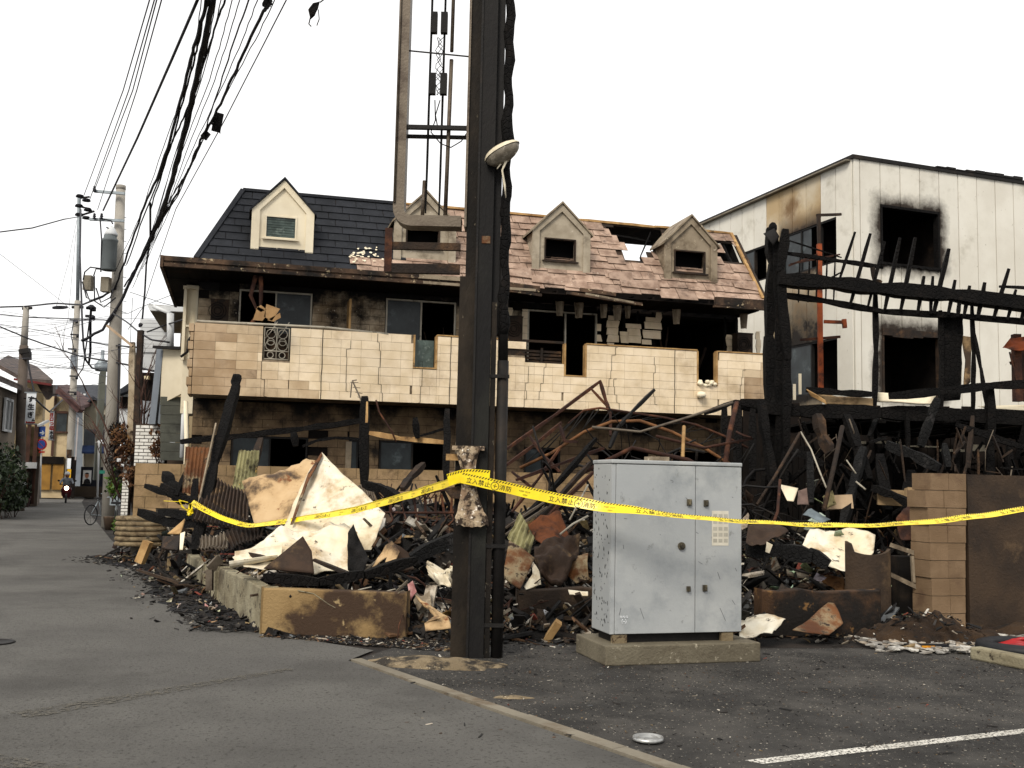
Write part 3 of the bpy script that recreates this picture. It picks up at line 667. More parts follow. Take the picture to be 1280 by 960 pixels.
def whole(a, c, z0, z1, sagging=False):                # charred window surround
    b = MB(); f = .06
    for s in (a, c - f): wbox(b, s, s + f, -.06, .12, z0, z1)
    wbox(b, a, c, -.07, .12, z1 - f, z1 + .01); wbox(b, a - .02, c + .02, -.09, .12, z0 - .04, z0 + .03)
    if sagging:
        for i in range(6): s = a + (c - a) * i / 6; wbox(b, s, s + (c - a) / 6 + .01, -.08, .1, z1 - .16 - .04 * math.sin(i), z1 + .02)
    else:
        for i in range(7): s = a + .1 + i * .25; b.beam(Wp(s, -.08, z0 + .02), Wp(s + .2, -.1, z0 - .05 + rnd.uniform(-.05, .06)), .02, .03)
    b.build('charred_window_surround', m_charb if sagging else m_char, wb)
whole(GR(1), GR(4), 7.42, 8.95); whole(GR(1), GR(4), 4.05, 5.72, True); whole(GR(1), GR(4), .9, 2.6)
def wlwin(v0, v1, z0, z1, panes):
    b = MB(); f = .05
    for v in [v0, v1 - f] + [v0 + (v1 - v0) * i / panes - f / 2 for i in range(1, panes)]: wbox(b, -.03, .06, v, v + f, z0, z1)
    wbox(b, -.03, .06, v0, v1, z0, z0 + f); wbox(b, -.03, .06, v0, v1, z1 - f, z1)
    o = b.build('side_window', m_steel, wb); g = MB()
    wbox(g, .0, .012, v0 + (v1 - v0) * .5, v1 - f, z0 + f, z1 - f); g.build('pane', m_glass, o)
wlwin(.5, 3.0, 7.5, 8.7, 3); wlwin(.5, 3.0, 4.1, 5.53, 2); wlwin(3.8, 5.1, 7.62, 8.64, 2)
m_scar = MT('soot scar', '120f0d', '2a211a', 3, rough=.95, alpha=(2.2, .56))
# ================================================================ more helpers: bent plates, corrugated sheets, lettering
def crumple(b, pts, amp=.03, k=3, th=.008, fr=3., seed=0):
    """a bent solid sheet filling a 3-D outline"""
    pts = [V(p) for p in pts]; c = sum(pts, V()) / len(pts); nn = V()
    for i in range(len(pts)): nn += (pts[i] - c).cross(pts[(i + 1) % len(pts)] - c)
    nn.normalize(); idx = {}; vs = []; fs = []
    rim = {}
    def vid(p):
        key = tuple(round(x, 4) for x in p)
        if key not in idx:
            q = p + nn * (noise.noise(p * fr + V((seed, 0, 0))) * amp * 2 + noise.noise(p * fr * 3.1 + V((0, seed, 0))) * amp * .7)
            idx[key] = len(vs); vs.append(q)
        return idx[key]
    for i in range(len(pts)):
        A, B_, C_ = c, pts[i], pts[(i + 1) % len(pts)]; n = 2 ** k
        g = lambda a, bb: A + (B_ - A) * (a / n) + (C_ - A) * (bb / n)
        for a in range(n):
            for d in range(n - a):
                fs.append((vid(g(a, d)), vid(g(a + 1, d)), vid(g(a, d + 1))))
                if a + d < n - 1: fs.append((vid(g(a + 1, d)), vid(g(a + 1, d + 1)), vid(g(a, d + 1))))
        rim[i] = [vid(B_ + (C_ - B_) * (t / n)) for t in range(n)]
    fs = [f for f in fs if len(set(f)) == 3]; N = len(vs); R_ = [x for i in range(len(pts)) for x in rim[i]]
    b.add(vs + [v - nn * th for v in vs], fs + [(N + f[2], N + f[1], N + f[0]) for f in fs] + [(R_[i], N + R_[i], N + R_[(i + 1) % len(R_)], R_[(i + 1) % len(R_)]) for i in range(len(R_))], True)
    return b
def plate(name, pts, mat, label, cat, amp=.03, k=3, th=.008, fr=3., group=None, parent=None, seed=0):
    b = MB(); crumple(b, [D(*p) for p in pts], amp, k, th, fr, seed); return b.build(name, mat, parent, label, cat, group)
def corr(name, quad, waves, mat, label=None, cat=None, amp=.02, group=None, parent=None, curl=0., nv=4):
    A, B_, C_, E_ = [V(p) for p in quad]; nn = (B_ - A).cross(E_ - A).normalized(); b = MB()
    def f(u, v): return A * (1 - u) * (1 - v) + B_ * u * (1 - v) + C_ * u * v + E_ * (1 - u) * v + nn * (math.sin(u * waves * 2 * math.pi) * amp + curl * math.sin(v * 3.1) + noise.noise(V((u * 3, v * 3, A.x))) * .04)
    b.sheet(f, waves * 6, nv, .004); return b.build(name, mat, parent, label, cat, group)
def textmesh(body, size, space=1.0, bold=0.):
    cu = bpy.data.curves.new('t', 'FONT'); cu.body = body; cu.size = size; cu.align_x = 'LEFT'; cu.space_character = space; cu.offset = bold; cu.resolution_u = 2
    o = bpy.data.objects.new('t', cu); COL.objects.link(o); dg = bpy.context.evaluated_depsgraph_get(); me = bpy.data.meshes.new_from_object(o.evaluated_get(dg))
    vs = [v.co.copy() for v in me.vertices]; fs = [tuple(p.vertices) for p in me.polygons]
    bpy.data.objects.remove(o); bpy.data.curves.remove(cu); bpy.data.meshes.remove(me); return vs, fs
def letter(name, body, org, ax, up, size, mat, parent, space=1., bold=0., center=False):
    """flat lettering on a real surface: org lower left, ax/up unit vectors"""
    vs, fs = textmesh(body, size, space, bold); b = MB()
    if not vs: return
    dx = (max(v.x for v in vs) + min(v.x for v in vs)) / 2 if center else 0
    b.add([V(org) + ax * (v.x - dx) + up * v.y for v in vs], fs); return b.build(name, mat, parent)
def stick(name, pts, wd, mat, label, cat='beam', h=None, rag=.25, group=None, parent=None):
    """pts: [(px,py,Y),...]; width in metres"""
    b = MB(); P = [D(*p) for p in pts]
    for p, q in zip(P, P[1:]): b.beam(p, q, wd, h, rag=rag)
    return b.build(name, mat, parent, label, cat, group)
def rod(name, pts, r, mat, label, cat='rod', group=None, parent=None, n=6):
    b = MB(); b.tube([D(*p) for p in pts], r, n); return b.build(name, mat, parent, label, cat, group)

# ================================================================ BURNT SIGN POLE with street lamp
PO = G(600, 822); px_ = V((1, 0, 0)); py_ = V((0, 1, 0))
def Q(x, y, z): return PO + V((x, y, z))
pole = thing('sign_pole', 'tall scorched steel sign pole with an empty open sign frame, standing at the lot corner', 'sign pole', PO)
def qbox(b, x0, x1, y0, y1, z0, z1): return b.obb(Q(x0, y0, z0), px_ * (x1 - x0), py_ * (y1 - y0), Z3 * (z1 - z0))
m_polea = MT('scorched pole steel', '2c251d', '1d1814', 2, '120f0c', .50, .12, 1.6, '6d6453', .70, 16, rough=.7, spec=.15, bump=.4, bs=30, stretch=(1, 1, .5))
m_poleb = MT('blackened steel', '131212', '1a1817', 1.5, '23231f', .6, .12, 1.2, rough=.65, bump=.4, bs=30, spec=.15, stretch=(1, 1, .4))
b = MB(); qbox(b, -.275, -.13, .0, .16, 0, 3.55); qbox(b, -.225, -.13, .01, .15, 3.55, 8.2); b.build('box_column', m_polea, pole)
b = MB(); qbox(b, -.126, .03, -.05, -.035, 0, 8.2); qbox(b, -.126, .03, .17, .185, 0, 8.2); qbox(b, -.058, -.04, -.035, .17, 0, 8.2); qbox(b, .03, .10, .0, .17, 3.0, 8.2)
b.build('main_column', m_poleb, pole)
b = MB(); qbox(b, -.128, -.108, -.062, -.05, 0.0, 8.2); b.build('edge_strip', m_steel, pole)
b = MB(); qbox(b, .035, .085, -.03, -.015, 0, 3.3); b.build('flat_bar', m_polea, pole)
b = MB(); b.tube([Q(.152, .03, 0), Q(.152, .03, 2.75)], .056, 12); b.tube([Q(.15, .03, 2.75), Q(.14, .03, 3.5), Q(.15, .03, 4.4)], [.05, .046, .04], 12); b.build('cable_pipe', m_steel, pole)
b = MB(); pts = []; rr = []
for i in range(60):
    z = 3.0 + i * .09; pts.append(Q(.145 + .012 * math.sin(i * 1.3), .02, z)); rr.append(.042 + .016 * abs(noise.noise(V((i * .35, 0, 0)))) * 2 + (.018 if 38 < i < 46 or 20 < i < 24 else 0))
b.tube(pts, rr, 10); b.build('melted_sheath', m_char, pole)
for z in (2.58, 1.0, .28):
    b = MB(); qbox(b, .03, .215, -.04, -.02, z, z + .035)
    if z > 2:
        for i in range(7): qbox(b, .035 + i * .025, .045 + i * .025, -.045, -.04, z + .005, z + .03)
    b.build('strap', m_steel, pole)
b = MB(); qbox(b, -.075, .005, -.058, -.05, 3.86, 3.93); b.build('rust_plate', m_rusto, pole)
# sign frame: a deep box section bent round the lower corner
fr = MB(); xl, xr, zb, fd = -.935, -.18, 4.03, .20; tk = .105
def frame_path():
    pts = [(xl, 8.2), (xl, zb + .17)]
    for i in range(1, 6): a = math.pi + i / 6 * math.pi / 2; pts.append((xl + .17 + .17 * math.cos(a), zb + .17 + .17 * math.sin(a)))
    return pts + [(xl + .17, zb), (xr - .1, zb)]
pth = frame_path()
vs = []; fs = []
for i, (x, z) in enumerate(pth):
    a = pth[max(i - 1, 0)]; c = pth[min(i + 1, len(pth) - 1)]; d = V((c[0] - a[0], 0, c[1] - a[1])).normalized(); nin = V((-d.z, 0, d.x))
    for u, y in ((0, 0), (tk, 0), (tk, fd), (0, fd)): vs.append(Q(x, y, z) + nin * u)
for i in range(len(pth) - 1):
    for j in range(4): fs.append((i * 4 + j, i * 4 + 4 + j, i * 4 + 4 + (j + 1) % 4, i * 4 + (j + 1) % 4))
fr.add(vs, fs); fr.tube([Q(xl + .012, -.012, 8.2), Q(xl + .012, -.012, 4.25)], .012, 6)
qbox(fr, -.25, -.228, -.01, .2, 4.03, 8.2)
sf = fr.build('sign_frame', m_frame, pole)
b = MB(); qbox(b, xl + tk, -.2, .02, .06, 4.99, 5.03); qbox(b, xl + tk, -.2, .1, .14, 4.93, 4.96); b.beam(Q(xl + tk, .05, 5.78), Q(-.2, .05, 5.73), .012); b.each('cross_bar', m_steel, sf)
for x, w_, z0 in ((-.63, .022, 4.18), (-.5, .022, 4.12)):
    b = MB(); b.beam(Q(x, .1, z0), Q(x + .01, .1, 8.2), w_, .03, rag=.15); b.build('tube_channel', m_char, sf)
b = MB(); b.tube([Q(-.44, .1, 4.12), Q(-.42, .1, 5.72)], .02, 8); b.build('lamp_tube', m_frame, sf); b = MB(); b.tube([Q(-.42, .1, 5.8), Q(-.41, .1, 8.2)], .018, 8); b.build('lamp_tube', m_frame, sf)
b = MB(); b.tube([Q(-.66, .1, 4.12), Q(-.65, .1, 4.5)], .018, 8); b.build('lamp_tube', m_frame, sf)
for x, z in ((-.6, 5.98), (-.5, 5.98), (-.6, 5.36), (-.49, 5.36), (-.6, 6.5), (-.5, 6.5)):
    b = MB(); qbox(b, x - .033, x + .033, .06, .12, z, z + .21); b.build('ballast', m_poleb, sf)
b = MB()
for k in range(3): b.tube([Q(-.55 + .03 * math.sin(i * 1.7 + k * 2) + .01 * k, .08, 5.35 + i * .045) for i in range(14)], .004, 4)
b.tube([Q(-.57, .08, 5.3), Q(-.56, .08, 5.1), Q(-.6, .08, 4.98), Q(-.5, .06, 4.86), Q(-.4, .05, 4.82), Q(-.3, .04, 4.88), Q(-.25, .04, 4.96)], .006, 5)
b.tube([Q(-.52, .08, 5.3), Q(-.56, .08, 5.15), Q(-.53, .08, 5.0)], .006, 5); b.build('burnt_wire', m_char, sf)
b = MB(); qbox(b, -.97, -.28, .0, .05, 3.80, 3.87); qbox(b, -.99, -.28, -.01, .05, 3.57, 3.66); b.each('bracket_bar', m_charb, sf)
b = MB(); qbox(b, -1.0, -.93, -.012, -.002, 3.58, 4.0); b.build('bracket_plate', m_rust, sf)
# street lamp hanging on the pole
lamp = thing('street_lamp', 'cream street lamp head with a melted cover fixed high on the sign pole', 'street lamp', Q(.1, -.1, 4.6))
def ell(b, c, ax, ay, az_, lo, hi, n=18, m=8):
    vs = []; fs = []
    for i in range(m + 1):
        t = lo + (hi - lo) * i / m; r = math.cos(t); z = math.sin(t)
        for j in range(n): a = 2 * math.pi * j / n; vs.append(c + ax * (math.cos(a) * r * (1 + .12 * math.cos(a))) + ay * (math.sin(a) * r) + az_ * z)
    for i in range(m):
        for j in range(n): fs.append((i * n + j, i * n + (j + 1) % n, i * n + n + (j + 1) % n, i * n + n + j))
    return b.add(vs, fs, True)
lc = Q(.085, -.16, 4.70); la = V((.82, -.35, .45)).normalized(); lb = la.cross(Z3).normalized(); ln = lb.cross(la) * -1
if ln.z < 0: ln = -ln
m_lampc = MT('lamp cover', 'd9cfb8', 'c5b99f', 6, '8d826c', .62, .1, 10, rough=.5, bump=.15); m_lampb = MT('melted lamp bowl', '7a7265', '5d564b', 8, '9a9284', .6, .1, 14, rough=.45, bump=.3)
b = MB(); ell(b, lc, la * .19, lb * .115, ln * .075, 0, math.pi / 2 * .98); b.build('lamp_cover', m_lampc, lamp)
b = MB(); ell(b, lc - ln * .004, la * .18, lb * .108, ln * -.095, 0, math.pi / 2 * .98); b.build('lamp_bowl', m_lampb, lamp)
b = MB(); b.tube([lc + ln * -.09 + la * .02, lc + V((.02, 0, -.16)), lc + V((.045, 0, -.3)), lc + V((.06, .02, -.42))], [.016, .009, .012, .004], 6); b.tube([lc + ln * -.085 - la * .03, lc + V((-.03, 0, -.15))], [.012, .004], 6); b.tube([lc + la * .16 - ln * .02, lc + la * .17 + V((0, 0, -.1))], [.012, .003], 6); b.build('drip', m_lampc, lamp)
b = MB(); b.tube([lc - la * .15, lc - la * .1 + V((0, .12, -.03)), Q(.02, -.03, 4.6)], .025, 8); b.build('lamp_arm', m_steel, lamp)
# melted cream bracket tied to the pole
mel = MB()
def melt(u, v):
    z = 2.0 - v * .72 - .5 * 0; w_ = .118 - .06 * math.sin(min(1, v * 1.25) * math.pi) + (.03 if v > .85 else 0); cx = -.155 + .06 * v * v
    return Q(cx + (u - .5) * 2 * w_, -.10 - .05 * math.sin(u * math.pi) - .02 * noise.noise(V((u * 4, v * 6, 2))), z - .08 + .03 * noise.noise(V((u * 5, v * 5, 0))))
mel.sheet(melt, 12, 16, .014); qbox(mel, -.30, .0, -.13, -.06, 1.895, 1.935)
m_melt = MT('melted plastic', 'a8967c', '7d6752', 9, '2e231a', .54, .06, 12, 'e3d8c8', .62, 22, bump=.6, bs=50)
mel.build('melted_bracket', m_melt, None, 'melted cream plastic bracket stuck to the pole where the yellow tape is tied', 'bracket')
b = MB(); qbox(b, -.36, -.22, -.05, -.01, 1.8, 1.86); b.build('wood_bar', m_wood, pole)
b = MB(); crumple(b, [Q(-.36, -.06, 1.52), Q(-.24, -.07, 1.56), Q(-.05, -.09, 1.5), Q(-.1, -.1, 1.43), Q(-.3, -.08, 1.45)], .02, 2, .01); b.build('torn_bracket', m_charb, pole)

# ================================================================ GREY CABINET on its plinth
ca, cb = G(757, 833), G(951, 827); cu = (cb - ca); CW = cu.length; cu.normalize(); cv = V((-cu.y, cu.x, 0))
def K(s, v, z): return ca + cu * s + cv * v + Z3 * z
def kbox(b, s0, s1, v0, v1, z0, z1): return b.obb(K(s0, v0, z0), cu * (s1 - s0), cv * (v1 - v0), Z3 * (z1 - z0))
b = MB(); kbox(b, 0, CW, 0, .78, 0, .175); pl = b.build('plinth', m_concb, None, 'low stained concrete plinth under the grey utility cabinet', 'plinth')
pl.data.materials[0] = MT('plinth concrete', '6a6353', '575042', 1.8, '4d4436', .58, .1, 2.5, '958d7b', .66, 14, bump=.7, bs=40)
bv = pl.modifiers.new('b', 'BEVEL'); bv.width = .012; bv.segments = 2
cab = thing('utility_cabinet', 'pale grey steel utility cabinet with two doors, scratched and speckled, on a concrete plinth', 'cabinet', K(.7, .4, .175))
x0c, x1c, v0c, v1c, z0c, z1c = .09, CW - .13, .14, .60, .255, 1.83
b = MB(); kbox(b, x0c + .06, x1c - .08, v0c + .05, v1c - .03, .175, z0c - .002); b.build('foot_frame', m_steel, cab)
b = MB(); kbox(b, x0c + .03, x0c + .17, v0c + .0, v0c + .045, .175, z0c - .002); kbox(b, x1c - .2, x1c - .08, v0c, v0c + .045, .175, z0c - .002); b.each('foot_plate', m_concb, cab)
b = MB(); kbox(b, x0c, x1c, v0c + .012, v1c, z0c, z1c - .03); bd = b.build('cabinet_body', [m_cabs], cab)
b = MB(); kbox(b, x0c - .006, x1c + .006, v0c - .02, v1c + .01, z1c - .028, z1c + .008); t_ = b.build('cabinet_lid', m_cab, cab)
seam = x0c + (x1c - x0c) * .638
for o_ in (bd, t_):
    bv = o_.modifiers.new('b', 'BEVEL'); bv.width = .008; bv.segments = 2
for a, e_ in ((x0c + .045, seam - .003), (seam + .003, x1c)):
    b = MB(); kbox(b, a, e_, v0c - .012, v0c + .010, z0c + .004, z1c - .034); o_ = b.build('cabinet_door', m_cab, cab); bv = o_.modifiers.new('b', 'BEVEL'); bv.width = .004; bv.segments = 2
b = MB(); kbox(b, x0c, x0c + .04, v0c - .006, v0c + .011, z0c + .004, z1c - .034); b.build('door_post', m_cab, cab)
def KP(px, py, v=v0c - .012): p = PL(px, py, K(0, v, 0), cv); return (p - ca).dot(cu), p.z
m_hand = MT('oxidised handle', '4a4436', '2f2b22', 8, '6f664f', .6, .1, 12, rough=.5, bump=.3)
for px, py, w_, h_ in ((861, 628, .045, .06), (882, 629, .045, .06), (860, 736, .035, .05), (880.5, 735, .042, .06)):
    s, z = KP(px, py); b = MB(); kbox(b, s - w_ / 2, s + w_ / 2, v0c - .035, v0c - .0125, z - h_ / 2, z + h_ / 2); kbox(b, s - .008, s + .008, v0c - .05, v0c - .0355, z - .022, z + .022)
    o_ = b.build('door_handle', m_hand, cab); bv = o_.modifiers.new('b', 'BEVEL'); bv.width = .003
s, z = KP(851.5, 682.5); b = MB(); b.tube([K(s, v0c - .0125, z), K(s, v0c - .03, z)], .036, 18); b.tube([K(s, v0c - .0305, z), K(s, v0c - .045, z)], .017, 12); b.build('round_lock', m_hand, cab)
m_stk = MT('notice sticker', 'c9c3b4', 'bcb6a6', 8, rough=.7, bump=.05); m_ink = MT('grey ink', 'a9a598', '9a968a', 9, rough=.8, bump=0); m_wht = MT('white decal', 'd9dcde', 'c9cccf', 9, rough=.6, bump=0)
s0, z1 = KP(890, 638.5); s1, z0 = KP(910.5, 682); b = MB(); kbox(b, s0, s1, v0c - .0145, v0c - .0125, z0, z1); stk = b.build('notice_sticker', m_stk, cab)
b = MB(); w_ = (s1 - s0)
for i in range(3):
    for j in range(5):
        z_ = z1 - .03 - j * .055 - (.01 if j > 1 else 0); kbox(b, s0 + .012 + i * w_ * .32, s0 + .012 + i * w_ * .32 + w_ * .24, v0c - .0155, v0c - .0148, z_ - .035, z_)
b.build('printed_line', m_ink, stk, kind='stuff')
b = MB(); s, z = KP(780, 773)
for i in (-1, 0, 1): c = K(s + i * .028, v0c - .0135, z + .012); b.tube([c + cu * math.cos(t / 8 * 6.283) * .009 + Z3 * math.sin(t / 8 * 6.283) * .009 for t in range(9)], .003, 4, False)
for sg in (-1, 1): b.tube([K(s + sg * (.010 + .012 * math.sin(t / 6 * math.pi)), v0c - .0135, z - .005 - t * .0075) for t in range(7)], .003, 4)
kbox(b, s - .012, s + .012, v0c - .015, v0c - .0128, z - .03, z - .024); b.build('white_emblem', m_wht, cab)
b = MB(); rq = random.Random(5)
for px, py, dx, dy in ((780, 648, 4, .5), (776, 760, -2, 9), (900, 760, 7, 16), (838, 600, 3, 1), (842, 602, -2, 1), (915, 621, 1.5, 1.5), (779, 681, .5, 5), (919, 710, 2, 4), (915, 750, 4, 6), (873, 702, 5, 3), (825, 668, 1, .6), (800, 716, .7, .5), (800, 760, 5, 14), (897, 715, 3, 9), (870, 665, 3, 2), (857, 622, 3, 2.5)):
    s, z = KP(px, py); s2, z2 = KP(px + dx, py + dy); b.beam(K(s, v0c - .0128, z), K(s2, v0c - .0128, z2), .003, .002, up=cv)
b.build('scratch', MT('scratch', '3a3a3c', '55565a', 9, bump=0), cab, kind='stuff')
b = MB()
for i in range(130):                                   # chipped spots on the side facing the pole
    v = rq.uniform(v0c + .03, v1c - .02); z = rq.uniform(z0c + .03, z1c - .08); h_ = rq.uniform(.008, .04) * (1.5 if rq.random() < .2 else 1); w_ = rq.uniform(.006, .016)
    if rq.random() < .5 and z > 1.2: continue
    b.slab([K(x0c - .0012, v, z), K(x0c - .0012, v + w_, z + h_ * .3), K(x0c - .0012, v + w_ * .6, z + h_), K(x0c - .0012, v - w_ * .3, z + h_ * .6)], cu * .0006)
b.build('paint_chip', m_black, cab, kind='stuff')
b = MB(); kbox(b, .55, .72, .25, .45, z1c + .010, z1c + .05); b.build('brick_piece', m_trims, None, 'small cream brick piece lying on top of the grey cabinet', 'brick')

# ================================================================ YELLOW TAPES
m_tape = MT('yellow tape', 'ecd40e', 'dcc00a', 6, rough=.3, bump=.15, bs=14, spec=.5); m_tapei = MT('tape ink', '15140c', '1f1d10', 9, rough=.5, bump=0)
def tape(name, P, label, width=.1, period=.78, start=.05, stripes=True, words_=True):
    """P: (px,py,Y,tilt) knots; the ribbon hangs through them"""
    K_ = [(D(a, b_, c), t) for a, b_, c, t in P]; pts = []; tl = []
    for i in range(len(K_) - 1):                       # Catmull-Rom
        p0, p1, p2, p3 = (K_[max(i - 1, 0)][0], K_[i][0], K_[i + 1][0], K_[min(i + 2, len(K_) - 1)][0])
        for j in range(10):
            t = j / 10; pts.append(.5 * ((2 * p1) + (p2 - p0) * t + (2 * p0 - 5 * p1 + 4 * p2 - p3) * t * t + (3 * p1 - p0 - 3 * p2 + p3) * t ** 3)); tl.append(K_[i][1] * (1 - t) + K_[i + 1][1] * t)
    pts.append(K_[-1][0]); tl.append(K_[-1][1]); L = [0]
    for a, c in zip(pts, pts[1:]): L.append(L[-1] + (c - a).length)
    def fr_(u):
        i = 0
        while i < len(L) - 2 and L[i + 1] < u: i += 1
        t = (u - L[i]) / (L[i + 1] - L[i]); d = (pts[i + 1] - pts[i]).normalized(); side = V((d.y, -d.x, 0)).normalized()
        if side.y > 0: side = -side
        tv = tl[i] * (1 - t) + tl[i + 1] * t + 9 * noise.noise(V((u * 1.3, width * 90, 0))); up = side.cross(d);  up = up if up.z > 0 else -up
        upv = up * math.cos(R(tv)) - side * math.sin(R(tv)); nn = side * math.cos(R(tv)) + up * math.sin(R(tv))
        return pts[i] + (pts[i + 1] - pts[i]) * t, upv, nn
    b = MB(); n = len(pts); vs = []
    for i in range(n):
        p, up, nn = fr_(L[i] if i < n - 1 else L[-1] - 1e-4); p = p + nn * .004 * math.sin(L[i] * 9) + up * .006 * noise.noise(V((L[i] * 4, 0, 5)))
        for a, c in ((-1, 1), (1, 1), (1, -1), (-1, -1)): vs.append(p + up * (a * width / 2) + nn * (c * .0007))
    fs = [(i * 4 + j, i * 4 + (j + 1) % 4, i * 4 + 4 + (j + 1) % 4, i * 4 + 4 + j) for i in range(n - 1) for j in range(4)] + [(3, 2, 1, 0), (4 * n - 4, 4 * n - 3, 4 * n - 2, 4 * n - 1)]
    o = thing(name, label, 'tape', pts[0] * 1); b.add(vs, fs); b.build('ribbon', m_tape, o); k = MB()
    def put(u, v):
        u = max(0, min(L[-1] - 1e-3, u)); p, up, nn = fr_(u); return p + nn * .004 * math.sin(u * 9) + up * (v - .5) * width + nn * .0025
    if stripes:
        u = 0
        while u < L[-1] - .03: k.add([put(u, .80), put(u + .012, .80), put(u + .026, .97), put(u + .014, .97)], [(0, 1, 2, 3)]); u += .027
    if words_:
        u = start; w1 = textmesh('立入禁止⊕消防', width * .56, 1.1, .0004); w2 = textmesh('KEEP OUT', width * .22, 1.05); w3 = textmesh('KEEP', width * .2, 1.05)
        while u < L[-1]:
            for (vs_, fs_), du, dv in ((w1, 0, .2), (w2, .5, .42), (w3, .54, .12)):
                k.add([put(u + du + v.x, dv + v.y / width) for v in vs_], fs_)
            u += period
    if k.v: k.build('tape_print', m_tapei, o, kind='stuff')
    return o
tape('barrier_tape', [(598, 598, 9.7, -8), (575, 599, 9.62, 0), (540, 610, 10.2, 3), (500, 622, 10.9, 4), (440, 638, 11.7, 8), (385, 647, 12.4, 30), (330, 655, 13.0, 48), (300, 655, 13.3, 50), (262, 640, 13.5, 50), (240, 628, 13.6, 40)],
     'yellow barrier tape running from the sign pole over the white sheets to the charred post', .078)
tape('barrier_tape', [(577, 597, 9.55, 0), (600, 602, 9.5, 0), (640, 611, 9.45, 2), (700, 624, 9.35, 4), (760, 634, 9.25, 34), (820, 641, 9.2, 62), (880, 648, 9.3, 68), (940, 652, 9.5, 73), (1020, 656, 9.7, 71), (1100, 656, 9.9, 69), (1180, 650, 10.1, 67), (1250, 641, 10.3, 66), (1340, 626, 10.5, 66), (1560, 585, 11.2, 60)],
     'yellow barrier tape sagging from the sign pole across the grey cabinet to the block pillar', .10)
tape('tape_loop', [(560, 600, 9.62, 0), (585, 594, 9.55, 0), (612, 596, 9.5, 0)], 'short yellow tape turn wrapped round the sign pole at knee of the melted bracket', .11, words_=False)
kn = thing('tape_knot', 'loose knotted yellow tape ends hanging on the charred leaning post', 'tape', D(236, 640, 13.6))
b = MB()
for P in ([(235, 628), (224, 625), (228, 634), (240, 642), (238, 630)], [(238, 630), (236, 642), (234, 644)], [(205, 626), (222, 627), (230, 626)], [(226, 630), (232, 637), (238, 636)]):
    pp = [D(x, y, 13.55) for x, y in P]
    for p, q in zip(pp, pp[1:]): b.beam(p, q, .035, .006)
crumple(b, [D(233, 640, 13.55), D(241, 634, 13.5), D(239, 644, 13.55), D(235, 645, 13.5)], .02, 2, .003)
b.build('tape_end', m_tape, kn)

# ================================================================ LOW WALLS, PILLAR, KERB, SMALL THINGS ON THE LOT
def lowwall(name, p, q, h, th, mat, label, cat='low wall', top_rag=.0, seg=6, inward=1):
    p, q = V((*p, 0)), V((*q, 0)); d = (q - p); L = d.length; d.normalize(); nn = V((-d.y, d.x, 0)) * inward; b = MB(); n = seg; vs = []
    for i in range(n + 1):
        c = p + d * L * i / n; hh = h + (random.uniform(-top_rag, top_rag) if 0 < i < n else 0)
        vs += [c, c + Z3 * hh, c + nn * th + Z3 * hh, c + nn * th]
    fs = [(i * 4 + j, i * 4 + (j + 1) % 4, i * 4 + 4 + (j + 1) % 4, i * 4 + 4 + j) for i in range(n) for j in range(4)] + [(0, 1, 2, 3), (4 * n + 3, 4 * n + 2, 4 * n + 1, 4 * n)]
    b.add(vs, fs); o = b.build(name, mat, None, label, cat); bv = o.modifiers.new('b', 'BEVEL'); bv.width = .015; bv.segments = 2; bv.limit_method = 'ANGLE'; return o
m_curb = MT('weathered curb wall', '8f8871', '746b55', 2.2, '3a2f24', .6, .1, 1.5, '2a2119', .62, 9, bump=.9, bs=30)
m_curbf = MT('scorched curb wall', '8c744e', '745c3a', 1.5, '3a2a1d', .56, .05, .9, 'a08a63', .68, 5, bump=.6, bs=40)
lowwall('low_wall', (-2.53, 10.88), (-1.02, 10.71), .47, .15, m_curbf, 'scorched brown low concrete wall facing the lot in front of the white sheets')
b = MB(); b.tube([D(372, 738, 10.82), D(392, 742, 10.82), D(412, 756, 10.8), D(436, 768, 10.79), D(462, 764, 10.77), D(486, 750, 10.75), D(500, 740, 10.73)], .006, 4); b.build('tide_line', m_curb, bpy.data.objects['low_wall'])
lowwall('low_wall', (-2.533, 10.90), (-3.62, 13.2), .47, .15, m_curb, 'weathered pale low concrete wall along the road, nearest the corner', top_rag=.01, inward=-1)
lowwall('low_wall', (-3.72, 13.45), (-4.05, 14.1), .42, .16, m_curb, 'short broken stub of pale low wall along the road', top_rag=.03, inward=-1)
lowwall('low_wall', (-4.1, 14.25), (-4.9, 16.1), .42, .16, m_curb, 'pale low wall piece along the road farthest from the corner', top_rag=.02, inward=-1)
b = MB(); b.beam(D(262, 712, 13.2), D(262, 738, 13.2), .08, .08); b.beam(D(262, 712, 13.2), D(275, 698, 13.3), .04, .12); b.build('bent_angle_bar', m_frame, None, 'bent light metal angle bar standing in the gap of the low wall', 'metal bar')
lowwall('burnt_low_wall', (.1, 11.3), (2.2, 11.5), .46, .16, m_concd, 'soot blackened low wall between the sign pole and the grey cabinet', top_rag=.05)
m_bw = MT('scorched brown wall', '4a331f', '2e1f14', 1.6, '120d09', .48, .1, 1.6, '70522f', .64, 5, bump=.7, bs=30)
lowwall('burnt_low_wall', (2.75, 11.45), (4.15, 11.75), .5, .16, m_bw, 'scorched brown low wall just beyond the grey cabinet', top_rag=.03)
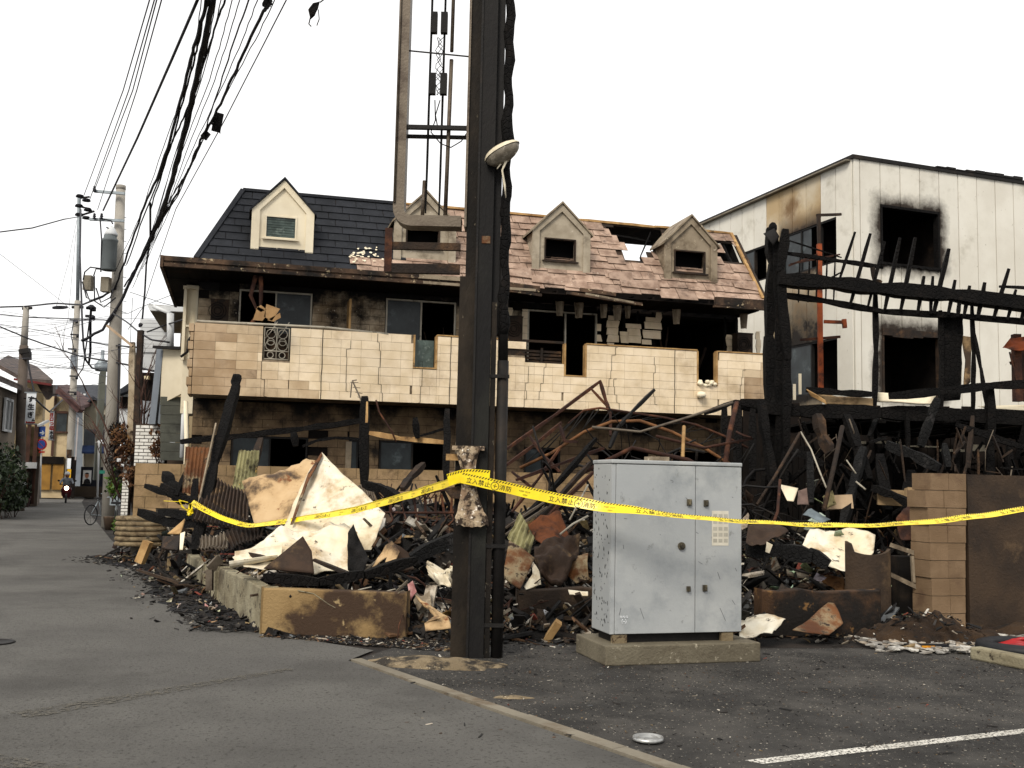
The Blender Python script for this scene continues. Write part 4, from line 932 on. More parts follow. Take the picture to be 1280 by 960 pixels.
# block pillar
pb = D(1162, 780, 12.2); pb.z = 0; pil = thing('block_pillar', 'broken tan concrete block pillar behind the tape near the dark wall', 'pillar', pb + V((.3, .1, 0)))
pu = V((.97, .24, 0)); pv = V((-.24, .97, 0)); wP = .52; prof_ = [0, 0, 0, 0, 0, 0, -.06, .0, .03, .05]
b = MB(); b.obb(pb + pu * .06 + pv * .03, pu * (wP - .14), pv * .3, Z3 * 1.78); b.build('mortar_core', m_conc, pil)
for r in range(9):
    z0 = r * .203; x0 = (.03 if r < 3 else .015 if r < 6 else 0) - (.03 if r == 7 else 0) + (.04 if r == 8 else 0)
    cutm = x0 + .24
    for a, e_ in ((x0, cutm), (cutm + .006, wP + (-.05 + .05 * (r / 8)))):
        inst('block', m_blockp, pil, frame4(pb + pu * (a + e_) / 2 + pv * .17 + Z3 * (z0 + .1), pu * (e_ - a), pv * (.36 + rnd.uniform(-.01, .01)), Z3 * .196))
b = MB(); b.obb(pb + pu * (wP + .06) + pv * .05, pu * 2.4, pv * .2, Z3 * 1.82); b.build('dark_wall', m_concd, None, 'soot dark brown concrete wall to the side of the block pillar', 'wall')
# broken concrete half pipe
cc = D(1086, 775, 12.3); cc.z = 0; b = MB()
def hp(u, v): a = math.pi * (1.12 + .76 * u + 0); r_ = .27; z = v * (.93 - .07 * math.sin(u * 3.14) * v + (.08 if u < .15 else 0) * v); return cc + V((math.cos(a) * r_, math.sin(a) * r_ * .8 + .1, z))
b.sheet(hp, 16, 6, .04); b.build('curved_concrete_shell', m_concd, None, 'curved brown concrete shell standing upright in front of the tape', 'concrete piece')
b = MB(); c = D(1150, 740, 12.9); b.obb(c + V((-.25, 0, -.3)), V((.5, .1, 0)), V((-.05, .3, 0)), V((0, 0, .72))); b.build('burnt_metal_box', m_steel, None, 'open soot black metal box beside the curved concrete shell', 'box')
bx = MB()
for P in ([(1113, 681), (1148, 693)], [(1113, 718), (1148, 735)], [(1148, 693), (1150, 735)], [(1140, 695), (1142, 728)]): bx.beam(D(*P[0], 12.5), D(*P[1], 12.5), .03, .05)
bx.build('white_drawer_frame', m_trims, None, 'skewed whitish metal frame between the curved shell and the block pillar', 'frame')
# kerb stone with a red hose in a black ring
ka, kb_ = G(1212, 824), G(1290, 840); kd = (kb_ - ka).normalized(); kn_ = V((-kd.y, kd.x, 0)); kn_ = kn_ if kn_.y > 0 else -kn_
b = MB(); b.obb(ka, kd * 1.6, kn_ * .14, Z3 * .12); o_ = b.build('kerb_stone', m_curb, None, 'worn concrete kerb stone beneath the black ring with red hose', 'kerb stone'); bv = o_.modifiers.new('b', 'BEVEL'); bv.width = .02; bv.segments = 2
hc = G(1277, 810, .05); hc.z = .02; hr = thing('hose_reel', 'black rubber ring holding a coiled red hose at the lot edge', 'hose', hc)
b = MB(); b.lathe(hc, [(.40, .0), (.44, .02), (.42, .08), (.35, .10), (.30, .09), (.28, .06), (.28, .03), (.34, .0)], 28); b.build('rubber_ring', MT('black rubber', '1c1d20', '121316', 5, rough=.6, bump=.2), hr)
b = MB(); b.tube([hc + V((math.cos(i * .5) * (.24 - .003 * i), math.sin(i * .5) * (.24 - .003 * i), .05 + .001 * i + .02 * math.sin(i))) for i in range(46)], .022, 7); b.build('red_hose', MT('red hose', '9e1a1c', '7d1216', 4, rough=.4, bump=.1), hr)
# steel lid lying on the lot, round manhole at the road side
lidp = G(810, 925, .01); ld = thing('metal_lid', 'small round silver metal lid lying on the lot asphalt', 'lid', lidp)
b = MB(); b.lathe(lidp, [(.0, .012), (.05, .012), (.054, .02), (.06, .02), (.064, .01), (.085, .010), (.088, .022), (.096, .022), (.1, .005), (.096, 0), (0, 0)], 28); b.build('lid_disc', MT('scuffed aluminium', 'b9b9b6', '8f8f8d', 9, '5a5a58', .6, .08, 20, rough=.35, metal=.7, bump=.2), ld)
mh = G(-9, 803, .01); b = MB(); b.lathe(mh + V((0, 0, -.0)), [(.0, .004), (.16, .004), (.165, .008), (.19, .008), (.195, .002), (0, 0)], 24); b.build('valve_cover', m_steel, None, 'round grey valve cover set in the road at the picture edge', 'manhole cover')
# sandy heap left at the pole foot
def blob(name, c, rx, ry, h, mat, label=None, cat=None, kind=None, seed=0, n=26, rot=0, fr=3.):
    b = MB(); c = V(c)
    vs = []; fs = []
    for i in range(n + 1):
        for j in range(n + 1):
            x, y = (i / n - .5) * 2, (j / n - .5) * 2; r = math.hypot(x, y); ang = math.atan2(y, x)
            rr_ = r / (1 + .3 * noise.noise(V((math.cos(ang) * 1.5, math.sin(ang) * 1.5, seed))))
            f = max(0, 1 - rr_ * rr_); X, Y_ = x * rx, y * ry; X, Y_ = X * math.cos(rot) - Y_ * math.sin(rot), X * math.sin(rot) + Y_ * math.cos(rot)
            z = h * f * (.85 + .35 * noise.noise(V((X * fr, Y_ * fr, seed + 4)))) + .2 * h * noise.noise(V((X * fr * 3.3, Y_ * fr * 3.3, seed))) * (f > 0) - (0.03 if f <= 0 else 0)
            vs.append(c + V((X, Y_, z)))
    for i in range(n):
        for j in range(n): fs.append((i * (n + 1) + j, (i + 1) * (n + 1) + j, (i + 1) * (n + 1) + j + 1, i * (n + 1) + j + 1))
    b.add(vs, fs, False); return b.build(name, mat, None, label, cat, None, kind)
m_sand = MT('spilled sand', '8c7c62', '6b5d47', 3, '29231c', .52, .07, 5, 'c2b59a', .66, 30, bump=1, bs=50)
blob('sand_spill', G(545, 830), .62, .30, .07, m_sand, kind='stuff', seed=2, rot=-.2); blob('sand_spill', G(640, 872), .17, .06, .02, m_sand, kind='stuff', seed=5)
# ================================================================ RUBBLE HEAP over the burnt plot
LB = [(10.9, -2.45), (13.6, -3.75), (18, -5.55), (19, -6.5), (22, -8.2)]
def lbx(y):
    for (a, b_), (c, d) in zip(LB, LB[1:]):
        if y <= c: return b_ + (d - b_) * (y - a) / (c - a)
    return -8.2
def frontY(x): return 10.85 if x < -1.05 else 10.75 + .1 * (x + 1) if x < 2.6 else 11.9 if x < 4.3 else 12.9
def heapz(x, y):
    dl = x - lbx(y); df = y - frontY(x)
    if dl < 0 or df < 0: return -.04
    k = min(1, min(dl / 1.2, df / 2.6)) ** 1.15
    base = .92 if x < 3.5 else .7 if x < 5.5 else .5
    if y > 12.6 and x < 3.5: base += .18
    if y > 17: base *= max(.45, 1 - (y - 17) * .2)
    st = .24 if x < -1.05 else .03
    n_ = noise.noise(V((x * .9, y * .9, 3))) * .4 + noise.noise(V((x * 2.7, y * 2.7, 7))) * .22 + noise.noise(V((x * 8, y * 8, 1))) * .06
    return st + k * (base - st) * .85 + n_ * (.12 + .88 * k)
b = MB(); NX, NY = 150, 84; x0_, x1_, y0_, y1_ = -8.2, 9.6, 10.7, 20.6
for i in range(NX + 1):
    for j in range(NY + 1):
        x = x0_ + (x1_ - x0_) * i / NX; y = y0_ + (y1_ - y0_) * j / NY; b.v.append(V((x, y, heapz(x, y))))
for i in range(NX):
    for j in range(NY):
        q = (i * (NY + 1) + j, (i + 1) * (NY + 1) + j, (i + 1) * (NY + 1) + j + 1, i * (NY + 1) + j + 1)
        if max(b.v[k].z for k in q) > -.03: b.f.append(list(q)); b.mi.append(0); b.sm.append(False); b.c.append((1, 1, 1))
b.build('rubble_mound', m_soil, None, None, None, None, 'stuff')
m_chip = MT('mixed rubble', 'f4f4f4', 'b9b4ae', 9, '5a524a', .6, .08, 14, rough=.85, bump=.5, bs=50, tint=True)
PAL = [((.012, .011, .011), 46), ((.028, .024, .021), 22), ((.07, .045, .028), 10), ((.13, .07, .035), 6), ((.2, .17, .13), 6), ((.42, .37, .3), 5), ((.7, .66, .58), 4), ((.12, .13, .14), 3), ((.25, .06, .04), 1), ((.28, .2, .1), 3)]
_pw = sum(w_ for _, w_ in PAL)
def palc(rq, dark=0):
    t = rq.random() * _pw * (1 - .0 * dark)
    if dark and rq.random() < dark: return PAL[0][0] if rq.random() < .6 else PAL[1][0]
    for c, w_ in PAL:
        t -= w_
        if t <= 0: k = rq.uniform(.7, 1.3); return tuple(x * k for x in c)
    return PAL[0][0]
def rrot(rq, tilt=1.): return Euler((rq.uniform(-1, 1) * tilt, rq.uniform(-1, 1) * tilt, rq.uniform(0, 6.28))).to_matrix()
def chips(n, area, zf, smin, smax, rq, kindf=None, flat=.35, tilt=.9, dark=0, long=.25, name='rubble_chips'):
    b = MB(); k = 0
    while k < n:
        x, y = area(rq); z = zf(x, y)
        if z is None or z < -.02: k += 1; continue
        s = smin * (smax / smin) ** (rq.random() ** 1.8); L = s * (rq.uniform(2.5, 6) if rq.random() < long else rq.uniform(.8, 1.8)); L = min(L, .8)
        W_, T = s * rq.uniform(.5, 1), s * rq.uniform(.08, flat); rt = rrot(rq, tilt); c = V((x, y, z + s * .2))
        b.col = palc(rq, dark)
        a, bb, d = rt @ V((L, 0, 0)), rt @ V((0, W_, 0)), rt @ V((0, 0, T)); o = c - (a + bb + d) / 2
        j = lambda: V((rq.uniform(-1, 1), rq.uniform(-1, 1), rq.uniform(-1, 1))) * s * .16
        P = [o + j(), o + a + j(), o + a + bb + j(), o + bb + j()]; P += [p + d for p in P]
        b.add(P, [(0, 3, 2, 1), (4, 5, 6, 7), (0, 1, 5, 4), (1, 2, 6, 5), (2, 3, 7, 6), (3, 0, 4, 7)]); k += 1
    b.col = (1, 1, 1); return b.build(name, m_chip, None, None, None, None, 'stuff')
rq = random.Random(11)
def ar1(q): y = 11.05 + 7.5 * q.random() ** 1.5; return q.uniform(lbx(y) + .28, 6.5), y
chips(26000, ar1, heapz, .014, .12, rq, long=.4)
chips(1500, ar1, heapz, .06, .2, rq, long=.8, flat=.2, dark=.3)
chips(2500, lambda q: (q.uniform(-1.1, .2), q.uniform(10.7, 12.6)), heapz, .02, .12, rq)
def lotz(x, y): return .004
def ar2(q): x = q.uniform(-1.1, 4.6); return x, frontY(x) - abs(q.gauss(0, .28)) + .1
chips(1500, ar2, lotz, .012, .06, rq, tilt=.3)
chips(420, lambda q: (q.uniform(-.8, 5), q.uniform(6.5, 10.6)), lotz, .006, .022, rq, tilt=.2)
chips(7000, lambda q: (q.uniform(-.6, 5.5), 5.2 + 5.2 * q.random() ** .8), lambda x, y: .002 if x > 1.0 - (y - 6.1) * .71 + .1 else -1, .0035, .011, rq, tilt=.5, long=.05, name='lot_grit')
# black ash spilled over the road along the low wall
def spill(q):
    t = q.random(); y = 10.9 + 9.5 * t; return lbx(y) - abs(q.gauss(0, .30 + .12 * t)) + .02 - .12, y
def spz(x, y): d = lbx(y) - x; return max(0, .07 * (1 - d / .9)) * (.6 + noise.noise(V((x * 3, y * 3, 0)))) + .008
b = MB(); n = 90; vs = []
for i in range(n + 1):
    y = 10.75 + 10 * i / n
    for j in range(11):
        x = lbx(y) + .1 - j / 10 * (.75 + .35 * noise.noise(V((y * 1.7, 0, 0))) + .25 * noise.noise(V((y * 5, 0, 0))) + .2 * (y > 13)) * (1 if y > 11.4 else max(0.1, (y - 10.75) / .65)); vs.append(V((x, y, (spz(x, y) if j < 9 else .0) + .004 - (.01 if j == 10 else 0))))
b.add(vs, [(i * 11 + j, i * 11 + j + 1, i * 11 + 12 + j, i * 11 + 11 + j) for i in range(n) for j in range(10)])
m_ash = MT('black ash', '0e0e0f', '17171a', 8, '2b2b2d', .64, .08, 10, 'b9b4a8', .73, 40, rough=.9, bump=1, bs=60)
b.build('ash_spill', m_ash, None, None, None, None, 'stuff')
chips(4500, spill, spz, .01, .06, rq, tilt=.4, dark=.72)
# tangled thin metal in the heap
b = MB(); m_tang = m_rust
for i in range(170):
    x, y = ar1(rq); z = heapz(x, y)
    if z < 0: continue
    p = V((x, y, z)); d = V((rq.uniform(-1, 1), rq.uniform(-.6, .6), rq.uniform(.1, .8))).normalized(); pts = [p]
    for k in range(5): d = (d + V((rq.uniform(-.5, .5), rq.uniform(-.5, .5), rq.uniform(-.6, .3)))).normalized(); p = p + d * rq.uniform(.06, .2); pts.append(p)
    b.tube(pts, rq.choice((.006, .008, .012)), 5)
b.build('tangled_wire', m_rust, None, None, None, None, 'stuff')
b = MB()
for i in range(40):
    x, y = ar1(rq); z = heapz(x, y); p = V((x, y, z + .05)); pts = [p]; d = V((rq.uniform(-1, 1), rq.uniform(-.5, .5), rq.uniform(0, .6))).normalized()
    for k in range(5): d = (d + V((rq.uniform(-.6, .6), rq.uniform(-.4, .4), rq.uniform(-.6, .3)))).normalized(); p = p + d * rq.uniform(.05, .14); pts.append(p)
    b.tube(pts, .007, 5)
b.build('pale_wire', m_alu, None, None, None, None, 'stuff')

# torn sheets, boards and laths all through the heap
def scraps(n, area, zf, smin, smax, rq, name, pal, lift=.1):
    b = MB()
    for i in range(n):
        x, y = area(rq); z = zf(x, y)
        if z < 0: continue
        s = rq.uniform(smin, smax); rt = rrot(rq, 1.1); c = V((x, y, z + lift * rq.random())); m_ = rq.choice((3, 4, 4, 5)); b.col = tuple(k * rq.uniform(.7, 1.2) for k in rq.choice(pal))
        P = [c + rt @ V((math.cos(a * 6.283 / m_ + rq.uniform(-.3, .3)) * s * rq.uniform(.6, 1.2), math.sin(a * 6.283 / m_) * s * rq.uniform(.4, .8), 0)) for a in range(m_)]
        crumple(b, P, s * .12, 2, .006, 1.5 / s, rq.random() * 50)
    b.col = (1, 1, 1); return b.build(name, m_chip, None, None, None, None, 'stuff')
PD = [(.03, .02, .015), (.015, .013, .012), (.08, .045, .02), (.16, .09, .04), (.05, .035, .025), (.02, .02, .022)]; PW = [(.6, .55, .45), (.4, .36, .3), (.5, .4, .28), (.3, .3, .31), (.7, .67, .6), (.35, .24, .15)]
scraps(330, ar1, heapz, .08, .26, rq, 'scorched_sheet_scrap', PD); scraps(210, ar1, heapz, .04, .14, rq, 'pale_sheet_scrap', PW)
scraps(90, lambda q: (q.uniform(-1.0, .1), q.uniform(11, 12.4)), heapz, .03, .1, rq, 'pale_sheet_scrap', PW)
scraps(120, lambda q: (q.uniform(2.6, 7), q.uniform(12, 15)), heapz, .06, .22, rq, 'scorched_sheet_scrap', PD + PW[:2], .5)
b = MB()
for i in range(420):                                   # laths and broken sticks
    x, y = ar1(rq); z = heapz(x, y)
    if z < .1: continue
    c = V((x, y, z + rq.uniform(0, .18))); d = V((rq.uniform(-1, 1), rq.uniform(-.7, .7), rq.gauss(0, .35))).normalized() * rq.uniform(.15, .6); b.col = tuple(k * .8 for k in palc(rq)); b.beam(c - d, c + d, rq.uniform(.015, .05), rq.uniform(.012, .03), rag=.15)
b.col = (1, 1, 1); b.build('broken_lath', m_chip, None, None, None, None, 'stuff')
b = MB()
for i in range(60):
    x = rq.uniform(-5, 3.2); y = rq.uniform(13, 17.5)
    if x < lbx(y) + .6: continue
    z = heapz(x, y); c = V((x, y, z)); d = V((rq.uniform(-.6, .6), rq.uniform(-.3, .3), rq.uniform(.25, .9))); b.beam(c - d * .2, c + d * rq.uniform(.5, 1.0), rq.uniform(.03, .09), rag=.25)
b.build('charred_stake', m_char, None, None, None, None, 'stuff')
def argr(q): t, u = q.random(), q.random(); return -2.45 + 2.1 * t, 10.78 - u * (.1 + .75 * t)
chips(2600, argr, lotz, .008, .035, rq, tilt=.4)
# ---------------------------------------------------------------- large sheets
m_sheetw = MT('white burnt sheet metal', 'dbd4c2', 'cbbd9f', 2, '96784c', .60, .14, 2.6, '33281d', .655, 7, rough=.5, bump=.7, bs=5)
m_sheett = MT('scorched tan sheet', 'b79c76', 'a4855c', 1.8, '3f3125', .56, .08, 1.8, '6d4020', .64, 4, rough=.7, bump=.8, bs=5)
m_sheetb = MT('burnt brown sheet', '3a2a1e', '241a14', 3, '6a5338', .62, .1, 3, rough=.8, bump=.5, bs=30)
m_cloth = MT('charred cloth', '0c0b0b', '171413', 6, rough=.9, bump=1, bs=40)
plate('tan_sheet', [(303, 603, 13.8), (345, 590, 13.9), (383, 573, 14), (398, 577, 14), (382, 625, 13.2), (370, 652, 13), (318, 656, 13.2), (311, 630, 13.5)], m_sheett, 'scorched tan metal sheet leaning behind the white peaked sheet', 'metal sheet', .05)
plate('white_sheet', [(402, 565, 13.3), (425, 588, 13.1), (481, 640, 12.6), (470, 672, 12.3), (456, 705, 12.1), (420, 690, 12.2), (352, 665, 12.5), (368, 625, 12.9), (380, 600, 13.2)], m_sheetw, 'large white burnt metal sheet rising to a sharp peak under the tape', 'metal sheet', .03, 4, fr=2, seed=3)
plate('rust_edge', [(402, 564, 13.25), (403, 568, 13.2), (388, 595, 13.15), (377, 626, 12.88), (366, 656, 12.5), (363, 657, 12.5), (374, 624, 12.88), (385, 593, 13.15)], m_rusto, 'rust brown rolled edge along the near side of the white peaked sheet', 'metal sheet', .02, 2, .012)
plate('folded_white_sheet', [(290, 690, 11.8), (330, 678, 11.9), (352, 662, 12.1), (430, 657, 12.1), (447, 668, 12.0), (438, 715, 11.6), (395, 722, 11.4), (345, 708, 11.35), (305, 709, 11.4)], m_sheetw, 'low folded white metal sheet lying crumpled below the peaked sheet', 'metal sheet', .07, 4, fr=2.2, seed=8)
b = MB(); b.sheet(lambda u, v: D(290 + 60 * u, 690 + 14 * math.sin(v * 3.1) * (1 - .3 * u) - 8 * u + 10 * v, 11.5) + V((0, math.cos(v * 3.1) * .12, 0)), 8, 10, .01); b.build('sheet_roll', m_sheetw, None, 'curled end of a white sheet rolled over the low wall corner', 'metal sheet')
plate('dark_triangular_board', [(379, 671, 11.3), (390, 690, 11.25), (393, 718, 11.1), (330, 711, 11.15)], m_sheetb, 'dark brown triangular board propped against the folded white sheet', 'board', .01, 2, .02)
plate('charred_cloth', [(434, 712, 11.4), (436, 668, 11.5), (443, 657, 11.5), (450, 675, 11.5), (462, 700, 11.4), (455, 716, 11.3)], m_cloth, 'spiky black charred cloth standing beside the white sheet', 'cloth', .05)
plate('bent_tan_strip', [(462, 712, 11.6), (482, 682, 11.8), (490, 676, 11.8), (500, 690, 11.7), (489, 712, 11.6), (478, 716, 11.6), (486, 690, 11.75)], m_sheett, 'bent tan metal strip arched beside the black cloth', 'metal strip', .03)
plate('brown_bent_panel', [(482, 672, 12), (510, 690, 11.9), (518, 712, 11.8), (500, 715, 11.8), (492, 690, 11.9)], m_sheetb, 'brown bent panel leaning right behind the arched tan strip', 'metal panel', .04)
plate('folded_grey_sheet', [(404, 657, 12.2), (425, 655, 12.2), (440, 660, 12.15), (436, 690, 12), (425, 712, 11.9), (408, 690, 12)], m_sheetw, 'pale folded metal sheet beneath the yellow tape beside the black cloth', 'metal sheet', .09, 3, fr=6, seed=4)
stick('charred_beam', [(330, 722, 11.1), (400, 727, 11.05), (455, 718, 11.1), (520, 700, 11.4)], .15, m_char, 'long charred beam lying along the top of the scorched low wall', h=.12)
stick('charred_beam', [(306, 692, 11.7), (385, 716, 11.3)], .13, m_charb, 'brown scorched beam lying behind the weathered low wall corner', h=.1)
stick('charred_plank', [(392, 700, 11.2), (448, 722, 11.1)], .09, m_charb, 'short brown plank lying across the foot of the dark triangular board', 'plank', h=.04)
corr('corrugated_sheet', [D(250, 622, 14.5), D(306, 648, 14), D(303, 662, 13.6), D(240, 650, 14.2)], 12, m_charb, 'dark brown corrugated sheet sloping behind the leaning charred post', 'corrugated sheet', .03)
corr('corrugated_sheet', [D(262, 594, 15.2), D(312, 618, 14.6), D(310, 650, 14), D(255, 625, 14.6)], 12, m_sheetb, 'brown burnt corrugated sheet lying in front of the upright pale boards', 'corrugated sheet', .03)
corr('corrugated_sheet', [D(250, 672, 13.7), D(286, 666, 13.6), D(282, 686, 13.2), D(246, 686, 13.4)], 8, m_frame, 'small grey curled corrugated sheet above the low wall gap', 'corrugated sheet', .02, curl=.06)
corr('corrugated_sheet', [D(280, 664, 13.5), D(330, 652, 13.4), D(325, 672, 13), D(290, 686, 13.1)], 9, m_charb, 'brown curled corrugated sheet touching the folded white sheet', 'corrugated sheet', .02, curl=.05)
m_yel = MT('pale yellow corrugated', '8f8a63', '7a7450', 3, '2c271a', .55, .1, 3, 'b08e4a', .66, 6, bump=.3)
corr('upright_corrugated_board', [D(299, 563, 16.5), D(324, 563, 16.5), D(320, 612, 16.2), D(290, 612, 16.2)], 6, m_yel, 'upright pale yellow corrugated board scorched in the middle', 'corrugated board', .015)
corr('upright_corrugated_board', [D(232, 558, 17), D(262, 560, 17), D(252, 618, 16.5), D(228, 616, 16.5)], 6, m_rusto, 'upright rust brown corrugated board left of the pale yellow one', 'corrugated board', .015)
plate('rust_stained_panel', [(636, 678, 11.7), (668, 698, 11.6), (650, 738, 11.3), (628, 722, 11.4)], m_rusto, 'square rust stained panel standing on its corner beside the sign pole', 'metal panel', .015, 3, .03)
corr('corrugated_sheet', [D(650, 640, 12.5), D(668, 672, 12.2), D(660, 702, 12), D(634, 672, 12.3)], 5, m_yel, 'yellowish corrugated scrap behind the rust stained panel', 'corrugated sheet', .02)
plate('white_torn_board', [(664, 697, 11.6), (674, 712, 11.5), (676, 728, 11.4), (658, 738, 11.3), (655, 733, 11.4), (668, 712, 11.5)], m_sheetw, 'torn white board edges beside the rust stained panel', 'board', .04)
plate('burnt_mattress', [(668, 690, 12), (690, 678, 12.1), (725, 682, 12), (722, 705, 11.8), (700, 735, 11.5), (678, 725, 11.6), (668, 705, 11.8)], m_sheetb, 'burnt brown mattress folded behind the low wall near the cabinet', 'mattress', .12, 3, .08, 4)
plate('rusty_plate', [(712, 700, 11.8), (735, 690, 11.8), (736, 725, 11.6), (720, 728, 11.6), (708, 718, 11.7)], m_rusto, 'rusty bent plate right at the edge of the grey cabinet', 'metal plate', .06)
plate('white_flake', [(710, 738, 11.2), (735, 740, 11.15), (735, 745, 11.1), (712, 744, 11.1)], m_sheetw, 'flat white flake on top of the blackened low wall', 'board', .01)
plate('bent_tin_tray', [(518, 742, 11), (560, 772, 10.6), (564, 785, 10.5), (532, 790, 10.4), (530, 782, 10.5), (550, 776, 10.5)], m_sheett, 'bent tan tin sheet on the ground against the sign pole', 'metal sheet', .03)
plate('white_crumpled_paper', [(530, 705, 11.6), (566, 706, 11.4), (565, 728, 11.2), (548, 732, 11.3), (535, 718, 11.5)], m_sheetw, 'crumpled white sheets lying in the rubble beside the sign pole', 'paper', .12, 3, fr=8)
plate('crumpled_grey_board', [(515, 745, 11.2), (538, 742, 11.2), (540, 762, 11), (522, 765, 11)], m_trims, 'crumpled grey board at the end of the scorched low wall', 'board', .07, 3, fr=6)
plate('pink_rag', [(509, 730, 11), (516, 726, 11), (520, 738, 10.95), (513, 750, 10.9)], MT('pink rag', 'b08a84', '8a5a58', 9, bump=.4), 'small pink rag hanging at the end of the scorched low wall', 'rag', .06)
plate('brown_crate_panel', [(660, 655, 12.6), (700, 640, 12.8), (712, 668, 12.5), (680, 690, 12.2)], MT('burnt orange panel', '6b3a1a', '43230f', 3, '1b120c', .58, .1, 3, bump=.5), 'orange brown burnt panel beneath the bundle of pipes', 'panel', .06)
# fine dark tangle of bent bars behind the cabinet and beside the pole
b = MB()
for i in range(120):
    x = rq.uniform(.3, 4.0); y = rq.uniform(13.2, 15.5); z = heapz(x, y) + rq.uniform(0, .5); p = V((x, y, z)); d = V((rq.uniform(-1, 1), rq.uniform(-.4, .4), rq.uniform(-.2, .9))).normalized(); pts = [p]
    for k in range(5): d = (d + V((rq.uniform(-.35, .35), rq.uniform(-.2, .2), rq.uniform(-.5, .15)))).normalized(); p = p + d * rq.uniform(.12, .32); pts.append(p)
    b.tube(pts, rq.choice((.007, .01, .015, .02)), 5)
b.build('tangled_bar', m_steel, None, None, None, None, 'stuff')
# right of the cabinet
plate('cream_metal_sheet', [(1000, 688, 12.9), (1012, 664, 13.2), (1045, 668, 13.2), (1062, 664, 13.2), (1094, 672, 13), (1092, 690, 12.8), (1066, 705, 12.5), (1060, 718, 12.3), (1030, 708, 12.5), (1020, 695, 12.7)], m_sheetw, 'cream crumpled metal sheet lying between the charred log and the curved shell', 'metal sheet', .035, 4, fr=3)
plate('cream_plate', [(974, 606, 13.9), (998, 610, 13.9), (992, 627, 13.7), (984, 626, 13.7)], m_trim, 'small cream plate standing in the black rubble', 'plate', .01, 2)
plate('grey_flat_plate', [(1003, 645, 13.3), (1014, 636, 13.5), (1038, 650, 13.3), (1028, 655, 13.1)], MT('grey plate', '6f7a80', '565f64', 5, bump=.2), 'grey flat plate lying in the rubble above the cream sheet', 'plate', .02)
plate('mauve_plate', [(998, 612, 13.8), (1012, 608, 13.9), (1012, 630, 13.6), (996, 633, 13.6)], MT('mauve scorched plate', '6d5a52', '4d3f3a', 4, bump=.3), 'brownish mauve plate beside the small cream plate', 'plate', .03)
plate('rusty_triangular_plate', [(1040, 750, 11.7), (1054, 778, 11.3), (1036, 794, 11.0), (990, 790, 11.0)], m_rusto, 'triangular rust brown plate leaning on the scorched low wall', 'metal plate', .02)
plate('pale_lump', [(925, 772, 11.1), (945, 768, 11.1), (982, 775, 11), (965, 795, 10.7), (924, 797, 10.7)], m_sheetw, 'pale crumpled lump on the ground right beside the grey cabinet plinth', 'metal sheet', .04, 3, fr=5)
plate('brown_torn_panel', [(1120, 648, 12.9), (1135, 630, 13.1), (1158, 645, 12.9), (1150, 672, 12.7), (1128, 672, 12.7)], m_rust, 'rust red torn panel in the rubble beside the block pillar', 'metal panel', .06)
plate('rust_sheet', [(935, 660, 12.6), (970, 655, 12.7), (985, 668, 12.5), (950, 685, 12.2), (932, 680, 12.3)], m_sheetb, 'brown folded sheet in the rubble directly beside the grey cabinet', 'metal sheet', .07)
plate('white_fragment', [(958, 677, 12), (966, 681, 12), (962, 692, 12), (957, 690, 12)], m_sheetw, 'sliver of white board beside the brown folded sheet', 'board', .02)
# rubble of small blocks
for i, (px, py, Y, w_, h_, m_, lb_) in enumerate([(1048, 628, 13.6, .34, .18, m_tileb, 'cream block fragment with rounded notches in the black rubble'), (1146, 620, 13.4, .28, .18, m_block, 'tan block fragment lying on rubble beside the pillar top'), (1115, 622, 13.6, .36, .2, m_block, 'tan block end showing behind the slanting charred log'),
    (180, 690, 15.8, .12, .34, m_wood, None), (690, 790, 10.9, .07, .26, m_wood, None), (385, 672, 12.6, .1, .1, m_trims, 'small pale block perched on the white sheet')]):
    c = D(px, py, Y); b = MB(); rt = Euler((rq.uniform(-.2, .2), rq.uniform(-.3, .3) + (.5 if lb_ is None else 0), rq.uniform(-.3, .3))).to_matrix(); b.box(c, w_, .12, h_, rt)
    b.build('block_fragment' if lb_ else 'wood_offcut', m_, None, lb_ or ('thick pale timber offcut leaning at the roadside end of the rubble' if px < 300 else 'pale wood offcut lying on the lot between pole and cabinet'), 'block' if lb_ else 'timber')
plate('yellow_board', [(210, 668, 15), (232, 650, 15.2), (226, 668, 14.8)], m_wood, 'small yellowish board sticking out of the rubble by the road', 'board', .01, 2, .02)
plate('brown_board', [(205, 672, 15), (228, 670, 14.8), (224, 690, 14.5), (203, 686, 14.8)], m_charb, 'brown board lying beneath the small yellowish board', 'board', .02, 2, .03)
plate('pale_board', [(226, 668, 14.6), (232, 666, 14.6), (229, 688, 14.3), (225, 688, 14.3)], m_trim, 'narrow pale board upright beside the low wall stub', 'board', .005, 2, .02)
b = MB()
for r in range(6):
    c = D(176, 655, 19); b.tube([c + V((math.cos(a / 14 * 6.283) * .42, math.sin(a / 14 * 6.283) * .3, -.35 + r * .09)) for a in range(15)], .045, 6, False)
b.build('wicker_basket', MT('wicker', '8a7a5e', '6a5a42', 8, '3a2d20', .6, .1, 5, bump=1, bs=60), None, 'squashed woven basket in front of the tan fence by the road', 'basket')

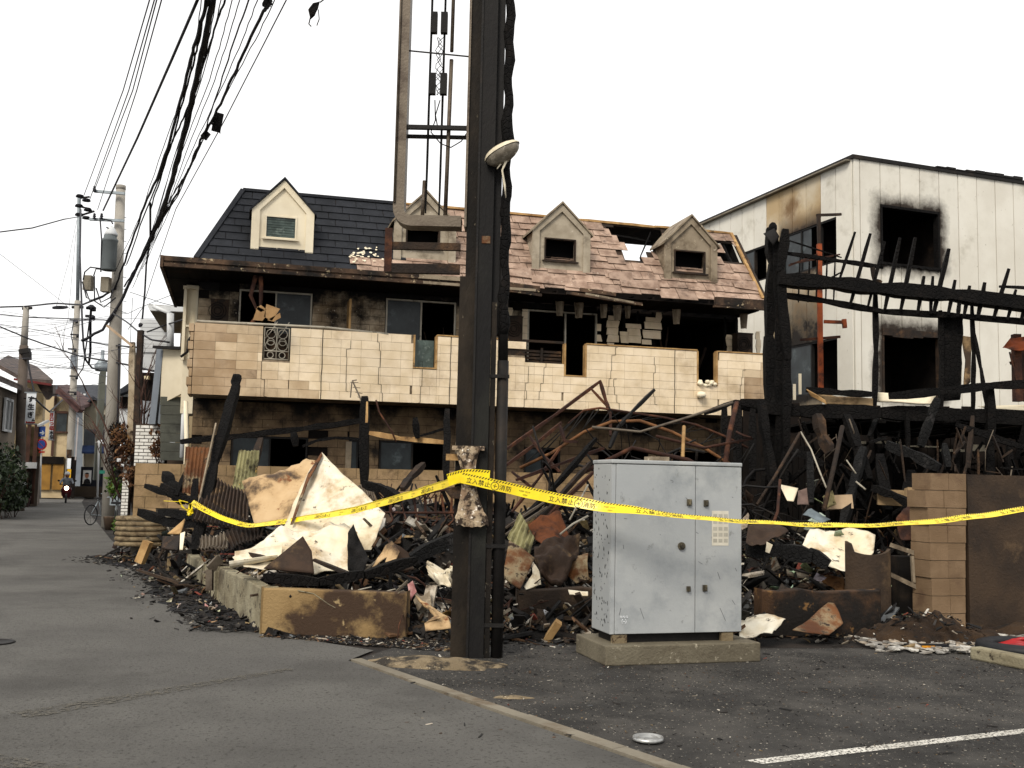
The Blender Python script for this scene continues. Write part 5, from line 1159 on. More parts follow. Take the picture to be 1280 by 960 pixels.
# ---------------------------------------------------------------- charred timbers lying and leaning in the rubble
CH = m_char
stick('leaning_post', [(294, 470, 16.2), (296, 480, 16.1), (268, 580, 15.2), (244, 690, 14.0)], .155, CH, 'tall charred post leaning over the rubble with its split tip on the balcony', 'post', rag=.22)
b = MB(); b.beam(D(270, 530, 15.5), D(246, 640, 14.4), .02, .05); b.build('pale_edge_batten', m_trims, None, 'pale batten running along the edge of the leaning charred post', 'batten')
stick('charred_beam', [(226, 552, 18.6), (300, 545, 18.6), (380, 536, 18.6), (452, 526, 18.5)], .13, CH, 'long thin charred beam crossing in front of the lower windows', rag=.3)
stick('charred_beam', [(378, 558, 18.4), (395, 551, 18.4), (420, 547, 18.4), (452, 549, 18.4)], .06, CH, 'thin arched charred pole joined to the upright burnt post', rag=.2)
stick('hanging_block', [(366, 540, 18.4), (370, 558, 18.4)], .14, CH, 'charred stump hanging under the long thin beam', 'stump')
stick('burnt_post', [(456, 496, 17.5), (455, 606, 17.2)], .16, CH, 'upright burnt post with a pale split face in front of the lower wall', 'post', rag=.12)
b = MB(); b.beam(D(459, 502, 17.38), D(457, 560, 17.3), .05, .03, rag=.3); b.build('split_face', m_wood, None, 'pale split strip on the upright burnt post', 'timber')
stick('charred_plank', [(326, 549, 17.8), (308, 612, 17)], .14, m_charb, 'short scorched plank leaning below the long thin beam', 'plank')
stick('scorched_rail', [(462, 541, 17.3), (500, 548, 17.2), (558, 553, 17)], .09, m_wood, 'tan scorched rail running from the burnt post toward the sign pole', 'rail', rag=.1)
stick('charred_post', [(519, 522, 17), (522, 548, 17)], .12, CH, 'short charred stump standing on the tan scorched rail', 'post')
stick('charred_post', [(559, 512, 16.6), (558, 600, 16)], .12, CH, 'charred post standing immediately beside the sign pole', 'post')
stick('charred_post', [(572, 540, 16), (570, 600, 15.6)], .06, m_trims, 'pale thin post between the charred post and the sign pole', 'post')
stick('charred_branch', [(530, 580, 16), (512, 598, 15.6), (503, 612, 15.2)], .11, m_charb, 'brown forked branch standing over the tape near the pole', 'branch')
stick('charred_branch', [(525, 545, 16.6), (560, 535, 16.6)], .05, CH, 'thin charred branch poking up from the scorched rail', 'branch')
rod('rusty_rod', [(470, 500, 17), (474, 515, 17), (490, 540, 17), (495, 552, 17)], .015, m_rust, 'rusty rod falling from the balcony edge beside the burnt post')
b = MB()
for i in range(5): p = D(438 + i * 3, 478 + i * 6, 18.4); b.beam(p, D(448 + i * 2.5, 478 + i * 7, 18.4), .012)
b.beam(D(440, 477, 18.4), D(438, 497, 18.4), .02); b.beam(D(441, 477, 18.4), D(456, 510, 18.2), .02); b.beam(D(440, 476, 18.4), D(446, 475, 18.4), .02)
b.build('bent_wire_rack', m_frame, None, 'bent wire rack leaning on the top of the burnt post', 'rack')
corr('slatted_panel', [D(447, 608, 15), D(464, 602, 15), D(470, 625, 14.8), D(455, 632, 14.8)], 7, m_frame, 'grey ribbed panel beside the upper edge of the white sheet', 'panel', .012)
for i, (P, w_, lb_) in enumerate([
    ([(203, 607, 17.5), (230, 622, 17.2), (262, 638, 16.8)], .15, 'thick charred log with a rounded tip at the road side of the heap'),
    ([(206, 592, 17.9), (214, 603, 17.6), (228, 628, 17.2)], .19, 'short thick charred log pointing upward by the road'),
    ([(182, 607, 18), (212, 618, 17.6), (240, 625, 17.2)], .12, 'charred log lying highest at the roadside end of the heap'),
    ([(176, 640, 17.4), (205, 652, 17), (250, 655, 16.2)], .17, 'thick charred log lying low beside the wicker basket'),
    ([(200, 640, 17), (240, 645, 16.3), (290, 655, 15.4)], .15, 'long charred log lying beneath the yellow tape knot'),
    ([(222, 620, 17.2), (234, 588, 17.4)], .1, 'charred stake rising from the roadside logs'),
    ([(240, 640, 16), (245, 600, 16.4)], .12, 'charred stake directly behind the leaning post foot')]):
    stick('charred_log', P, w_, CH, lb_, 'log', rag=.3)
stick('pale_batten', [(228, 632, 15.6), (290, 641, 15.2)], .05, m_trims, 'long pale batten lying across the roadside logs', 'batten', rag=.05)
stick('pale_batten', [(145, 678, 19.5), (166, 666, 19)], .1, m_charb, 'scorched board lying at the outermost road end of the rubble', 'board', h=.03)
stick('charred_plank', [(236, 672, 14.5), (262, 690, 13.8)], .14, m_charb, 'brown plank above the pale low wall stub', 'plank', h=.04)
for i, (P, w_, m_, lb_) in enumerate([
    ([(640, 705, 12.2), (690, 640, 12.8), (742, 590, 13.2)], .05, m_rust, 'lowest rusty bar of the bundle slanting up to the cabinet'),
    ([(634, 690, 12.4), (690, 632, 12.9), (738, 578, 13.4)], .06, m_charb, 'brown bar second lowest in the slanting bundle'),
    ([(632, 672, 12.8), (690, 612, 13.3), (735, 560, 13.8)], .07, CH, 'thick black bar in the middle of the slanting bundle'),
    ([(660, 650, 13.0), (700, 600, 13.5), (745, 548, 14)], .06, CH, 'black bar reaching highest in the slanting bundle'),
    ([(632, 660, 12.6), (680, 628, 12.9)], .03, m_frame, 'thin pale bar crossing below the tape beside the pole'),
    ([(632, 668, 12.5), (684, 634, 12.8)], .03, m_frame, 'second thin pale bar just under the first one by the pole'),
    ([(645, 600, 13.8), (700, 580, 14), (755, 560, 14.2)], .05, m_rust, 'rusty bar lying flat above the slanting bundle')]):
    stick('scrap_bar', P, w_, m_, lb_, 'bar', rag=.15)
for P, w_, m_, nm, lb_ in [
    ([(632, 562, 14.8), (692, 520, 15.2), (751, 476, 15.6)], .045, m_rust, 'steel_strut', 'long rusty strut rising to the bent triangular peak before the balcony'),
    ([(750, 476, 15.6), (757, 500, 15.5), (763, 518, 15.4), (763, 545, 15.2)], .045, m_rust, 'steel_strut', 'rusty strut dropping from the bent triangular peak'),
    ([(738, 485, 15.5), (763, 512, 15.4)], .04, m_rust, 'steel_strut', 'short rusty cross strut inside the bent triangular peak'),
    ([(632, 582, 14.4), (668, 556, 14.6), (702, 528, 14.8)], .045, m_rust, 'steel_strut', 'second rusty strut running parallel below the long one'),
    ([(662, 545, 14.6), (680, 570, 14.4), (700, 590, 14.2)], .038, m_rust, 'steel_strut', 'rusty strut crossing downward over the lower window'),
    ([(700, 532, 14.6), (706, 552, 14.5), (722, 552, 14.4)], .04, m_rust, 'steel_strut', 'small hooked rusty strut at the end of the parallel strut'),
    ([(818, 487, 15), (790, 515, 14.8), (772, 535, 14.6), (762, 560, 14.4)], .05, m_steel, 'steel_strut', 'dark straight strut pointing up across the beige balcony'),
    ([(700, 640, 13.6), (668, 612, 13.8), (640, 590, 14)], .035, m_rust, 'steel_strut', 'thin rusty strut crossing behind the yellow tape'),
    ([(640, 640, 13.6), (672, 600, 14), (700, 560, 14.2)], .035, m_rust, 'steel_strut', 'thin rusty strut leaning the other way behind the tape')]:
    stick(nm, P, w_, m_, lb_, 'strut', rag=.05)
tr = thing('bent_roof_truss', 'bent rusty lattice roof truss arching over the rubble behind the grey cabinet', 'truss', D(790, 600, 14.6))
top = [D(x, y, 14.8) for x, y in ((710, 530), (730, 513), (750, 510), (790, 516), (830, 522), (870, 531), (905, 545), (935, 560))]
bot = [D(x, y, 14.7) for x, y in ((650, 585), (690, 566), (730, 540), (765, 527), (800, 526), (840, 540), (880, 560), (920, 585))]
b = MB(); b.tube(top, .018, 6); b.build('chord', m_rust, tr); b = MB(); b.tube(bot, .024, 6); b.build('chord', MT('tan rust', '7a5230', '5a3a20', 4, '2c1a10', .6, .1, 5, bump=.4), tr)
b = MB()
for i in range(22):
    t = i / 21; f = lambda P, t: P[min(int(t * 7), 6)].lerp(P[min(int(t * 7), 6) + 1], t * 7 - min(int(t * 7), 6)); b.tube([f(top, t), f(bot, min(1, max(0, t + (.03 if i % 2 else -.03))))], .009, 4)
b.build('web_rod', m_steel, tr, kind='stuff')
for P, r_, m_, lb_ in [
    ([(740, 534, 14.4), (800, 540, 14.3), (850, 525, 14.4), (916, 503, 14.6)], .02, m_frame, 'grey brown rod sweeping up to the charred door frame'),
    ([(921, 503, 14.3), (912, 540, 14), (905, 590, 13.6)], .035, m_rust, 'dull pink rusty rod standing in the charred door frame'),
    ([(855, 533, 14), (853, 580, 13.6)], .025, m_wood, 'upright tan rod behind the top of the grey cabinet'),
    ([(820, 545, 14), (880, 560, 13.8), (940, 548, 13.9), (920, 540, 14)], .02, m_rust, 'rusty rod looping behind the grey cabinet'),
    ([(700, 620, 13.2), (730, 590, 13.4), (790, 560, 13.6), (860, 575, 13.6), (905, 600, 13.4)], .03, m_rust, 'arched rusty rod hidden partly by the grey cabinet'),
    ([(735, 606, 13), (712, 650, 12.6)], .012, m_alu, 'thin pale wire reaching to the cabinet edge'),
    ([(735, 645, 12.4), (716, 655, 12.3), (700, 668, 12.2)], .014, m_alu, 'thin pale curved strip beside the cabinet edge'),
    ([(1000, 541, 14), (972, 590, 13.6), (946, 631, 13.2)], .02, m_charb, 'thin brown rod slanting down to the grey cabinet'),
    ([(1001, 540, 14), (1014, 562, 13.8), (1024, 588, 13.6), (1033, 610, 13.4)], .012, m_alu, 'thin pale curved strip bowed over the black rubble'),
    ([(1053, 533, 13.8), (1042, 585, 13.4), (1030, 637, 13)], .03, m_charb, 'light brown pole leaning in the black rubble'),
    ([(1058, 575, 13.6), (1070, 592, 13.5)], .01, m_alu, 'short pale stick above the leaning brown pole'),
    ([(1070, 602, 13.4), (1082, 612, 13.3)], .012, m_alu, 'short pale stick next to the bluish charred post'),
    ([(975, 600, 13.4), (972, 640, 13), (966, 655, 12.8)], .02, m_rust, 'rusty hooked rod beside the cream plate')]:
    rod('bent_rod', P, r_, m_, lb_)
b = MB(); P0, P1 = D(470, 640, 13.2), D(568, 640, 12.9); P2, P3 = D(476, 632, 13.2), D(566, 622, 13.0)
rk = thing('rusty_rack', 'rusty curved metal rack with short bars under the tape near the pole', 'rack', D(520, 660, 13))
b.tube([D(448, 640, 13.3), D(500, 641, 13.1), D(568, 641, 12.9)], .016, 6); b.tube([D(515, 622, 13), D(540, 615, 13), D(568, 610, 13)], .016, 6); b.build('rail', m_rust, rk)
b = MB()
for x in (458, 472, 488, 505, 520, 532, 544, 555, 564): b.beam(D(x, 641, 13.05), D(x - 3 + (x % 5), 628 if x < 515 else 618, 13.05), .03, .012); b.tube([D(x, 641, 13.05), D(x + 3, 650, 12.95), D(x - 4, 657, 12.9)], .012, 5)
b.build('rack_bar', m_rust, rk, kind='stuff')
stick('charred_log', [(512, 700, 12), (570, 670, 12.3)], .17, m_charg, 'ashy charred log lying under the rusty rack', 'log', rag=.2)
stick('charred_log', [(455, 605, 14), (480, 612, 13.8), (500, 625, 13.5)], .14, CH, 'charred log heaped beside the white sheet peak', 'log')
stick('charred_log', [(932, 686, 12.6), (975, 688, 12.5), (1015, 695, 12.4)], .33, m_charg, 'very thick cracked charred log beside the grey cabinet', 'log', h=.2, rag=.12)
stick('charred_log', [(1010, 690, 12.4), (1036, 706, 12.3)], .16, m_charg, 'shorter charred log at the end of the very thick one', 'log')
b = MB(); c = D(470, 655, 12.8)
for i in range(9): b.tube([D(420 + i * 4, 690 - i * 5, 12.1), D(424 + i * 4, 697 - i * 5, 12.05), D(421 + i * 4, 702 - i * 5, 12.0)], .02, 5)
m_earth = MT('burnt earth', '3a2a1a', '251a11', 3, '120e0b', .58, .1, 2, '8a7a62', .7, 22, rough=.95, bump=1, bs=40)
blob('earth_mound', D(1155, 785, 11.4) * 1 - V((0, 0, D(1155, 785, 11.4).z)), .8, .42, .30, m_earth, kind='stuff', seed=9, n=36)
blob('earth_mound', V((6.2, 12.0, 0)), .9, .4, .2, m_earth, kind='stuff', seed=12)
def mz(x, y): return max(.01, .3 * (1 - ((x - 4.55) ** 2 / .5 + (y - 11.4) ** 2 / .35)))
chips(380, lambda q: (q.gauss(4.5, .5), q.gauss(11.3, .35)), mz, .01, .06, rq, tilt=.6)
# pale broken roof tiles strewn at the lot edge
b = MB()
for i in range(1100):
    x = rq.uniform(3.7, 7.6); y = rq.uniform(10.45, 11.5) + (x - 4) * .16
    if x < 4.3 and rq.random() < .6: continue
    s = rq.uniform(.03, .12); b.col = rq.choice([(.5, .48, .44), (.35, .33, .3), (.62, .6, .55), (.25, .24, .22), (.5, .42, .33)]); c = V((x, y, .01 + rq.random() * .03)); rt = rrot(rq, .18); n_ = rq.choice((3, 4, 5))
    b.slab([c + rt @ V((math.cos(a * 6.283 / n_) * s * rq.uniform(.6, 1), math.sin(a * 6.283 / n_) * s * .7 * rq.uniform(.6, 1), 0)) for a in range(n_)], rt @ V((0, 0, .012)))
b.col = (1, 1, 1); b.build('tile_rubble', m_chip, None, None, None, None, 'stuff')
b = MB(); c = G(1158, 812, .0); b.box(c + V((0, 0, .03)), .44, .09, .05, Euler((0, 0, .1)).to_matrix()); o_ = b.build('spirit_level', MT('black plastic', '16171b', '0f1013', 5, rough=.5, bump=.1), None, 'flat black plastic bar with an orange window on the lot edge', 'tool')
b = MB(); b.box(c + V((-.0, -.052, .035)), .14, .012, .022, Euler((0, 0, .1)).to_matrix()); b.build('orange_window', MT('amber', 'c98a1e', 'a86e12', 9, bump=0), o_)

# ================================================================ CHARRED TIMBER FRAME of the burnt house on the right
tf = thing('charred_timber_frame', 'black charred timber house skeleton with sloping beam and rafters before the white building', 'timber frame', V((7.2, 15.5, 0)))
def tb(nm, P, w_, h=None, rag=.2, m_=m_char): return stick(nm, P, w_, m_, None, None, h=h, rag=rag, parent=tf)
tb('post', [(963, 285, 15.2), (966, 330, 15.2), (962, 420, 15.3), (964, 560, 15.3), (960, 640, 15.3)], .19, rag=.32); tb('post', [(982, 287, 15), (976, 340, 15), (984, 450, 15), (982, 560, 15), (978, 640, 15)], .15, rag=.35); tb('post', [(970, 300, 15.1), (972, 400, 15.1), (974, 500, 15.1), (972, 640, 15.1)], .12, rag=.35)
b = MB(); ell(b, D(965, 286, 15.1), V((.07, 0, .02)), V((0, .07, 0)), V((0, 0, .1)), -1.5, 1.5, 8, 5); b.build('post_tip', m_char, tf)
plate('burnt_scrap', [(954, 292, 15), (968, 285, 15), (974, 296, 15), (966, 308, 15), (960, 300, 15)], m_steel, None, None, .03, 2, parent=tf)
tb('roof_beam', [(972, 350, 15), (1040, 354, 15), (1100, 361, 15), (1190, 369, 15), (1310, 384, 15)], .25, .2, .05)
tb('rail', [(978, 316, 15.1), (1050, 326, 15.1), (1104, 334, 15.1)], .065); tb('rail', [(972, 368, 15.1), (1030, 376, 15.1), (1100, 389, 15.1), (1200, 395, 15.1), (1310, 405, 15.1)], .10, .09, .12)
tb('rail', [(1249, 358, 15), (1310, 361, 15)], .05)
for A, B_, w_ in [((1069, 290), (1050, 347), .05), ((1088, 292), (1062, 383), .055), ((1106, 302), (1085, 383), .05), ((1125, 297), (1106, 387), .055), ((1144, 297), (1126, 388), .055), ((1155, 345), (1147, 392), .05), ((1166, 345), (1163, 392), .045), ((1186, 311), (1167, 392), .06), ((1194, 350), (1185, 394), .05), ((1200, 372), (1197, 396), .05),
                  ((1212, 357), (1205, 396), .05), ((1231, 353), (1222, 398), .055), ((1261, 336), (1242, 398), .06), ((1270, 362), (1259, 400), .055), ((1284, 372), (1276, 404), .05)]:
    tb('rafter', [(*A, 14.95), (*B_, 15.0)], w_, rag=.15)
tb('stud', [(1094, 366, 15.2), (1095, 440, 15.2), (1093, 510, 15.2)], .075, rag=.15); tb('stud', [(1175, 388, 15.2), (1177, 450, 15.2), (1176, 520, 15.2)], .07)
b = MB(); crumple(b, [D(1176, 394, 15.3), D(1203, 396, 15.3), D(1200, 440, 15.3), D(1199, 500, 15.3), D(1174, 502, 15.3)], .03, 3, .06); b.build('charred_panel', m_char, tf)
b = MB(); crumple(b, [D(1201, 420, 15.4), D(1213, 422, 15.4), D(1212, 478, 15.4), D(1204, 486, 15.4), D(1206, 450, 15.4)], .02, 2, .03); b.build('brown_board', m_sheett, tf)
tb('stud', [(1215, 382, 15.2), (1217, 440, 15.2), (1216, 520, 15.2)], .06); tb('brace', [(1217, 415, 15.1), (1226, 460, 15.1), (1234, 512, 15)], .05)
tb('brace', [(1030, 352, 15), (1052, 340, 15)], .03); tb('brace', [(1090, 330, 15.1), (1093, 350, 15.1), (1102, 353, 15.1)], .06, m_=m_charb)
for x in (1000, 1012, 1022, 1034, 1044): tb('batten', [(x, 322, 15.6), (x - 2, 378, 15.6)], .025)
tb('brace', [(988, 330, 15.3), (1050, 318, 15.4)], .03, m_=m_rust); tb('brace', [(984, 300, 15.2), (1040, 318, 15.4), (1052, 322, 15.3)], .025)
# upper floor remains
tb('floor_beam', [(925, 505, 15.2), (1000, 514, 15.1), (1100, 516, 15), (1200, 519, 15), (1310, 524, 15)], .22, .22, .1)
tb('floor_beam', [(1112, 463 + 32, 14.8), (1180, 489, 14.8), (1240, 482, 14.8), (1310, 479, 14.8)], .13, .13, .1); tb('floor_beam', [(1008, 487, 15.1), (1050, 491, 15.1), (1090, 493, 15.1)], .1, .1, .1)
tb('post', [(1238, 485, 14.9), (1237, 560, 14.9), (1237, 640, 14.8)], .13); tb('post', [(1262, 555, 14.9), (1262, 640, 14.9)], .1)
for i, (P, m_) in enumerate([([(1012, 488, 15.3), (1035, 497, 15.3), (1095, 499, 15.2), (1096, 509, 15.2), (1034, 505, 15.2)], m_sheett), ([(1095, 492, 15.4), (1170, 494, 15.4), (1164, 506, 15.3), (1096, 503, 15.4)], m_trim), ([(1222, 508, 15.3), (1310, 505, 15.3), (1310, 514, 15.3), (1240, 513, 15.3)], m_trim), ([(1009, 486, 15.0), (1032, 500, 14.9), (1034, 505, 14.9), (1014, 495, 15)], m_wood)]):
    b = MB(); crumple(b, [D(*p) for p in P], .02, 2, .03); b.build('torn_fascia_board', m_, tf)
b = MB()
for i in range(26):                                   # charred floor deck boards, uneven ends
    x = 4.6 + i * .24; b.obb(V((x, 15.3 + rq.uniform(-.1, .15), 2.62 + rq.uniform(-.03, .03))), V((.225, 0, rq.uniform(-.02, .02))), V((0, rq.uniform(3.2, 4.6), 0)), V((0, 0, .04)))
b.each('floor_deck_board', m_char, tf)
b = MB()
for i in range(34):                                   # scorched rear boarding under the floor deck
    x = 4.2 + i * .22; b.obb(V((x, 19.8, 0)), V((.205, 0, 0)), V((0, .03, 0)), V((0, 0, 3.0 + rq.uniform(-.03, .25))))
b.obb(V((4.1, 19.86, 0)), V((7.8, 0, 0)), V((0, .05, 0)), V((0, 0, 2.95))); b.each('rear_board', m_dark, tf)
b = MB()
for i in range(12): b.obb(V((4.5 + i * .0, 15.6 + i * .35, 0)), V((.03, 0, 0)), V((0, .32, 0)), V((0, 0, 2.6 + rq.uniform(-.6, .1))))
b.each('side_board', m_dark, tf)
for P, w_, m_, in [([(923, 508, 15), (922, 600, 14.7)], .13, m_char), ([(941, 512, 15), (941, 600, 14.7)], .13, m_char), ([(905, 510, 15), (906, 590, 14.8)], .11, m_char), ([(951, 500, 14.8), (958, 550, 14.6), (968, 610, 14.4)], .13, m_char), ([(880, 517, 15), (918, 502, 15), (948, 508, 15)], .09, m_char),
                   ([(1022, 518, 14.6), (1028, 545, 14.5), (1038, 566, 14.4)], .15, m_charb), ([(1012, 566, 14), (1014, 630, 13.6)], .11, m_charg), ([(1080, 560, 14.2), (1066, 610, 13.8), (1053, 655, 13.4)], .13, m_charg), ([(1108, 556, 14), (1140, 568, 13.8), (1174, 585, 13.6)], .17, m_charg),
                   ([(1086, 553, 14), (1108, 547, 14)], .05, m_char), ([(1090, 610, 13.6), (1120, 620, 13.4), (1160, 645, 13.0)], .12, m_char), ([(1172, 498, 14.6), (1164, 520, 14.6), (1151, 558, 14.5)], .12, m_charg), ([(1134, 515, 14.8), (1135, 562, 14.8)], .07, m_char), ([(1100, 570, 14.4), (1110, 640, 13.8)], .16, m_char),
                   ([(1058, 520, 14.8), (1072, 560, 14.4), (1085, 600, 14.2)], .14, m_char), ([(1195, 530, 14.6), (1280, 560, 14.4)], .1, m_char), ([(1216, 520, 14.6), (1210, 585, 14.4)], .07, m_charb), ([(985, 560, 14.6), (1030, 580, 14.4)], .12, m_char), ([(1140, 590, 14.2), (1130, 650, 13.8)], .15, m_char), ([(1180, 555, 14.4), (1186, 585, 14.2)], .1, m_charg)]:
    tb('fallen_timber', P, w_, None, .25, m_)
b = MB()
for x, y, w_, h_ in ((1075, 553, 14, 3), (1110, 553, 30, 3), (1148, 558, 50, 2), (1190, 563, 30, 3), (1225, 560, 20, 8), (1125, 564, 30, 3), (980, 495, 3, 14), (993, 490, 3, 20), (1000, 480, 3, 26)):
    p = D(x, y, 17); b.box(p, w_ / 1300 * 17, .04, h_ / 1300 * 17)
b.build('white_siding_fragment', m_trim, tf, kind='stuff')
b = MB()
for i in range(330):                                  # charred laths and scraps inside the burnt room
    p = V((rq.uniform(4.4, 10.5), rq.uniform(14.2, 18.5), rq.uniform(.4, 2.4))); q = p + V((rq.uniform(-.5, .5), rq.uniform(-.5, .5), rq.uniform(-.8, .8))); b.beam(p, q, rq.uniform(.02, .07), rag=.2)
b.build('burnt_lath', m_char, tf, kind='stuff')
b = MB()
for i in range(110):
    p = V((rq.uniform(4.0, 9.5), rq.uniform(13.6, 15.2), rq.uniform(.4, 2.3))); q = p + V((rq.uniform(-.25, .25), rq.uniform(-.2, .2), rq.uniform(-.5, .6))); b.beam(p, q, rq.uniform(.015, .035), rag=.2)
b.build('scorched_lath', m_charb, tf, kind='stuff')
b = MB()
for i in range(46):                                   # thin pale wires and strips hanging off the burnt floor
    p = V((rq.uniform(4.0, 9.5), rq.uniform(13.6, 15.6), rq.uniform(.8, 2.6))); d = V((rq.uniform(-.3, .3), rq.uniform(-.2, .2), rq.uniform(-.7, -.2))); q = p + d * .5 + V((rq.uniform(-.1, .1), 0, 0)); b.tube([p, q, p + d], rq.choice((.005, .007, .012)), 4)
b.build('hanging_wire', m_frame, tf, kind='stuff')
scraps(150, lambda q: (q.uniform(3.9, 9), q.uniform(13, 16)), lambda x, y: heapz(x, y) + rq.random() * .9, .04, .16, rq, 'scorched_sheet_scrap', PD * 3 + PW, .3)
chips(5000, lambda q: (q.uniform(-7.6, -4.3), q.uniform(15.5, 20)), heapz, .02, .13, rq, long=.5)
def arl(q): y = q.uniform(13.8, 19.8); return lbx(y) + q.uniform(-.55, 2.2), y
def hz2(x, y): return max(heapz(x, y), .02 + .25 * noise.noise(V((x * 2, y * 2, 0))))
b = MB()
for i in range(230):
    x, y = arl(rq); z = hz2(x, y) + rq.uniform(0, .22); d = V((rq.uniform(-1, 1), rq.uniform(-.7, .7), rq.gauss(.1, .4))).normalized() * rq.uniform(.12, .55); b.col = tuple(k * .9 for k in palc(rq)); b.beam(V((x, y, z)) - d, V((x, y, z)) + d, rq.uniform(.02, .09), rq.uniform(.012, .04), rag=.15)
b.col = (1, 1, 1); b.build('broken_lath', m_chip, None, None, None, None, 'stuff')
scraps(240, arl, hz2, .05, .24, rq, 'scorched_sheet_scrap', PD * 2 + PW[:3] + [(.3, .2, .08)], .15)
chips(4500, arl, hz2, .015, .1, rq, long=.5)
scraps(90, spill, lambda x, y: spz(x, y) + .01, .015, .07, rq, 'pale_sheet_scrap', PW, .02)
# orange steel column with arms
oc = thing('orange_steel_column', 'orange primed steel column with short arms standing between charred posts', 'steel column', D(1026, 600, 16.2))
b = MB(); b.beam(D(1024, 305, 16.2), D(1026, 486, 16.2), .07, .07); b.build('column_lower', m_orange, oc); b = MB(); b.beam(D(1023, 270, 16.2), D(1024, 305, 16.2), .05, .05); b.beam(D(1021, 269, 16.2), D(1051, 268, 16.4), .04, .04); b.build('column_top', m_charb, oc)
b = MB(); b.beam(D(1030, 402, 16.2), D(1056, 403, 16.2), .05, .05); b.beam(D(1055, 399, 16.2), D(1056, 410, 16.2), .06, .06); b.build('arm', m_orange, oc); b = MB(); b.beam(D(1000, 425, 16.2), D(1050, 421, 16.3), .04, .04); b.beam(D(986, 332, 16.2), D(1022, 318, 16.2), .03, .03); b.build('rusty_arm', m_rust, oc)
rs = thing('rusty_stair_post', 'rust brown steel posts with a torn hood at the far end of the charred frame', 'steel post', D(1272, 600, 15.6))
b = MB(); b.beam(D(1270, 418, 15.6), D(1272, 502, 15.6), .11, .11); b.beam(D(1280, 425, 15.7), D(1281, 502, 15.7), .05, .05); b.build('post', m_rust, rs)
b = MB(); crumple(b, [D(1253, 435, 15.5), D(1264, 421, 15.5), D(1290, 419, 15.5), D(1290, 438, 15.4), D(1262, 436, 15.4)], .04, 3, .01); b.build('torn_hood', m_orange, rs); b = MB(); b.beam(D(1262, 440, 15.5), D(1272, 480, 15.5), .02); b.beam(D(1263, 454, 15.6), D(1276, 450, 15.6), .05); b.build('brace', m_rust, rs)
# cardboard box on the burnt balcony
cbx = thing('cardboard_box', 'open brown cardboard box lying on the burnt balcony rail', 'box', D(345, 402, 20.1))
m_card = MT('cardboard', '9a7a52', '846643', 5, bump=.1)
for P in ([(316, 400), (322, 383), (332, 388), (332, 396), (328, 401)], [(330, 396), (333, 380), (350, 386), (340, 401)], [(320, 386), (326, 381), (333, 387), (326, 390)], [(334, 400), (350, 391), (351, 397), (342, 402)]):
    b = MB(); b.slab([D(x, y, 20.0) for x, y in P], V((0, .012, 0))); b.build('carton_flap', m_card, cbx)
# ================================================================ STREET AT THE LEFT
def fbox(b, x0, x1, y0, y1, Y, dep=.3): # box whose front face spans a pixel rectangle at depth Y
    a, c = D(x0, y1, Y), D(x1, y0, Y); return b.obb(V((a.x, Y, a.z)), V((c.x - a.x, 0, 0)), V((-.43 * dep if Y > 40 else 0, dep, 0)), V((0, 0, c.z - a.z)))
m_fcream = MT('cream stucco', 'b5a281', 'a08d6c', .6, '7d6c52', .62, .1, .7, bump=.2); m_fgrey = MT('grey cladding', '6f757c', '5d636a', .8, bump=.2); m_froof = MT('brown roof tile', '4f4541', '3d3532', 3, '6a5a52', .6, .1, 2, bump=1, bs=20); m_froofr = MT('reddish roof tile', '553c3a', '412d2c', 3, bump=1, bs=20)
m_froofd = MT('dark roof tile', '33363c', '282a30', 3, bump=1, bs=20); m_fwood = MT('street brown trim', '4a2f24', '35221a', 3, bump=.2); m_yellow = MT('ochre shutter', '8a6528', '70501e', 1.5, bump=.1); m_blue = MT('blue awning', '2c3f66', '22304f', 2, bump=.1); m_siding = MT('white siding', 'c9cbcc', 'b8babb', .8, bump=.1)
m_signw = MT('sign white', 'd5d9dd', 'c6cbd0', 1, bump=0); m_signk = MT('sign black ink', '14141a', '1a1a20', 5, bump=0); m_signr = MT('sign red ink', 'a8281e', '8f2018', 5, bump=0); m_signb = MT('sign blue', '26458c', '1f3a78', 3, bump=0)
# --- row house nearest on the far kerb
h1 = thing('row_house', 'brown two storey house with white window frames behind the dark hedge', 'house', G(8, 640))
b = MB(); b.slab([V((*p, 0)) for p in ((-18.6, 34), (-21.9, 46), (-30, 45), (-27, 33))], V((0, 0, 5.1))); b.build('wall', MT('brown grey wall', '6d6152', '5a5044', .8, '3d352d', .6, .1, 1, bump=.2), h1)
b = MB(); b.slab([V((-18.0, 33.6, 5.05)), V((-21.4, 46.5, 5.05)), V((-24.9, 46, 6.5)), V((-21.5, 33.2, 6.5))], V((0, 0, .15)))
for i in range(14): t = i / 14; p = V((-18.0, 33.6, 5.2)).lerp(V((-21.4, 46.5, 5.2)), t); b.tube([p, p + V((-3.5, -.4, 1.45))], .08, 5)
b.build('tiled_roof', m_froof, h1)
dd = V((-3.3, 12, 0)).normalized()
for t, z0, z1, w_ in ((6.0, 3.4, 4.7, 1.8), (9.3, 3.3, 4.6, 1.6), (9.5, .9, 2.3, 1.5), (3.2, 3.3, 4.6, 1.6)):
    p = V((-18.6, 34, 0)) + dd * t + V((.06, 0, 0)); fr2 = MB(); fr2.obb(p + Z3 * z0, dd * w_, V((.08, .02, 0)), Z3 * .1); fr2.obb(p + Z3 * z1, dd * w_, V((.08, .02, 0)), Z3 * .1)
    for k in (0, .5, .96): fr2.obb(p + dd * w_ * k + Z3 * (z0 + .1), dd * .08, V((.08, .02, 0)), Z3 * (z1 - z0 - .1))
    o_ = fr2.build('window_frame', m_siding, h1); g = MB(); g.obb(p + Z3 * (z0 + .1) + dd * .02, dd * (w_ - .04), V((.03, .01, 0)), Z3 * (z1 - z0 - .12)); g.build('pane', m_glass, o_)
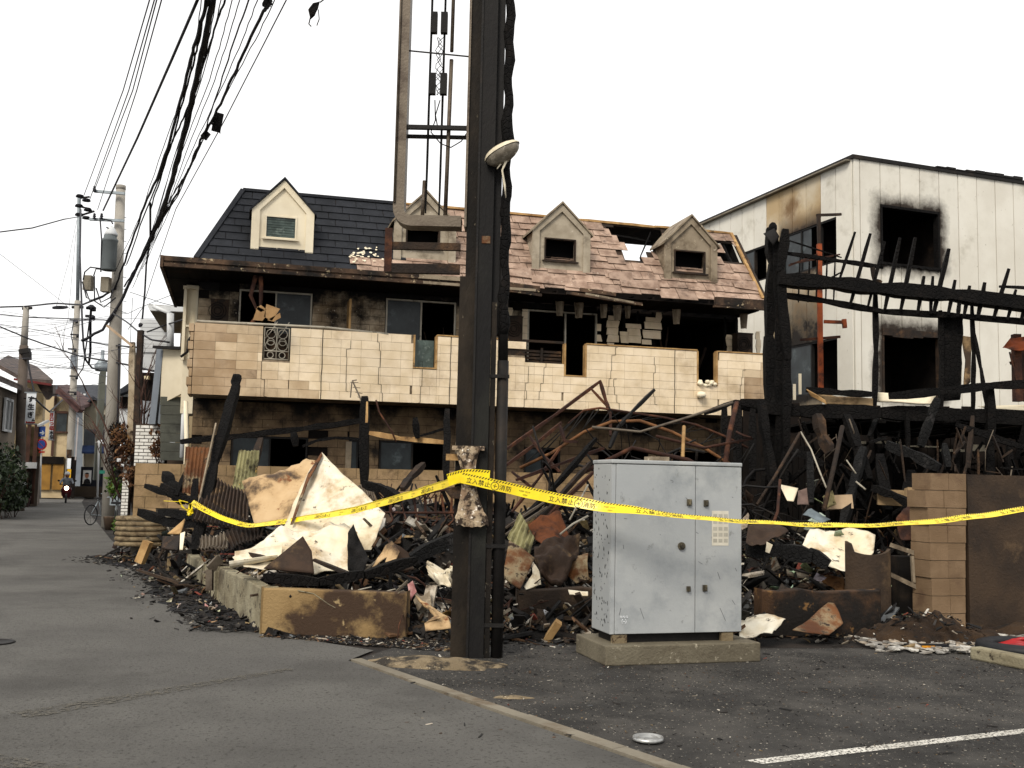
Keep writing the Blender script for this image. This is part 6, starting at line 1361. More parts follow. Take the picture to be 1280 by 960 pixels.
b = MB(); b.tube([D(25, 640, 44), D(26, 480, 44)], .06, 6); b.build('downpipe', m_galv, h1)
# --- cream house with overhanging brown roof
h2 = thing('row_house', 'cream house with reddish tiled roof and dark timber posts behind the hanging white sign', 'house', G(40, 628))
b = MB(); fbox(b, 16, 56, 476, 570, 50, 6); b.build('wall', MT('beige plank wall', 'ab9876', '95835f', 2, '5a4c38', .6, .1, 1, bump=.3), h2)
b = MB(); b.slab([D(-6, 458, 47), D(30, 478, 47), D(66, 480, 47), D(46, 462, 56), D(10, 448, 56)], V((0, 0, .18))); b.slab([D(46, 480, 47.6), D(66, 481, 47.6), D(66, 492, 47.6), D(58, 500, 47.6)], V((-.4, 1.2, .1))); b.build('tiled_roof', m_froof, h2)
b = MB(); b.beam(D(18, 474, 46.9), D(64, 481, 46.9), .14, .1);  b.build('red_gutter', MT('red gutter', '6a2b2a', '55201f', 3, bump=.1), h2)
b = MB(); fbox(b, 14, 50, 570, 632, 50, 6); b.build('lower_wall', MT('brown grey lower wall', '5a5046', '463d35', 1, bump=.3), h2)
for x in (24, 33, 42):
    b = MB(); fbox(b, x, x + 1.4, 530, 630, 49.8, .1); b.build('timber_post', m_fwood, h2)
b = MB(); fbox(b, 20, 46, 578, 585, 49.5, .4); b.build('canopy', m_siding, h2)
b = MB(); fbox(b, 26, 32, 590, 630, 49.7, .1); fbox(b, 36, 41, 590, 630, 49.7, .1); b.build('doorway', m_dark, h2)
# --- cream house facing down the street with the ochre shutters
h3 = thing('cream_shop_house', 'cream house facing down the street with reddish roof and ochre shutters at ground level', 'house', G(70, 622))
b = MB(); fbox(b, 47, 96, 496, 622, 66, 7); b.build('wall', m_fcream, h3)
b = MB(); b.slab([D(72, 486, 64.5), D(84, 484, 72), D(118, 506, 72), D(100, 512, 64.5)], V((0, 0, .2))); b.slab([D(56, 494, 64.8), D(72, 486, 64.8), D(100, 512, 64.8), D(96, 516, 64.8), D(72, 492, 64.8)], V((0, .8, .05))); b.build('tiled_roof', m_froofr, h3)
b = MB(); fbox(b, 49, 64, 580, 612, 65.8, .15); b.build('shutter', m_yellow, h3); b = MB(); fbox(b, 64.5, 80, 580, 612, 65.8, .15); b.build('shutter', m_yellow, h3)
b = MB(); fbox(b, 48, 80, 571, 579.5, 65.7, .5); b.build('dark_canopy', m_dark, h3); b = MB(); fbox(b, 70, 84, 517, 539, 65.85, .1); b.build('window', m_glass, h3)
b = MB(); fbox(b, 66.5, 68, 494, 570, 65.8, .12); fbox(b, 69, 85, 514, 516.5, 65.8, .12); fbox(b, 69, 85, 539.5, 541, 65.8, .12); b.build('timber_strip', m_fwood, h3)
b = MB(); fbox(b, 81, 96, 571, 622, 65.7, .2); b.build('dark_gate', m_dark, h3)
# --- grey gabled house
h4 = thing('gabled_house', 'pale gabled house with grey cladding and a navy awning at the street end', 'house', G(118, 622))
b = MB(); b.slab([D(106, 622, 70), D(106, 503, 70), D(116, 496, 70), D(138, 510, 70), D(138, 622, 70)], V((-3, 7, 0))); b.build('wall', MT('pale stucco', 'aaa597', '96907f', .6, bump=.2), h4)
b = MB(); b.slab([D(102, 508, 69.5), D(116, 495, 69.5), D(116, 498, 69.5), D(104, 510, 69.5)], V((0, 8, 0))); b.slab([D(116, 495, 69.5), D(140, 509, 69.5), D(140, 513, 69.5), D(116, 498, 69.5)], V((0, 8, 0))); b.build('gable_roof', m_froofd, h4)
b = MB(); fbox(b, 104, 131, 537, 560, 69.8, .15)
for i in range(12): fbox(b, 104.5 + i * 2.2, 105.2 + i * 2.2, 539, 560, 69.7, .1)
b.build('grey_cladding', m_fgrey, h4); b = MB(); fbox(b, 123.5, 130, 520, 536, 69.85, .1); b.build('window', m_dark, h4); b = MB(); fbox(b, 122.5, 131, 518, 519.8, 69.8, .15); b.build('window_hood', m_fwood, h4)
b = MB(); b.slab([D(103, 559, 69.5), D(130, 559, 69.5), D(131, 567, 68.6), D(102, 567, 68.6)], V((0, 0, .12))); b.build('awning', m_blue, h4)
b = MB(); fbox(b, 100, 131, 584, 608, 69.6, .2); b.build('navy_fence', MT('navy board', '191d2a', '141722', 2, bump=.1), h4); b = MB(); fbox(b, 90, 133, 608.5, 621, 69.3, .3); b.build('brown_wall', MT('brown low wall', '3d342b', '2c2620', 1, bump=.4), h4)
b = MB(); fbox(b, 103, 114.5, 588, 605, 69.45, .03); ps = b.build('poster', m_signw, None, 'white poster with a dark suited figure hung on the navy fence', 'poster')
b = MB(); c = D(108.7, 594.5, 69.42); b.add([c + V((math.cos(a * .524) * .13, 0, math.sin(a * .524) * .17)) for a in range(12)], [tuple(range(12))]); b.build('printed_face', MT('print skin', 'a5755c', '96684f', 6, bump=0), ps)
b = MB(); b.add([D(104, 605, 69.42), D(113.5, 605, 69.42), D(112, 599.5, 69.42), D(109, 598, 69.42), D(105.5, 599.5, 69.42)], [(0, 1, 2, 3, 4)]); b.add([c + V((math.cos(a * .524) * .14, -.005, .1 + math.sin(a * .524) * .1)) for a in range(7)], [tuple(range(7))]); b.build('printed_suit', m_signk, ps)
h5 = thing('dark_roof_house', 'low dark roofed house seen above the street end behind the poles', 'house', G(85, 618)); b = MB(); fbox(b, 70, 140, 500, 616, 84, 6); b.build('wall', m_fgrey, h5)
b = MB(); b.slab([D(64, 502, 83), D(142, 502, 83), D(138, 484, 88), D(68, 484, 88)], V((0, 0, .2))); b.build('tiled_roof', m_froofd, h5); b = MB(); fbox(b, 97, 102, 491, 494, 83.5, .5); fbox(b, 104, 107, 492, 494, 83.5, .5); b.build('skylight', m_siding, h5)
h6 = thing('narrow_tower', 'narrow grey green concrete stair tower with a conical vent on top', 'tower', G(125, 622)); b = MB(); fbox(b, 117.5, 133, 464, 600, 58, 2.5); b.build('wall', MT('grey green wall', '55574f', '484a43', .8, bump=.3), h6)
b = MB(); b.lathe(D(127, 464, 58.6), [(.34, 0), (.42, .3), (.1, .75), (.1, 1.2)], 12); b.build('conical_vent', m_galv, h6)
# --- hedge and pots at the far kerb
def leafclump(name, cs, n, mat, size, label, cat, stems=True, group=None):
    rl = random.Random(len(label)); o = thing(name, label, cat, cs[0][0] - V((0, 0, cs[0][1]))); b = MB()
    for c, r in cs:
        for i in range(n):
            d = V((rl.gauss(0, 1), rl.gauss(0, 1), rl.gauss(0, 1))).normalized() * (rl.random() ** .45) * r; p = c + d; s = size * rl.uniform(.6, 1.3); rt = rrot(rl, 1.2)
            b.add([p + rt @ V((-s, 0, 0)), p + rt @ V((0, -s * .45, .1 * s)), p + rt @ V((s, 0, 0)), p + rt @ V((0, s * .45, .1 * s))], [(0, 1, 2, 3)])
    b.build('foliage', mat, o)
    if stems:
        s_ = MB()
        for c, r in cs:
            for i in range(4): s_.tube([V((c.x, c.y, max(0, c.z - r * 1.4))) + V((rl.uniform(-.1, .1), 0, 0)), c + V((rl.uniform(-r, r), rl.uniform(-r, r), rl.uniform(-r, r))) * .6], .012, 4)
        s_.build('stem', m_fwood, o)
    return o
m_leafd = MT('dark hedge leaf', '1c2a14', '101a0c', 3, '3a4a1e', .6, .1, 4, bump=0, rough=.6); m_leaf = MT('fresh green leaf', '4f6a22', '31491a', 5, '8a8a3a', .64, .1, 6, bump=0, rough=.6)
leafclump('hedge', [(D(3, 610, 36), .9), (D(12, 615, 37), .7), (D(-8, 590, 35), 1.1), (D(18, 622, 38), .5), (D(5, 585, 37), .7)], 700, m_leafd, .1, 'dark green hedge at the picture edge along the far kerb', 'hedge')
b = MB(); b.tube([D(21, 632, 40), D(21.5, 598, 40)], .17, 12); b.tube([D(21.5, 597, 40), D(22, 578, 40)], .17, 12); b.build('grey_pipe_post', m_pole, None, 'short thick grey pipe post standing beside the hedge', 'post')
b = MB(); b.lathe(G(29, 634), [(.22, 0), (.3, .45), (.32, .5), (0, .5)], 12); b.build('flower_pot', MT('maroon pot', '3f1a1c', '2d1214', 3, bump=.1), None, 'maroon flower pot with pale blossoms at the far kerb', 'pot')
b = MB()
for i in range(14): p = D(28 + random.uniform(-2, 3), 607 + random.uniform(-5, 8), 42); ell(b, p, V((.1, 0, 0)), V((0, .1, 0)), V((0, 0, .08)), -1.4, 1.4, 6, 4)
b.build('white_blossom', m_siding, None, 'clump of pale blossoms above the maroon flower pot', 'flowers')
# --- signs
def vsign(px0, px1, py0, py1, Y, label, chars, mat, size, col=None, rim=True):
    c = D((px0 + px1) / 2, (py0 + py1) / 2, Y); o = thing('hanging_sign', label, 'sign', V((c.x, c.y, D(px0, py1, Y).z))); b = MB(); fbox(b, px0, px1, py0, py1, Y, .18); b.build('sign_box', m_signw, o)
    for t, x, y, s, m_ in chars:
        letter('sign_letter', t, D(x, y, Y - .012), V((1, 0, 0)), V((0, 0, 1)), s, m_, o, 1, .012, True)
    b = MB(); fbox(b, px0 - .6, px1 + .6, py0 - .8, py0, Y - .02, .22); fbox(b, px0 - .6, px1 + .6, py1, py1 + .8, Y - .02, .22); b.build('sign_rim', m_galv, o); return o
vsign(31, 45.5, 491, 529.5, 43, 'tall white hanging sign with black brush lettering on the pole nearest the hedge', [('す', 38.5, 502, .27, m_signk), ('生', 38.5, 511.5, .27, m_signk), ('ぎ', 38, 521.5, .27, m_signk), ('ん', 41.5, 526, .12, m_signk), ('Restaurant', 38, 528.7, .085, m_signr)], None, 0)
vsign(60.5, 68, 514.5, 549.5, 48.5, 'narrow white sign with red and black characters behind the tall white one', [('日', 64.3, 520.3, .19, m_signr), ('口', 64.3, 525.8, .19, m_signr), ('つ', 64.3, 531.3, .19, m_signr), ('歯', 64.3, 537, .2, m_signr), ('木', 64.3, 542.7, .19, m_signk), ('場', 64.3, 548.3, .19, m_signk)], None, 0)
b = MB(); b.beam(D(45, 498, 43), D(30, 498, 43.05), .05); b.build('sign_bracket', m_steel, None, 'short steel bracket holding the tall white hanging sign', 'bracket')
b = MB(); b.tube([D(50.5, 622, 50), D(51.5, 545, 50)], .035, 8); sp = b.build('sign_post', m_siding, None, 'thin white traffic sign post with blue board and round no parking disc', 'sign post')
b = MB(); fbox(b, 48, 57, 533, 545.5, 49.9, .04); b.build('blue_board', m_signb, sp); letter('arrow_mark', '→', D(52.5, 543.5, 49.88), V((1, 0, 0)), V((0, 0, 1)), .3, m_signw, sp, 1, .01, True)
def disc(b, c, r, n=16): return b.add([c + V((math.cos(i * 6.283 / n) * r, 0, math.sin(i * 6.283 / n) * r)) for i in range(n)] + [c + V((math.cos(i * 6.283 / n) * r, .03, math.sin(i * 6.283 / n) * r)) for i in range(n)], [tuple(range(n)), tuple(range(2 * n - 1, n - 1, -1))] + [((i + 1) % n, i, n + i, n + (i + 1) % n) for i in range(n)])
cN = D(51.5, 555.5, 49.85); b = MB(); disc(b, cN, .27); b.build('disc_rim', m_signr, sp); b = MB(); disc(b, cN - V((0, .01, 0)), .20); b.build('disc_face', m_signb, sp); b = MB(); b.beam(cN + V((-.15, -.02, .15)), cN + V((.15, -.02, -.15)), .06, .01); b.build('disc_bar', m_signr, sp)
b = MB(); fbox(b, 48, 56, 564, 566, 49.9, .04); b.build('small_plate', m_signr, sp); b = MB(); b.beam(D(48, 532, 49), D(60, 526, 49.5), .16, .1); b.build('white_awning_tube', m_siding, None, 'slanted white fluorescent tube lamp above the blue board', 'lamp')
b = MB(); fbox(b, 93.5, 98.5, 522, 575, 60, .15); b.build('tall_blank_sign', MT('faded pink white sign', 'b8b0ae', 'a39b99', 1, bump=0), None, 'tall narrow faded blank sign board in front of the gabled house', 'sign')
b = MB(); b.tube([D(121.5, 625, 57), D(123.5, 556, 57), D(123.7, 551, 57)], .06, 8); wp = b.build('white_post', m_siding, None, 'thin white post with a small hood beside the big concrete pole', 'post'); b = MB(); b.slab([D(119, 553, 57), D(124, 550, 57), D(130, 555, 57), D(124, 553.5, 57)], V((0, .4, .03))); b.build('hood', m_siding, wp)
# --- scooter rider coming up the street
sg = G(82, 629); sk = thing('motor_scooter', 'dark red motor scooter with its headlight on coming up the street', 'scooter', sg)
def skin_mesh(name, verts, edges, radii, mat, parent, sub=1):
    me = bpy.data.meshes.new(name); off = wloc(parent) if parent else V((0, 0, 0)); me.from_pydata([V(v) - off for v in verts], edges, []); o = bpy.data.objects.new(name, me); COL.objects.link(o)
    if parent: o.parent = parent
    md = o.modifiers.new('skin', 'SKIN'); md.use_smooth_shade = True
    for i, r_ in enumerate(radii): me.skin_vertices[0].data[i].radius = (r_, r_) if not isinstance(r_, tuple) else r_
    me.skin_vertices[0].data[0].use_root = True
    s_ = o.modifiers.new('sub', 'SUBSURF'); s_.levels = sub; s_.render_levels = sub; me.materials.append(mat); return o
m_red = MT('dark red fairing', '4a1218', '30090e', 3, rough=.35, bump=0); m_tyre = MT('tyre rubber', '0f0f10', '17171a', 8, bump=.2)
for dy in (0, 1.25):
    b = MB(); b.tube([sg + V((.0, dy + math.cos(a / 12 * 6.283) * .22, .25 + math.sin(a / 12 * 6.283) * .22)) for a in range(13)], .055, 8, False); b.tube([sg + V((-.05, dy, .25)), sg + V((.05, dy, .25))], .1, 8); b.build('wheel', m_tyre, sk)
b = MB(); crumple(b, [sg + V(p) for p in ((-.24, .1, .45), (-.27, .05, .75), (-.14, -.02, 1.0), (.14, -.02, 1.0), (.27, .05, .75), (.24, .1, .45), (.1, .1, .3), (-.1, .1, .3))], .01, 2, .06); b.build('front_fairing', m_red, sk)
b = MB(); b.obb(sg + V((-.17, .2, .28)), V((.34, 0, 0)), V((0, 1.2, 0)), V((0, 0, .12))); b.slab([sg + V((-.16, .75, .4)), sg + V((-.16, 1.5, .4)), sg + V((-.14, 1.5, .72)), sg + V((-.14, .8, .74))], V((.3, 0, 0))); b.build('scooter_body', m_red, sk); b = MB(); b.tube([sg + V((-.36, .15, 1.02)), sg + V((0, .08, .98)), sg + V((.36, .15, 1.02))], .022, 6); b.build('handlebar', m_steel, sk)
for s_ in (-1, 1):
    b = MB(); b.tube([sg + V((s_ * .3, .12, 1.02)), sg + V((s_ * .4, .1, 1.2))], .01, 4); ell(b, sg + V((s_ * .42, .1, 1.22)), V((.07, 0, 0)), V((0, .03, 0)), V((0, 0, .05)), -1.4, 1.4, 8, 4); b.build('mirror', m_steel, sk)
b = MB(); b.tube([sg + V((0, -.085, .82)), sg + V((0, -.03, .82))], .11, 14); b.build('headlight', MT('lit headlight', 'fff3d8', 'fff3d8', 1, bump=0, emit=('fff0cc', 14)), sk)
pr = thing('person', 'rider in a grey jacket and white helmet sitting on the motor scooter', 'person', sg + V((0, .7, .75))); rd = [(0, .9, .82), (0, .85, 1.1), (0, .78, 1.32), (0, .76, 1.42), (-.2, .76, 1.3), (-.33, .5, 1.12), (-.3, .2, 1.06), (.2, .76, 1.3), (.33, .5, 1.12), (.3, .2, 1.06), (-.12, .9, .8), (-.2, .5, .76), (-.16, .35, .42), (.12, .9, .8), (.2, .5, .76), (.16, .35, .42), (-.16, .22, .4), (.16, .22, .4)]
skin_mesh('body', [sg + V(v) for v in rd], [(0, 1), (1, 2), (2, 3), (2, 4), (4, 5), (5, 6), (2, 7), (7, 8), (8, 9), (0, 10), (10, 11), (11, 12), (0, 13), (13, 14), (14, 15), (12, 16), (15, 17)], [.17, .17, .15, .07, .08, .06, .045, .08, .06, .045, .1, .085, .06, .1, .085, .06, .05, .05], MT('grey jacket', '7b7f86', '5c6068', 3, bump=0), pr)
b = MB(); ell(b, sg + V((0, .74, 1.53)), V((.12, 0, 0)), V((0, .13, 0)), V((0, 0, .14)), -1.3, 1.5, 14, 8); b.build('face', MT('face skin', '8d5f49', '7d523e', 6, bump=0), pr); b = MB(); ell(b, sg + V((0, .76, 1.58)), V((.145, 0, 0)), V((0, .16, 0)), V((0, 0, .15)), -.1, 1.5, 16, 6); b.build('helmet', m_siding, pr)
sk.rotation_euler.z = R(23); pr.rotation_euler.z = R(23); pr.location = sg + V((-.28, .64, .75))
# --- bicycle by the big pole
def bicycle(px, py, Y, label, rot):
    c = D(px, py, Y); c.z = 0; o = thing('bicycle', label, 'bicycle', c); u = V((math.cos(rot), math.sin(rot), 0))
    for s_ in (-.5, .5):
        b = MB(); w_ = c + u * s_ + Z3 * .33; b.tube([w_ + u * math.cos(a / 16 * 6.283) * .31 + Z3 * math.sin(a / 16 * 6.283) * .31 for a in range(17)], .02, 6, False)
        for a in range(8): b.tube([w_, w_ + u * math.cos(a / 8 * 6.283) * .3 + Z3 * math.sin(a / 8 * 6.283) * .3], .004, 3)
        b.build('wheel', m_tyre, o)
    b = MB(); pB, pS, pH, pR, pF = c + Z3 * .3, c - u * .15 + Z3 * .8, c + u * .38 + Z3 * .82, c - u * .5 + Z3 * .33, c + u * .5 + Z3 * .33
    for p, q in ((pB, pS), (pB, pH), (pR, pB), (pR, pS), (pH, pF), (pS, pH), (pH, pH + Z3 * .15)): b.tube([p, q], .016, 6)
    b.build('frame', m_galv, o); b = MB(); n_ = V((-u.y, u.x, 0)); b.tube([pH + Z3 * .16 - n_ * .26 - u * .1, pH + Z3 * .18, pH + Z3 * .16 + n_ * .26 - u * .1], .014, 6); b.build('handlebar', m_galv, o); b = MB(); b.box(pS + Z3 * .04, .24, .14, .06); b.build('saddle', m_tyre, o)
    b = MB(); b.box(pH + u * .2 + Z3 * .05, .3, .3, .22); b.build('basket', m_galv, o)
bicycle(145, 640, 28.5, 'silver bicycle parked by the roadside plants with its wheel toward the camera', 1.9); bicycle(127, 633, 33.5, 'dark bicycle half hidden behind the big concrete pole', 1.3)
b = MB(); b.lathe(G(139, 662), [(.0, 0), (.18, 0), (.24, .35), (.24, .38), (0, .36)], 12); b.build('planter', m_concd, None, 'dark planter at the foot of the roadside bush', 'planter')
leafclump('roadside_bush', [(D(148, 600, 27), .36), (D(144, 610, 27), .25), (D(156, 606, 26.8), .22), (D(150, 588, 27), .16)], 150, m_leaf, .075, 'bright green leafy bush beside the big concrete pole', 'bush'); leafclump('potted_plant', [(D(149, 655, 25.5), .2)], 120, m_leaf, .05, 'small green potted plant beside the silver bicycle', 'plant')
m_dead = MT('dead brown leaf', '5a3a20', '3c2615', 4, '7a5a34', .6, .1, 5, bump=0); leafclump('withered_shrub', [(D(205, 545, 22.6), .3), (D(200, 562, 22.6), .22), (D(212, 535, 22.6), .2)], 170, m_dead, .06, 'brown withered shrub hanging over the white brick wall', 'shrub')
leafclump('withered_creeper', [(D(162, 560, 24.5), .22), (D(155, 575, 24.6), .3), (D(165, 595, 24.3), .28), (D(150, 545, 25), .3)], 170, m_dead, .06, 'brown withered creeper around the weathered timber post', 'creeper')
# bare branches
def branches(name, base, top, n, label, seed, spread=1.2, r0=.035):
    rb = random.Random(seed); b = MB(); p0, p1 = base, top
    def grow(p, d, L, r, k):
        pts = [p]; q = p
        for i in range(4): d = (d + V((rb.uniform(-.22, .22), rb.uniform(-.2, .2), rb.uniform(-.05, .2)))).normalized(); q = q + d * L / 4; pts.append(q)
        b.tube(pts, [r, r * .85, r * .7, r * .55, r * .4], 5)
        if k:
            for i in range(3): j = rb.randint(1, 4); grow(pts[j], (d + V((rb.uniform(-1, 1), rb.uniform(-.7, .7), rb.uniform(-.1, .6))) * spread * .8).normalized(), L * rb.uniform(.4, .65), r * .5, k - 1)
    for i in range(n): t = i / max(1, n - 1); grow(p0.lerp(p1, t * .3), ((p1 - p0).normalized() + V((rb.uniform(-.4, .4), rb.uniform(-.2, .2), 0))).normalized(), (p1 - p0).length * rb.uniform(.6, 1), r0, 3)
    o = thing(name, label, 'tree', V((base.x, base.y, 0))); b.build('branch', m_fwood, o); return o
leafclump('dark_creeper', [(D(155, 555, 25.6), .35), (D(150, 575, 25.8), .35), (D(148, 540, 26), .25), (D(158, 590, 25.5), .3)], 260, MT('sooty leaf', '15130f', '0e0c0a', 4, bump=0), .07, 'black sooty creeper behind the brown one above the bush', 'creeper')
branches('bare_tree', D(160, 640, 26), D(152, 480, 26), 3, 'bare leafless tree with thin reddish branches before the big pole', 4); branches('bare_tree', D(178, 560, 24), D(185, 475, 24), 3, 'bare scorched sapling above the white brick wall', 9, r0=.025)
# --- white brick wall pieces and weathered post
bwm = MT('whitewashed brick', 'd8d6d0', 'c6c3bb', 5, '8a8378', .66, .08, 4, rough=.7, bump=.3)
def brickwall(name, px0, px1, py0, py1, Y, label, dx=V((1, 0, 0))):
    a, c = D(px0, py1, Y), D(px1, py0, Y); W_ = (c.x - a.x); o = thing(name, label, 'wall', V((a.x, Y, 0))); k = MB(); z0 = a.z if a.z > .3 else 0; k.obb(V((a.x, Y + .02, z0)), dx * W_, V((-dx.y, dx.x, 0)) * .16, Z3 * (c.z - z0)); k.build('mortar_core', m_concd, o)
    b = MB(); z = z0; r = 0
    while z < c.z - .03:
        x = -(r % 2) * .1
        while x < W_ - .02: lo, hi = max(0, x), min(W_, x + .2); x += .2; (hi - lo > .03) and b.obb(V((a.x, Y - .005, z)) + dx * (lo + .008), dx * (hi - lo - .016), V((-dx.y, dx.x, 0)) * .2, Z3 * .058)
        z += .075; r += 1
    b.build('brick_course', bwm, o, kind='stuff'); return o
brickwall('white_brick_wall', 167, 208, 530, 582, 22.8, 'white brick wall on top of the tan fence with a withered shrub'); brickwall('white_brick_pillar', 149, 164, 560, 668, 24.6, 'slender white brick pillar beside the silver bicycle')
b = MB(); b.beam(D(176, 413, 25), D(172, 500, 25), .13, .13); b.beam(D(172, 500, 25), D(168, 640, 24.8), .14, .14, rag=.1); b.build('weathered_post', m_charb, None, 'weathered brown timber post behind the white brick pillar', 'post')
b = MB(); b.beam(D(166, 428, 25.3), D(163, 600, 25), .16, .12, rag=.15); b.build('peeled_post', MT('peeled pale timber', 'a89a84', '8a7b64', 4, '4a3c2e', .6, .1, 3, bump=.6), None, 'pale peeling timber post leaning next to the weathered brown one', 'post')
b = MB(); b.beam(D(134, 407, 25), D(166, 433, 25), .1, .05); b.build('hanging_board', MT('pinkish board', 'b09a82', '9a846c', 4, bump=.2), None, 'slanted pinkish board hanging from the top of the peeling post', 'board')
b = MB(); fbox(b, 124, 131, 588, 592, 31.2, .02); g_ = b.build('green_plate', MT('green sign', '1f6a5a', '185447', 3, bump=0), None, 'small green address plate on the big concrete pole', 'sign')
b = MB(); fbox(b, 146, 151, 573, 577, 24.4, .02); fbox(b, 151, 155, 580, 583, 24.4, .02); b.build('white_tag', m_siding, None, 'two small white tags on the dark creeper', 'tag')
# --- neighbour house behind the burnt house's end
nh = thing('neighbour_house', 'white sided neighbour house with grey parapet stairs behind the burnt house end', 'house', V((-9, 25, 0)))
b = MB(); fbox(b, 214, 262, 388, 640, 27.2, 5); b.build('wall', m_fcream, nh)
b = MB(); fbox(b, 176, 214, 440, 462, 29.0, .2)
for i in range(8): fbox(b, 175, 214, 436 - i * 5.2, 440 - i * 5.2, 28.95 - .004 * i, .2)
b.build('siding', m_siding, nh)
b = MB(); b.slab([D(184, 381, 26), D(240, 384, 26), D(240, 390, 26), D(187, 388, 26)], V((0, .2, 0))); b.build('eave_fascia', m_siding, nh)
b = MB(); b.slab([D(186, 386, 26.2), D(240, 390, 26.2), V((D(240, 390, 30).x, 30, D(240, 390, 26).z)), V((D(205, 425, 30).x, 30, D(240, 390, 26).z))], V((0, 0, .12))); b.slab([D(186, 384, 26.1), D(215, 386, 26.1), D(212, 425, 30)], V((.02, 0, .06))); b.build('soffit', m_conc, nh)
b = MB(); b.tube([D(213, 392, 25.6), D(213, 436, 25.6)], .09, 8); b.tube([D(192, 383, 25.9), D(213, 392, 25.6)], .05, 6); b.tube([D(236, 366, 23.6), D(235, 430, 23.6)], .12, 8); b.each('downpipe', m_siding, nh)
b = MB(); fbox(b, 176, 200, 466, 500, 28, .3); b.build('dark_entrance', m_dark, nh); b = MB(); fbox(b, 180, 186, 470, 474, 27.8, .1); b.build('pale_window', MT('pale pane', 'd8cba8', 'c8bb98', 3, bump=0), nh)  # small pane in plain pale cream
b = MB(); b.slab([D(203, 436, 22.4), D(240, 437, 22.0), D(236, 487, 22.0), D(200, 506, 22.4)], V((0, .12, 0))); b.build('stair_parapet', MT('cream parapet', 'c9bfa9', 'b9ae97', .8, bump=.1), nh)
b = MB(); b.slab([D(196, 435, 22.6), D(204, 436, 22.38), D(194, 530, 22.38), D(186, 530, 22.6)], V((0, .15, 0))); b.build('parapet_end', m_fgrey, nh); b = MB(); b.beam(D(194, 434, 22.3), D(241, 436, 21.9), .16, .06); b.build('coping', m_steel, nh)
b = MB(); fbox(b, 190, 206, 500, 575, 23.4, .1); b.build('blue_panel', m_fgrey, nh)
b = MB(); k = 0
for i in range(7): a = D(200, 575 - i * 11.4, 22.3); c = D(234, 564.2 - i * 11.4, 22.3); b.obb(V((a.x, 22.3, a.z)), V((c.x - a.x, 0, 0)), V((0, .15, 0)), V((0, 0, c.z - a.z - .01)))
b.build('retaining_slab', MT('dark green grey block', '4a4b43', '3c3d36', 1.5, '2c2c27', .6, .1, 2, bump=.5), nh)
b = MB(); fbox(b, 170, 240, 560, 640, 24.2, .3); b.build('dark_gap_slab', m_concd, nh)  # added dark slab that closes the bright gap behind brick wall and fence
b = MB(); b.tube([D(231, 500, 21.6), D(228, 572, 21.6)], .06, 8); b.build('white_downpipe', m_siding, nh); b = MB(); b.tube([D(240, 420, 21), D(236, 425, 21), D(234, 440, 21), D(226, 446, 21)], .03, 6); b.build('hooked_pipe', m_steel, nh)
ph = thing('far_house', 'small house with dark gabled roof glimpsed behind the bare tree', 'house', V((-14.5, 42, 0))); b = MB(); fbox(b, 147, 164, 488, 540, 40, 3); b.build('wall', m_siding, ph); b = MB(); b.slab([D(142, 492, 39.5), D(162, 478, 39.5), D(166, 480, 39.5), D(166, 486, 39.5), D(146, 494, 39.5)], V((0, 4, 0))); b.build('roof', m_froofd, ph); b = MB(); fbox(b, 149, 160, 496, 510, 39.9, .1); b.build('window', m_dark, ph)
# ================================================================ UTILITY POLES
up = thing('utility_pole', 'big concrete utility pole carrying a grey transformer and crossarms', 'utility pole', V((D(137, 655, 32).x, 32, 0)))
b = MB(); b.tube([V((D(136, 655, 32).x, 32, 0)), D(144, 420, 32), D(151, 236, 32)], [.22, .19, .14], 16); b.tube([D(151, 237, 32), D(151.2, 232, 32)], .15, 12); b.build('shaft', m_pole, up)
for (a, c) in (((118, 239), (156, 242)), ((112, 274), (155, 276))): b = MB(); b.beam(D(*a, 31.7), D(*c, 31.7), .08, .08); b.build('crossarm', m_galv, up)
b = MB(); c0_ = D(135.5, 337, 31.4); b.lathe(c0_, [(.0, -.05), (.2, -.03), (.22, .0), (.22, .86), (.24, .88), (.24, .93), (.19, .98), (.19, 1.06), (.1, 1.12), (0, 1.12)], 18); b.build('transformer', MT('transformer grey', '62686a', '565b5c', 1.5, bump=.1), up)
b = MB(); b.lathe(c0_ + V((.02, 0, 1.06)), [(.19, 0), (.2, .05), (.12, .2), (.04, .3)], 12); b.build('transformer_cap', m_siding, up)
for x, y in ((108, 350), (130, 352)): b = MB(); fbox(b, x - 5, x + 6, y - 6, y + 12, 31.5, .25); b.build('switch_box', m_conc, up)
b = MB()
for P in ([(104, 350), (106, 340), (113, 334), (128, 336)], [(117, 345), (120, 336), (140, 338)], [(103, 352), (108, 372), (118, 376), (118, 345)], [(107, 362), (112, 376), (128, 370)], [(120, 360), (126, 378), (138, 372), (142, 362)], [(118, 376), (130, 384), (145, 372)], [(135, 300), (140, 288), (133, 284)], [(141, 280), (139, 276), (130, 274)], [(125, 272), (127, 300), (126, 340)]): b.tube([D(x, y, 31.3) for x, y in P], .022, 5)
b.build('lead_cable', m_wire, up)
def insul(par, pts, Y, r=.07):
    for x, y in pts: b = MB(); c = D(x, y, Y); b.lathe(c - Z3 * .1, [(.02, 0), (r, .02), (.03, .06), (r, .09), (.03, .13), (r * .8, .16), (0, .2)], 8); b.build('insulator', m_wire, par)
insul(up, [(118, 236), (127, 270), (118, 270)], 31.6, .06)
b = MB()
for i in range(9): y = 270 + i * 15; b.tube([D(146, y, 32), D(158, y + 2, 32)], .012, 4)
b.build('climbing_peg', m_galv, up); b = MB(); b.tube([D(149, 430, 31.7), D(148, 500, 31.6), D(144, 600, 31.5)], .035, 6); b.build('riser_cable', m_wire, up)
